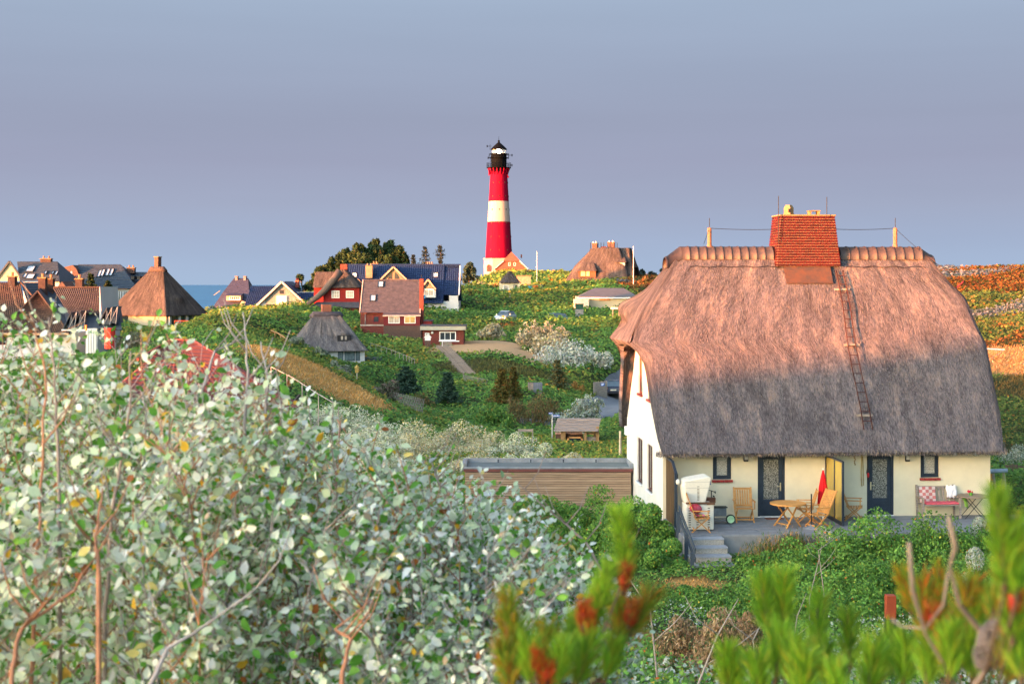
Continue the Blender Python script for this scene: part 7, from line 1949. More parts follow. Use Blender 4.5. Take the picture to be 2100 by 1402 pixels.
sh('green_bush', 'bright green bush with yellow leaves behind the red roof', 470, 740, 70, 70, 34, 1300, .16, PAL_YELL, cat='bush')
# silver thicket behind the poplars
TH = [(665, 872, 74, 110, 44, 0), (735, 866, 74, 110, 40, 0), (800, 870, 73, 110, 40, 0), (868, 868, 72, 110, 38, 1), (935, 868, 72, 110, 40, 1), (995, 878, 71, 100, 40, 1), (1050, 888, 70, 90, 36, 0),
      (690, 905, 64, 120, 46, 0), (765, 905, 64, 120, 46, 0), (835, 898, 64, 100, 34, 1), (1000, 905, 63, 100, 36, 1), (1065, 915, 62, 100, 42, 0), (1120, 922, 62, 90, 36, 0), (1170, 934, 61, 80, 26, 1), (1215, 938, 60, 70, 18, 1), (705, 938, 58, 130, 50, 0), (780, 935, 58, 110, 44, 0), (960, 905, 62, 80, 26, 1)]
ORD = ['first', 'second', 'third', 'fourth', 'fifth', 'sixth', 'seventh', 'eighth', 'ninth', 'tenth']
def rows(items, mk, n_row):
    """label each bush by its row and its place counted from a neighbour one can find"""
    out = {}
    for r, row in enumerate(n_row):
        for j, i in enumerate(sorted(row, key=lambda q: items[q][0])): out[i] = mk(r, ORD[j])
    return out
_lab = rows(TH, lambda r, o: '%s silver white bush from the poplars in the %s row of the thicket' % (o, ('back', 'middle', 'front')[r]), [range(0, 7), [7, 8, 9, 17, 10, 11, 12, 13, 14], [15, 16]])
for k, (px, py, Y, w, h, c) in enumerate(TH):
    sh('silver_thicket_bush', _lab[k], px, py + 6, Y, w * 1.45, h * 1.45 + (14 if k < 7 else 8), 6500, .10, [(5, (.60, .62, .48)), (3, (.46, .50, .34)), (1.5, (.24, .31, .14)), (1, (.64, .60, .44))] if c == 0 else [(4, (.58, .55, .40)), (3, (.44, .44, .28)), (1.5, (.27, .30, .14)), (1, (.56, .38, .14))], 'silver white thicket bushes', cat='bush', stems=3, aspect=.45, flat=.3)
for k, (px, py, Y, w, h) in enumerate(((850, 935, 56, 90, 36), (905, 940, 55.5, 100, 34), (965, 942, 55.2, 100, 30), (1030, 944, 55, 100, 30), (1095, 944, 55, 100, 28), (1160, 946, 55, 100, 24), (1235, 946, 55, 90, 26))):
    sh('rose_bush', '%s green and orange rose bush from the poplars in the row behind the garage' % ORD[k], px, py, Y, w * 1.3, h * 1.2, 2800, .10, PAL_YELL if k < 3 else PAL_GREEN, 'rose bushes behind the garage', cat='bush', stems=3, aspect=.7)
# roses before the terrace
PAL_ROSE = [(5, (.065, .14, .026)), (4, (.10, .18, .032)), (2, (.045, .095, .026)), (.35, (.20, .20, .03)), (.08, (.34, .09, .02))]
PAL_ROSE = _lift(PAL_ROSE, 1.8)
RO = [(1090, 1090, 49, 110, 66), (1150, 1085, 48, 130, 74), (1225, 1088, 47, 130, 78), (1290, 1095, 45.5, 130, 72), (1350, 1110, 43, 110, 78), (1290, 1140, 41, 140, 70), (1370, 1150, 40.5, 90, 70), (1210, 1130, 43, 120, 60), (1130, 1130, 44, 120, 60)]
_lab = rows(RO, lambda r, o: '%s dense green rose bush towards the steps in the %s row below the garage' % (o, ('upper', 'lower')[r]), [range(0, 5), range(5, 9)])
for k, (px, py, Y, w, h) in enumerate(RO):
    sh('rose_bush', _lab[k], px, py, Y, w * 1.4, h * 1.5, 8500, .085, PAL_ROSE, 'rose bushes left of the steps', cat='bush', stems=3, aspect=.7)
RO2 = [(1575, 1140, 40.3, 120, 40), (1650, 1135, 40.3, 140, 58), (1730, 1125, 40.6, 150, 78), (1805, 1120, 40.7, 150, 86), (1880, 1115, 40.8, 150, 82), (1950, 1120, 40.6, 140, 76), (2050, 1120, 40.8, 170, 74),
       (1580, 1185, 38.0, 140, 40), (1620, 1195, 37.8, 180, 74), (1720, 1195, 37.6, 190, 92), (1820, 1190, 37.6, 190, 96), (1915, 1190, 37.6, 170, 86), (2040, 1190, 37.6, 180, 86),
       (1400, 1215, 37.5, 120, 30), (1480, 1235, 36, 150, 40), (1590, 1240, 35, 170, 60), (1700, 1250, 34.5, 190, 70), (1810, 1250, 34.5, 190, 74), (1920, 1245, 34.5, 170, 70)]
_lab = rows(RO2, lambda r, o: '%s dense green rose bush from the steps in the %s row below the terrace' % (o, ('upper', 'middle', 'lower')[r]), [range(0, 7), range(7, 13), range(13, 19)])
for k, (px, py, Y, w, h) in enumerate(RO2):
    sh('rose_bush', _lab[k], px, py, Y, w * 1.3, h * 1.35, 8500, .08, PAL_ROSE, 'rose bushes below the terrace', cat='bush', stems=3, aspect=.7, flat=.35, lumps=34)
for k, (px, py, Y, w, h, lab) in enumerate(((1560, 1130, 41.0, 110, 30, 'dry orange grass tuft beside the top concrete step'), (1600, 1122, 41.3, 120, 28, 'dry orange grass tuft mixed with green under the folding chair'), (1610, 1114, 41.6, 130, 24, 'low dry grass tuft in front of the round table'), (1650, 1112, 41.6, 110, 22, 'low dry grass tuft below the parasol stand'))):
    sh('dry_grass_tuft', lab, px, py, Y, w, h, 2600, .20, _lift(PAL_DRY, .62) + _lift(PAL_ROSE, .5), 'dry grass along the terrace edge', cat='grass', upright=1.6, aspect=.07, stems=1, flat=.6, lumps=40)
TS = [(1705, 1090, 41.6, 80, 74, 'silver bush at the terrace edge hiding the reclining chair'), (1735, 1085, 41.8, 50, 50, 'small silver bush beside the glass partition'), (1805, 1075, 41.8, 66, 56, 'silver bush in front of the second door'), (1850, 1070, 41.9, 36, 50, 'thin silver bush right of the second door'), (1890, 1078, 41.5, 60, 60, 'silver bush before the garden bench'), (1945, 1085, 41.3, 70, 50, 'silver bush right of the garden bench'), (2010, 1100, 41, 80, 66, 'silver bush below the brown garden table'), (2000, 1190, 35.5, 150, 120, 'large silver bush at the corner of the rose bank'), (2085, 950, 59, 110, 60, 'silver bush behind the right corner of the house')]
for (px, py, Y, w, h, lab) in TS:
    sh('silver_shrub', lab, px, py, Y, w, h, 2600 if w < 100 else 4200, .075, PAL_SILV, 'silver shrubs along the terrace', cat='bush', stems=6, aspect=.35, upright=.5)
sh('dark_hedge', 'dark green hedge behind the right corner of the house', 2050, 965, 60, 80, 40, 2000, .12, PAL_GREEN, cat='hedge')
# brown gorse and pale saplings in the meadow
for k, (px, py, Y, w, h, lab) in enumerate(((1400, 1320, 19, 150, 150, 'brown dried gorse bush at the edge of the poplars'), (1480, 1335, 18, 170, 190, 'large brown dried gorse bush in the meadow'), (1540, 1330, 19, 110, 150, 'brown dried gorse bush touching the pine shoots'))):
    sh('gorse_bush', lab, px, py, Y, w, h, 15000, .065, [(4, (.37, .24, .125)), (3, (.28, .17, .085)), (2, (.46, .32, .19)), (1.5, (.07, .13, .05))], 'brown gorse bushes', cat='bush', upright=.7, aspect=.3, stems=9, stem_col=(.2, .13, .08), lumps=40)
for k, (px, py, Y, w, h, lab) in enumerate(((1690, 1370, 15, 150, 120, 'pale poplar sapling behind the pine shoots'), (1620, 1350, 17, 110, 80, 'small pale poplar sapling beside the gorse'), (1780, 1340, 19, 140, 90, 'pale poplar sapling before the red brown post'), (1380, 1430, 12, 150, 90, 'pale poplar sapling between the two pines'), (1450, 1430, 11, 140, 90, 'low pale poplar sapling under the gorse'), (1900, 1360, 17, 140, 90, 'pale poplar sapling right of the red brown post'))):
    sh('poplar_sapling', lab, px, py, Y, w, h, 1600, .055, [(4, (.44, .47, .38)), (3, (.32, .38, .27)), (1.5, (.14, .22, .07)), (.6, (.5, .36, .1))], 'poplar saplings in the meadow', cat='shrub', aspect=.75, stems=8, stem_col=(.3, .25, .22))
def meadow():
    X, Y, rng = scatter(210000, 9, 39, 77)
    u, w = house_uv(X, Y); k = ~((w > -3.6) & (u > -1)) & (X > -4.5 - Y * .12); X, Y = X[k], Y[k]
    Z = ground_z(X, Y) + lump_h(X, Y)
    n1 = vnoise(X, Y, 3.0, 51) * .6 + vnoise(X, Y, 1.0, 52) * .4; n2 = vnoise(X, Y, 1.6, 53)
    zone = np.where(n1 > .60, 2, np.where(n2 > .66, 1, 0))
    zone[in_spots(X, Y, DRY) < 1.1] = 2
    C = np.zeros((len(X), 3))
    for z, p in enumerate((PAL_ROSE, [(4, (.42, .45, .36)), (3, (.30, .36, .25)), (2, (.14, .20, .07))], [(4, (.34, .20, .07)), (3, (.24, .19, .06)), (2, (.14, .16, .04))])):
        m = zone == z; C[m] = pick(p, int(m.sum()), rng)
    gr = zone == 2
    sz = np.where(gr, rng.uniform(.12, .30, len(X)), rng.uniform(.04, .085, len(X)))
    pos = np.stack([X, Y, Z + rng.random(len(X)) ** 1.6 * np.where(gr, .12, .50)], 1)
    nr = unit(rng.normal(size=pos.shape) + np.array([0, -.3, .9])); nr[gr] = unit(rng.normal(size=(int(gr.sum()), 3)) + np.array([0, -.8, .2]))
    al = rng.normal(size=pos.shape); al[gr] = rng.normal(size=(int(gr.sum()), 3)) * .35 + np.array([.15, 0, 1])
    V = leaf_quads(pos, nr, sz, np.where(gr, .012, sz * .75), rng, al).reshape(-1, 4, 3)
    for nm, m in (('meadow_grass', gr), ('meadow_undergrowth', ~gr)): quad_mesh(nm, V[m].reshape(-1, 3), 4, C[m], LEAF)['kind'] = 'stuff'
meadow()
# bare grey twigs sticking out of the rose bank and meadow
tw_m = mat('pale dead twig', (.33, .27, .22), var=.2, scale=9)
for k, (px, py, Y, h) in enumerate(((1660, 1200, 33, .9), (1690, 1190, 33, 1.0), (1410, 1390, 13, .7), (1560, 1370, 15, .6), (1350, 1350, 15, .8), (1620, 1330, 22, .8))):
    p = P(px, py, Y); t = thing('dead_twig', ['bare pale twig rising before the middle of the rose bank', 'bare twig close beside another before the rose bank', 'bare twig bending over the gorse', 'bare twig left of the green pine shoots', 'bare twig between the blurred upright pine shoot and the gorse', 'bare twig standing over the small pale sapling'][k], 'twig', (p.x, p.y, p.z - .3), 0, 'bare twigs in the undergrowth')
    mb = MB(); rng = random.Random(k)
    a = Vector((0, 0, 0)); b = Vector((rng.uniform(-.2, .3), 0, h)); c = Vector((rng.uniform(-.4, .5), rng.uniform(-.1, .1), h + .35))
    mb.tube([a - Vector((0, 0, 1.4)), a, b * .6, b, c], [.013, .012, .010, .008, .003], 5); mb.tube([b * .6, b * .8 + Vector((.25, 0, .05)), b + Vector((.45, .05, .1))], [.008, .006, .002], 5); mb.tube([b, b + Vector((-.2, 0, .15)), b + Vector((-.3, 0, .35))], [.007, .004, .002], 5)
    mb.build('twig_stem', tw_m, t, True)
# ------------------------------------------------------------------ poplar shrubs close to the camera
def leaf_shape(curl, fold, asp):
    """an ovate leaf with a folded midrib, 12 triangles, length 1 from the stalk along +y"""
    prof = [(0.0, 0.0), (.16, .20), (.38, .32), (.64, .27), (.86, .12), (1.0, .0)]
    vs = []; fs = []
    for t, w in prof: vs.append((0, t, -curl * t * t))
    for s in (-1, 1):
        for t, w in prof[1:-1]: vs.append((s * w * asp, t + (.03 if .1 < t < .8 else 0), fold * w - curl * t * t))
    n = len(prof)
    for s, o in ((0, n), (1, n + 4)):
        seq = [0] + [o + i for i in range(4)] + [5]
        for i in range(5):
            m0, m1 = i, i + 1; e0, e1 = seq[i], seq[i + 1]
            f = [m0, m1, e1, e0] if e0 != m0 and e1 != m1 else ([m0, m1, e1] if e0 == m0 else [m0, m1, e0])
            fs.append(tuple(f if s == 0 else f[::-1]))
    return np.array(vs), fs
SHAPES = [leaf_shape(c, f, a) for c, f, a in ((.25, .3, 1.0), (.1, .15, 1.15), (-.15, .45, .95), (.4, .5, .85))]
PAL_POP = [(8, (.68, .74, .54)), (4.5, (.55, .66, .44)), (6, (.80, .81, .70)), (2.6, (.30, .45, .22)), (4.2, (.10, .27, .035)), (2.4, (.19, .40, .06)), (1.0, (.60, .50, .16)), (.7, (.66, .38, .03)), (.35, (.34, .11, .03)), (.5, (.55, .40, .27))]
POPM = leaf_mat('poplar leaf', .34, .6, .2)
LEAF_MESH = {}
def leaf_mesh(si, ci):
    k = (si, ci)
    if k not in LEAF_MESH:
        v, f = SHAPES[si]; me = bpy.data.meshes.new('leaf'); me.from_pydata(v.tolist(), [], f)
        at = me.attributes.new('Col', 'FLOAT_COLOR', 'POINT'); c = np.ones((len(v), 4), np.float32); c[:, :3] = PAL_POP[ci][1]; at.data.foreach_set('color', c.ravel())
        me.materials.append(POPM); me.shade_smooth(); LEAF_MESH[k] = me
    return LEAF_MESH[k]
_TOPX = [-600, -300, 0, 200, 350, 430, 540, 650, 780, 890, 1000, 1080, 1160, 1220, 1300, 1400, 1700]
_TOPY = [670, 680, 700, 706, 716, 765, 835, 888, 965, 1008, 1045, 1085, 1140, 1210, 1330, 1430, 1600]
def ctop(x, y):
    """height of the closed canopy: a bank that falls off towards the rose bushes and towards the camera"""
    px = 1050 + x / y * F
    return CZ + (HOR + 16 - float(np.interp(px, _TOPX, _TOPY))) / F * y - max(0.0, 4.5 - y) * .34
POPWOOD = [mat('grey poplar twig', (.36, .31, .29), var=.25, scale=20), mat('red brown poplar twig', (.40, .18, .10), var=.25, scale=20), mat('brown poplar twig', (.30, .22, .18), var=.25, scale=20)]
def poplar(label, x, y, n_main, spread, n_leaf_obj=230, seed=0, bare=1, leafy=1.0):
    rng = np.random.default_rng(900 + seed)
    g = gz(x, y); H = ctop(x, y) - g
    root = thing('poplar_shrub', label, 'shrub', (x, y, g), 0, 'white poplar shrubs close by')
    LP, LD, LN = [], [], []
    for m in range(n_main):
        a = rng.random() * 2 * math.pi; r = spread * math.sqrt(rng.random())
        tip = Vector((math.cos(a) * r, math.sin(a) * r, 0))
        ht = ctop(x + tip.x, y + tip.y) - g
        isb = m < bare
        tip.z = ht * (rng.uniform(.98, 1.04) if isb else .70 + .31 * rng.random() ** .6)
        b0 = Vector((rng.normal() * .06, rng.normal() * .06, -.1)); mid = b0.lerp(tip, .5) + Vector((-tip.x * .22, -tip.y * .22, .12 * H)) + Vector(rng.normal(size=3) * .04)
        pts = [];
        for i in range(11):
            t = i / 10; q = b0 * (1 - t) ** 2 + mid * 2 * t * (1 - t) + tip * t * t; q += Vector(rng.normal(size=3) * .012 * (i > 0)); pts.append(q)
        r0 = rng.uniform(.0045, .0085)
        mb = MB(); mb.tube(pts, [r0 * (1 - .82 * i / 10) for i in range(11)], 6)
        ntw = int(24 * (1 if not isb else .7))
        for k in range(ntw):
            t = .22 + .78 * ((k + rng.random()) / ntw) ** .8
            i = min(9, int(t * 10)); p0 = pts[i].lerp(pts[i + 1], t * 10 - i); d = (pts[i + 1] - pts[i]).normalized()
            az = rng.random() * 2 * math.pi; side = Vector((math.cos(az), math.sin(az), .1)); dirn = (d * .65 + side).normalized(); L = rng.uniform(.14, .36) * (1.1 - .5 * t) * (1 if not isb else .6)
            p1 = p0 + dirn * L * .5 + Vector((0, 0, .02)); p2 = p0 + dirn * L + Vector((0, 0, .06 * rng.random()))
            mb.tube([p0, p1, p2], [.0024, .0018, .0009], 4, False)
            nl = int((13 if not isb else 4) * leafy * (.7 + .6 * rng.random()))
            for j in range(nl):
                u = .12 + .88 * (j + .5) / nl; q = p0.lerp(p2, u)
                ld = (dirn * .5 + Vector(rng.normal(size=3) * .75) + Vector((.25, -.1, -.05))).normalized()
                nn = Vector(rng.normal(size=3) * .7 + np.array([-.1, -.5, .5])).normalized()
                LP.append(q + ld * .012); LD.append(ld); LN.append(nn)
        for j in range(int(12 * leafy) if not isb else 3):
            t = .35 + .65 * rng.random(); i = min(9, int(t * 10)); q = pts[i].lerp(pts[i + 1], t * 10 - i)
            LP.append(q); LD.append(Vector(rng.normal(size=3) + np.array([.2, -.2, .3])).normalized()); LN.append(Vector(rng.normal(size=3) * .7 + np.array([0, -.5, .5])).normalized())
        mb.build('branch', POPWOOD[int(rng.integers(0, 3))], root, True)
    LP, LD, LN = (np.array([list(v) for v in q]) for q in (LP, LD, LN))
    N = len(LP); sz = np.clip(.026 * np.exp(rng.normal(size=N) * .28), .013, .046)
    w = np.array([p[0] for p in PAL_POP]); w = w / w.sum(); ci = rng.choice(len(PAL_POP), N, p=w); si = rng.integers(0, len(SHAPES), N)
    yax = unit(LD); xax = unit(np.cross(yax, LN)); zax = np.cross(xax, yax)
    # the leaves that show largest: nearest to the lens and high in the crown
    dist = np.sqrt((LP[:, 0] + x) ** 2 + (LP[:, 1] + y) ** 2 + (LP[:, 2] + g - CZ) ** 2)
    score = dist - .35 * (LP[:, 2] / H); order = np.argsort(score); own = order[:n_leaf_obj]; rest = order[n_leaf_obj:]
    for i in own:
        o = bpy.data.objects.new('leaf', leaf_mesh(int(si[i]), int(ci[i]))); COL.objects.link(o); o.parent = root
        M = Matrix(((xax[i][0], yax[i][0], zax[i][0], LP[i][0]), (xax[i][1], yax[i][1], zax[i][1], LP[i][1]), (xax[i][2], yax[i][2], zax[i][2], LP[i][2]), (0, 0, 0, 1)))
        o.matrix_local = M @ Matrix.Scale(float(sz[i]), 4)
    Vs, Cs, k0 = [], [], 0
    allv = []
    for s_ in range(len(SHAPES)):
        m = rest[si[rest] == s_]
        v = SHAPES[s_][0]
        V = LP[m][:, None] + (v[None, :, 0, None] * xax[m][:, None] + v[None, :, 1, None] * yax[m][:, None] + v[None, :, 2, None] * zax[m][:, None]) * sz[m][:, None, None]
        allv.append(V); Cs.append(np.array([p[1] for p in PAL_POP])[ci[m]] * (1 + rng.normal(size=(len(m), 1)) * .12))
    V = np.concatenate(allv).reshape(-1, 3); C = np.clip(np.concatenate(Cs), .01, .8)
    quad_mesh('foliage', V, len(SHAPES[0][0]), C, POPM, root, smooth=True, kind='stuff', faces=SHAPES[0][1])
    return root
POPS = [(-1.95, 4.6, 'poplar shrub at the edge of the view below the pantile houses', 11, .55), (-1.45, 3.6, 'nearest poplar shrub with thick red brown stems', 10, .45), (-1.25, 4.9, 'poplar shrub with tall bare twigs before the red chimney', 11, .55),
        (-.75, 3.7, 'near poplar shrub full of round pale leaves and yellow ones', 10, .45), (-.55, 4.9, 'poplar shrub below the red tiled roof', 11, .55), (-2.5, 5.8, 'poplar shrub far over beside the pantile hip', 10, .6), (-1.7, 6.1, 'poplar shrub behind, under the dormered pantile house', 10, .6),
        (-.95, 6.3, 'poplar shrub with a tall dark bare twig before the green hill', 11, .6), (-.25, 6.1, 'poplar shrub in the middle of the bank before the silver thicket', 11, .6), (-.08, 4.9, 'near poplar shrub left of the pine with red buds', 10, .42), (-.15, 3.9, 'lowest near poplar shrub at the bottom edge', 9, .4),
        (.05, 6.6, 'poplar shrub in front of the larch garage', 11, .5), (-.5, 7.4, 'poplar shrub sloping down to the rose bushes', 10, .6), (-.05, 7.6, 'poplar shrub below the garage corner', 10, .55), (.14, 5.4, 'poplar shrub ending the bank beside the upright pine shoot', 9, .34), (-2.2, 5.1, 'poplar shrub crowding the edge stem below the slate gable', 12, .6), (-1.45, 5.5, 'poplar shrub below the leaning bare twig before the red roof verge', 12, .6), (-.6, 5.9, 'poplar shrub below the lower corner of the red roof', 12, .6), (-.75, 4.4, 'poplar shrub filling the bank behind the yellow leaves', 11, .5), (-.1, 5.6, 'poplar shrub under the arching dark twig', 11, .45), (-.45, 5.6, 'dense poplar shrub deep inside the bank', 12, .6), (-1.05, 4.2, 'dense poplar shrub between the two nearest ones', 11, .5)]
for k, (x, y, lab, nm, sp) in enumerate(POPS):
    poplar(lab, x, y, nm + 7, sp, 130, k, bare=2 if k in (0, 2, 7, 8, 5) else 1)
# a second tier low under the canopy keeps the bank closed
def under():
    rng = np.random.default_rng(66); n = 26000
    Y = rng.uniform(3.0, 9.0, n); X = rng.uniform(-.46, .045, n) * Y
    top = np.array([ctop(a, b) for a, b in zip(X[:2000], Y[:2000])])
    X, Y = X[:2000].repeat(9) + rng.normal(size=18000) * .10, Y[:2000].repeat(9) + rng.normal(size=18000) * .10; top = top.repeat(9)
    g = ground_z(X, Y); Z = g + (top - g) * rng.uniform(.05, .78, len(X))
    pos = np.stack([X, Y, Z], 1); ld = unit(rng.normal(size=pos.shape)); ln_ = unit(rng.normal(size=pos.shape) + np.array([0, -.4, .6]))
    xax = unit(np.cross(ld, ln_)); zax = np.cross(xax, ld); sz = rng.uniform(.03, .048, len(X))
    v = SHAPES[0][0]
    V = pos[:, None] + (v[None, :, 0, None] * xax[:, None] + v[None, :, 1, None] * ld[:, None] + v[None, :, 2, None] * zax[:, None]) * sz[:, None, None]
    quad_mesh('poplar_undergrowth', V.reshape(-1, 3), len(v), pick([(5, (.52, .62, .42)), (3, (.15, .32, .05)), (3.5, (.68, .73, .56)), (.4, (.5, .3, .06))], len(X), rng), POPM, None, True, 'stuff', SHAPES[0][1])
under()
# long bare twigs that stand up in front of the village
LT = [([(62, 1402), (75, 1180), (85, 960), (95, 760), (60, 640)], 3.6, 1), ([(120, 1150), (118, 900), (112, 760), (100, 650)], 3.9, 2), ([(500, 900), (508, 800), (506, 720), (498, 640)], 4.6, 0), ([(545, 870), (548, 780), (535, 700)], 4.8, 0), ([(215, 1250), (235, 1020), (265, 840), (268, 720)], 3.7, 2), ([(700, 1402), (720, 1310), (690, 1290), (760, 1230)], 3.4, 1), ([(20, 1402), (40, 1290), (150, 1210), (230, 1080)], 3.2, 1), ([(310, 1402), (345, 1330), (440, 1270), (560, 1180)], 3.2, 0), ([(205, 1180), (195, 1100), (210, 1000)], 3.3, 1), ([(1240, 1180), (1200, 1110), (1120, 1040), (1060, 990)], 5.2, 2), ([(930, 1080), (905, 1000), (880, 930)], 5.2, 2), ([(415, 800), (440, 720), (505, 690)], 5.2, 0)]
for k, (pts, Y, m) in enumerate(LT):
    w = [P(px, py, Y + .05 * i) for i, (px, py) in enumerate(pts)]
    g = w[0]; root = thing('bare_poplar_branch', ['long red brown stem rising at the edge of the view', 'tall brown twig before the pantile hip', 'tall dark bare twig before the green hill', 'short grey bare twig beside the tall dark one', 'slanting brown twig before the red chimney', 'forked reddish stem at the bottom edge', 'reddish stem bending to the right in the corner', 'crooked grey branch low in the bank', 'bright orange brown stem among pale leaves', 'arching dark twig reaching before the rose bushes', 'thin dark twig before the orange roses', 'pale curved twig before the red roof'][k], 'branch', g)
    fine = []
    for i in range(len(w) - 1):
        for t in np.linspace(0, 1, 5)[:-1]: fine.append(w[i].lerp(w[i + 1], float(t)) - g + Vector((random.uniform(-.004, .004), 0, 0)))
    fine.append(w[-1] - g)
    low = [Vector((fine[0].x, fine[0].y, gz(g.x, g.y) - g.z - .1))]
    n = len(fine)
    MB().tube(low + fine, [.008] + [.0062 * (1 - .75 * i / n) for i in range(n)], 6).build('stem', POPWOOD[m], root, True)
    for j in range(5):
        i = random.randint(n // 3, n - 2); q = fine[i]; s = random.choice((-1, 1))
        MB().tube([q, q + Vector((s * .05, 0, .06)), q + Vector((s * .08, .02, .14))], [.003, .002, .001], 4).build('side_twig', POPWOOD[m], root, True)

# ------------------------------------------------------------------ pine shoots right in front of the lens
PNEED = leaf_mat('pine needle', .4, .5, .3)
PAL_PN = [(5, (.20, .37, .02)), (3, (.29, .46, .03)), (2, (.09, .22, .015)), (1.2, (.40, .38, .03))]
PAL_PO = [(2, (.42, .24, .02)), (4, (.20, .28, .02)), (1.2, (.50, .14, .015)), (2, (.13, .25, .02))]
PAL_RED = [(3, (.42, .05, .015)), (2, (.48, .14, .02)), (1, (.3, .2, .03))]
PTW = mat('pine twig', (.13, .075, .045), var=.3, scale=20); PBARK = mat('pale pine branch', (.26, .19, .15), var=.2, scale=20)
BUD = mat('red pine bud', (.50, .025, .015), rough=.6, var=.3, scale=40)
def shoot(root, p0, p1, wid, n, pal, rng, cone=False):
    p0, p1 = Vector(p0), Vector(p1)
    MB().tube([p0, p0.lerp(p1, .5), p1], [.0035, .003, .002], 5).build('shoot_stem', PTW, root, True)
    ax = (p1 - p0); L = ax.length; ax.normalize()
    t = rng.random(n); a = rng.random(n) * 2 * math.pi
    x = ax.orthogonal().normalized(); y = ax.cross(x)
    rad = np.cos(a)[:, None] * np.array(x) + np.sin(a)[:, None] * np.array(y)
    op = rng.uniform(.25, .85, n)[:, None]
    d = unit(np.array(ax)[None] * 1.0 + rad * op * 1.25)
    ln_ = rng.uniform(.75, 1.1, n) * wid * 1.35
    pos = np.array(p0)[None] + np.array(ax)[None] * (t * L * .92)[:, None] + d * (ln_ / 2)[:, None]
    V = leaf_quads(pos, unit(np.cross(d, rng.normal(size=(n, 3)))), ln_, .0019, rng, d)
    o = quad_mesh('needles', V, 4, pick(pal, n, rng), PNEED, root); o['kind'] = 'stuff'
def pine_plant(name, label, base, shoots, twigs, buds, seed):
    rng = np.random.default_rng(seed); b = Vector(base); g = gz(b.x, b.y)
    root = thing(name, label, 'pine', (b.x, b.y, g)); off = Vector((b.x, b.y, g))
    MB().tube([(0, 0, -.1), (.02, 0, (b.z - g) * .6), tuple(b - off)], [.022, .016, .010], 8).build('trunk', PTW, root, True)
    for (x0, y0, x1, y1, Y, wpx, pal) in shoots:
        p0, p1 = P(x0, y0, Y) - off, P(x1, y1, Y + .02) - off
        w = wpx / F * Y
        MB().tube([b - off, (b - off).lerp(p0, .6) - Vector((0, 0, .02)), p0], [.0022, .0019, .0016], 5).build('twig', PTW, root, True)
        shoot(root, p0, p1, w, int(170 + 520 * (p1 - p0).length / .1 * .5), pal, rng)
    for pts, Y, r in twigs:
        q = [P(px, py, Y + .02 * i) - off for i, (px, py) in enumerate(pts)]
        MB().tube(q, [r * .62 * (.75 + .25 * math.sin(i * 2.1)) for i in range(len(q))], 7).build('dead_branch', PBARK, root, True)
    for px, py, Y, r in buds:
        MB().sphere(tuple(P(px, py, Y) - off), r * .55, 9, 7, (.7, .7, 1.6)).build('bud', BUD, root, True); shoot(root, P(px, py + 30, Y) - off, P(px + 4, py - 22, Y) - off, 26 / F * Y, 170, PAL_RED, rng)
    return root
def cone(root, c, L, tilt):
    mb = MB(); rt = Matrix.Rotation(tilt, 3, 'Y')
    k = 0
    for i in range(9):
        t = i / 8; r = L * .42 * math.sin(math.pi * (.12 + .8 * t)) ; z = -L / 2 + L * t
        for j in range(8):
            a = 2 * math.pi * (j + .5 * (i % 2)) / 8
            mb.box(Vector(c) + rt @ Vector((r * math.cos(a) * .8, r * math.sin(a) * .8, z)), (L * .16, L * .16, L * .06), rt @ Matrix.Rotation(a, 3, 'Z') @ Matrix.Rotation(-.5, 3, 'Y'))
    mb.build('cone', mat('grey pine cone', (.20, .155, .14), var=.35, scale=60), root)
G_, O_ = PAL_PN, PAL_PO
s1 = [(1283, 1180, 1273, 1050, 2.1, 40, G_), (1290, 1200, 1283, 1120, 2.15, 36, O_), (1215, 1290, 1248, 1165, 2.0, 40, G_), (1190, 1330, 1225, 1215, 2.0, 40, G_), (1045, 1360, 1040, 1225, 1.95, 42, O_), (1055, 1402, 1060, 1290, 1.95, 44, G_), (1105, 1402, 1120, 1290, 2.0, 44, O_), (1150, 1380, 1185, 1270, 2.0, 46, G_), (1090, 1410, 1085, 1320, 1.9, 46, G_), (1180, 1410, 1215, 1310, 1.95, 46, G_),
      (1285, 1310, 1335, 1220, 2.1, 44, O_), (1280, 1320, 1262, 1230, 2.1, 40, O_), (1140, 1420, 1150, 1330, 1.9, 46, G_), (1240, 1400, 1262, 1320, 2.05, 40, G_), (1050, 1420, 1030, 1330, 1.9, 40, O_)]
pine_plant('dwarf_pine', 'out of focus young pine with red buds and an upright shoot at the bottom edge', P(1150, 1440, 2.0), s1, [], [(1278, 1190, 2.08, .012), (1205, 1285, 1.98, .014), (1098, 1362, 1.9, .011), (1290, 1260, 2.08, .008), (1120, 1385, 1.9, .010), (1195, 1265, 1.98, .008)], 3)
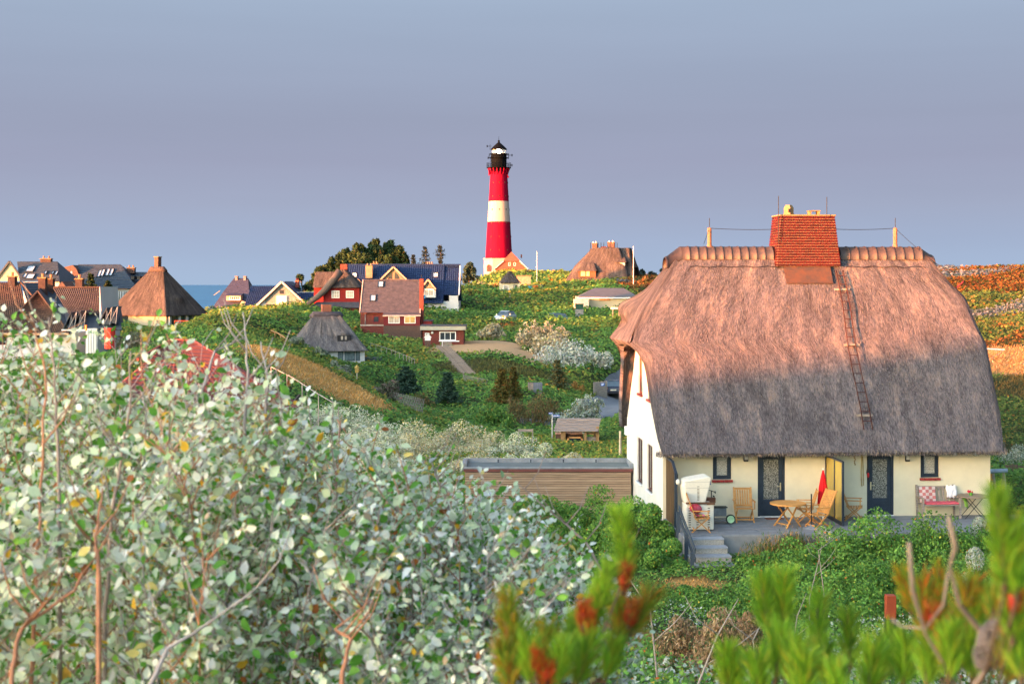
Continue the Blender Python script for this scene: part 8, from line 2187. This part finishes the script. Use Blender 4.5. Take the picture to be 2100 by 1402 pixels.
s2 = [(1578, 1310, 1562, 1190, 2.3, 42, G_), (1605, 1300, 1608, 1180, 2.3, 44, G_), (1672, 1340, 1680, 1225, 2.35, 40, G_), (1745, 1370, 1740, 1262, 2.35, 36, G_), (1590, 1402, 1600, 1300, 2.2, 50, G_), (1630, 1420, 1635, 1330, 2.1, 52, G_), (1700, 1420, 1690, 1330, 2.2, 46, G_), (1800, 1402, 1830, 1300, 2.2, 46, G_), (1495, 1420, 1490, 1335, 2.2, 44, G_), (1510, 1430, 1505, 1350, 2.2, 40, G_), (1780, 1430, 1790, 1330, 2.1, 52, G_), (1850, 1420, 1860, 1320, 2.1, 50, G_), (1720, 1430, 1715, 1372, 1.9, 40, G_), (1645, 1440, 1650, 1350, 2.0, 48, G_), (1560, 1440, 1550, 1350, 2.1, 46, G_)]
pine_plant('dwarf_pine', 'out of focus green young pine with many upright shoots', P(1660, 1470, 2.2), s2, [], [], 4)
s3 = [(2060, 1210, 2045, 1005, 1.45, 46, G_), (2085, 1230, 2078, 1060, 1.45, 46, G_), (2075, 1320, 2085, 1200, 1.5, 50, G_), (1905, 1330, 1885, 1190, 2.0, 40, O_), (1930, 1340, 1925, 1215, 2.0, 42, O_), (1960, 1330, 1990, 1190, 1.9, 46, O_), (1990, 1340, 2015, 1210, 1.9, 46, G_), (1870, 1260, 1850, 1170, 2.05, 30, O_), (1945, 1402, 1950, 1300, 1.8, 50, G_), (2000, 1402, 1985, 1310, 1.8, 50, G_), (2060, 1410, 2075, 1330, 1.6, 56, O_), (1900, 1410, 1905, 1320, 1.9, 48, G_), (2095, 1400, 2100, 1300, 1.5, 56, G_), (1925, 1290, 1926, 1150, 2.0, 20, O_), (2030, 1280, 2055, 1200, 1.7, 44, O_)]
rp_ = pine_plant('dwarf_pine', 'blurred pine at the corner with grey cones and curved dead branches', P(1990, 1460, 1.8), s3,
    [([(1864, 1112), (1872, 1210), (1898, 1300), (1935, 1360), (1975, 1430)], 1.75, .0052), ([(1945, 1060), (1960, 1120), (1948, 1160), (1968, 1240), (2012, 1295), (2040, 1330)], 1.7, .0065), ([(1945, 1172), (1935, 1240), (1898, 1288), (1850, 1284), (1830, 1270)], 1.76, .0036), ([(2070, 1290), (2050, 1340), (2000, 1402), (1990, 1440)], 1.65, .009)],
    [(2078, 1235, 1.5, .014), (1908, 1268, 1.95, .009), (1960, 1330, 1.85, .012), (1985, 1318, 1.85, .010), (1930, 1330, 1.85, .010)], 5)
ro = rp_.location
for px, py, L, t in ((2040, 1300, .042, .9), (2075, 1308, .045, -.5), (2022, 1338, .036, .3)): cone(rp_, tuple(P(px, py, 1.66) - ro), L, t)
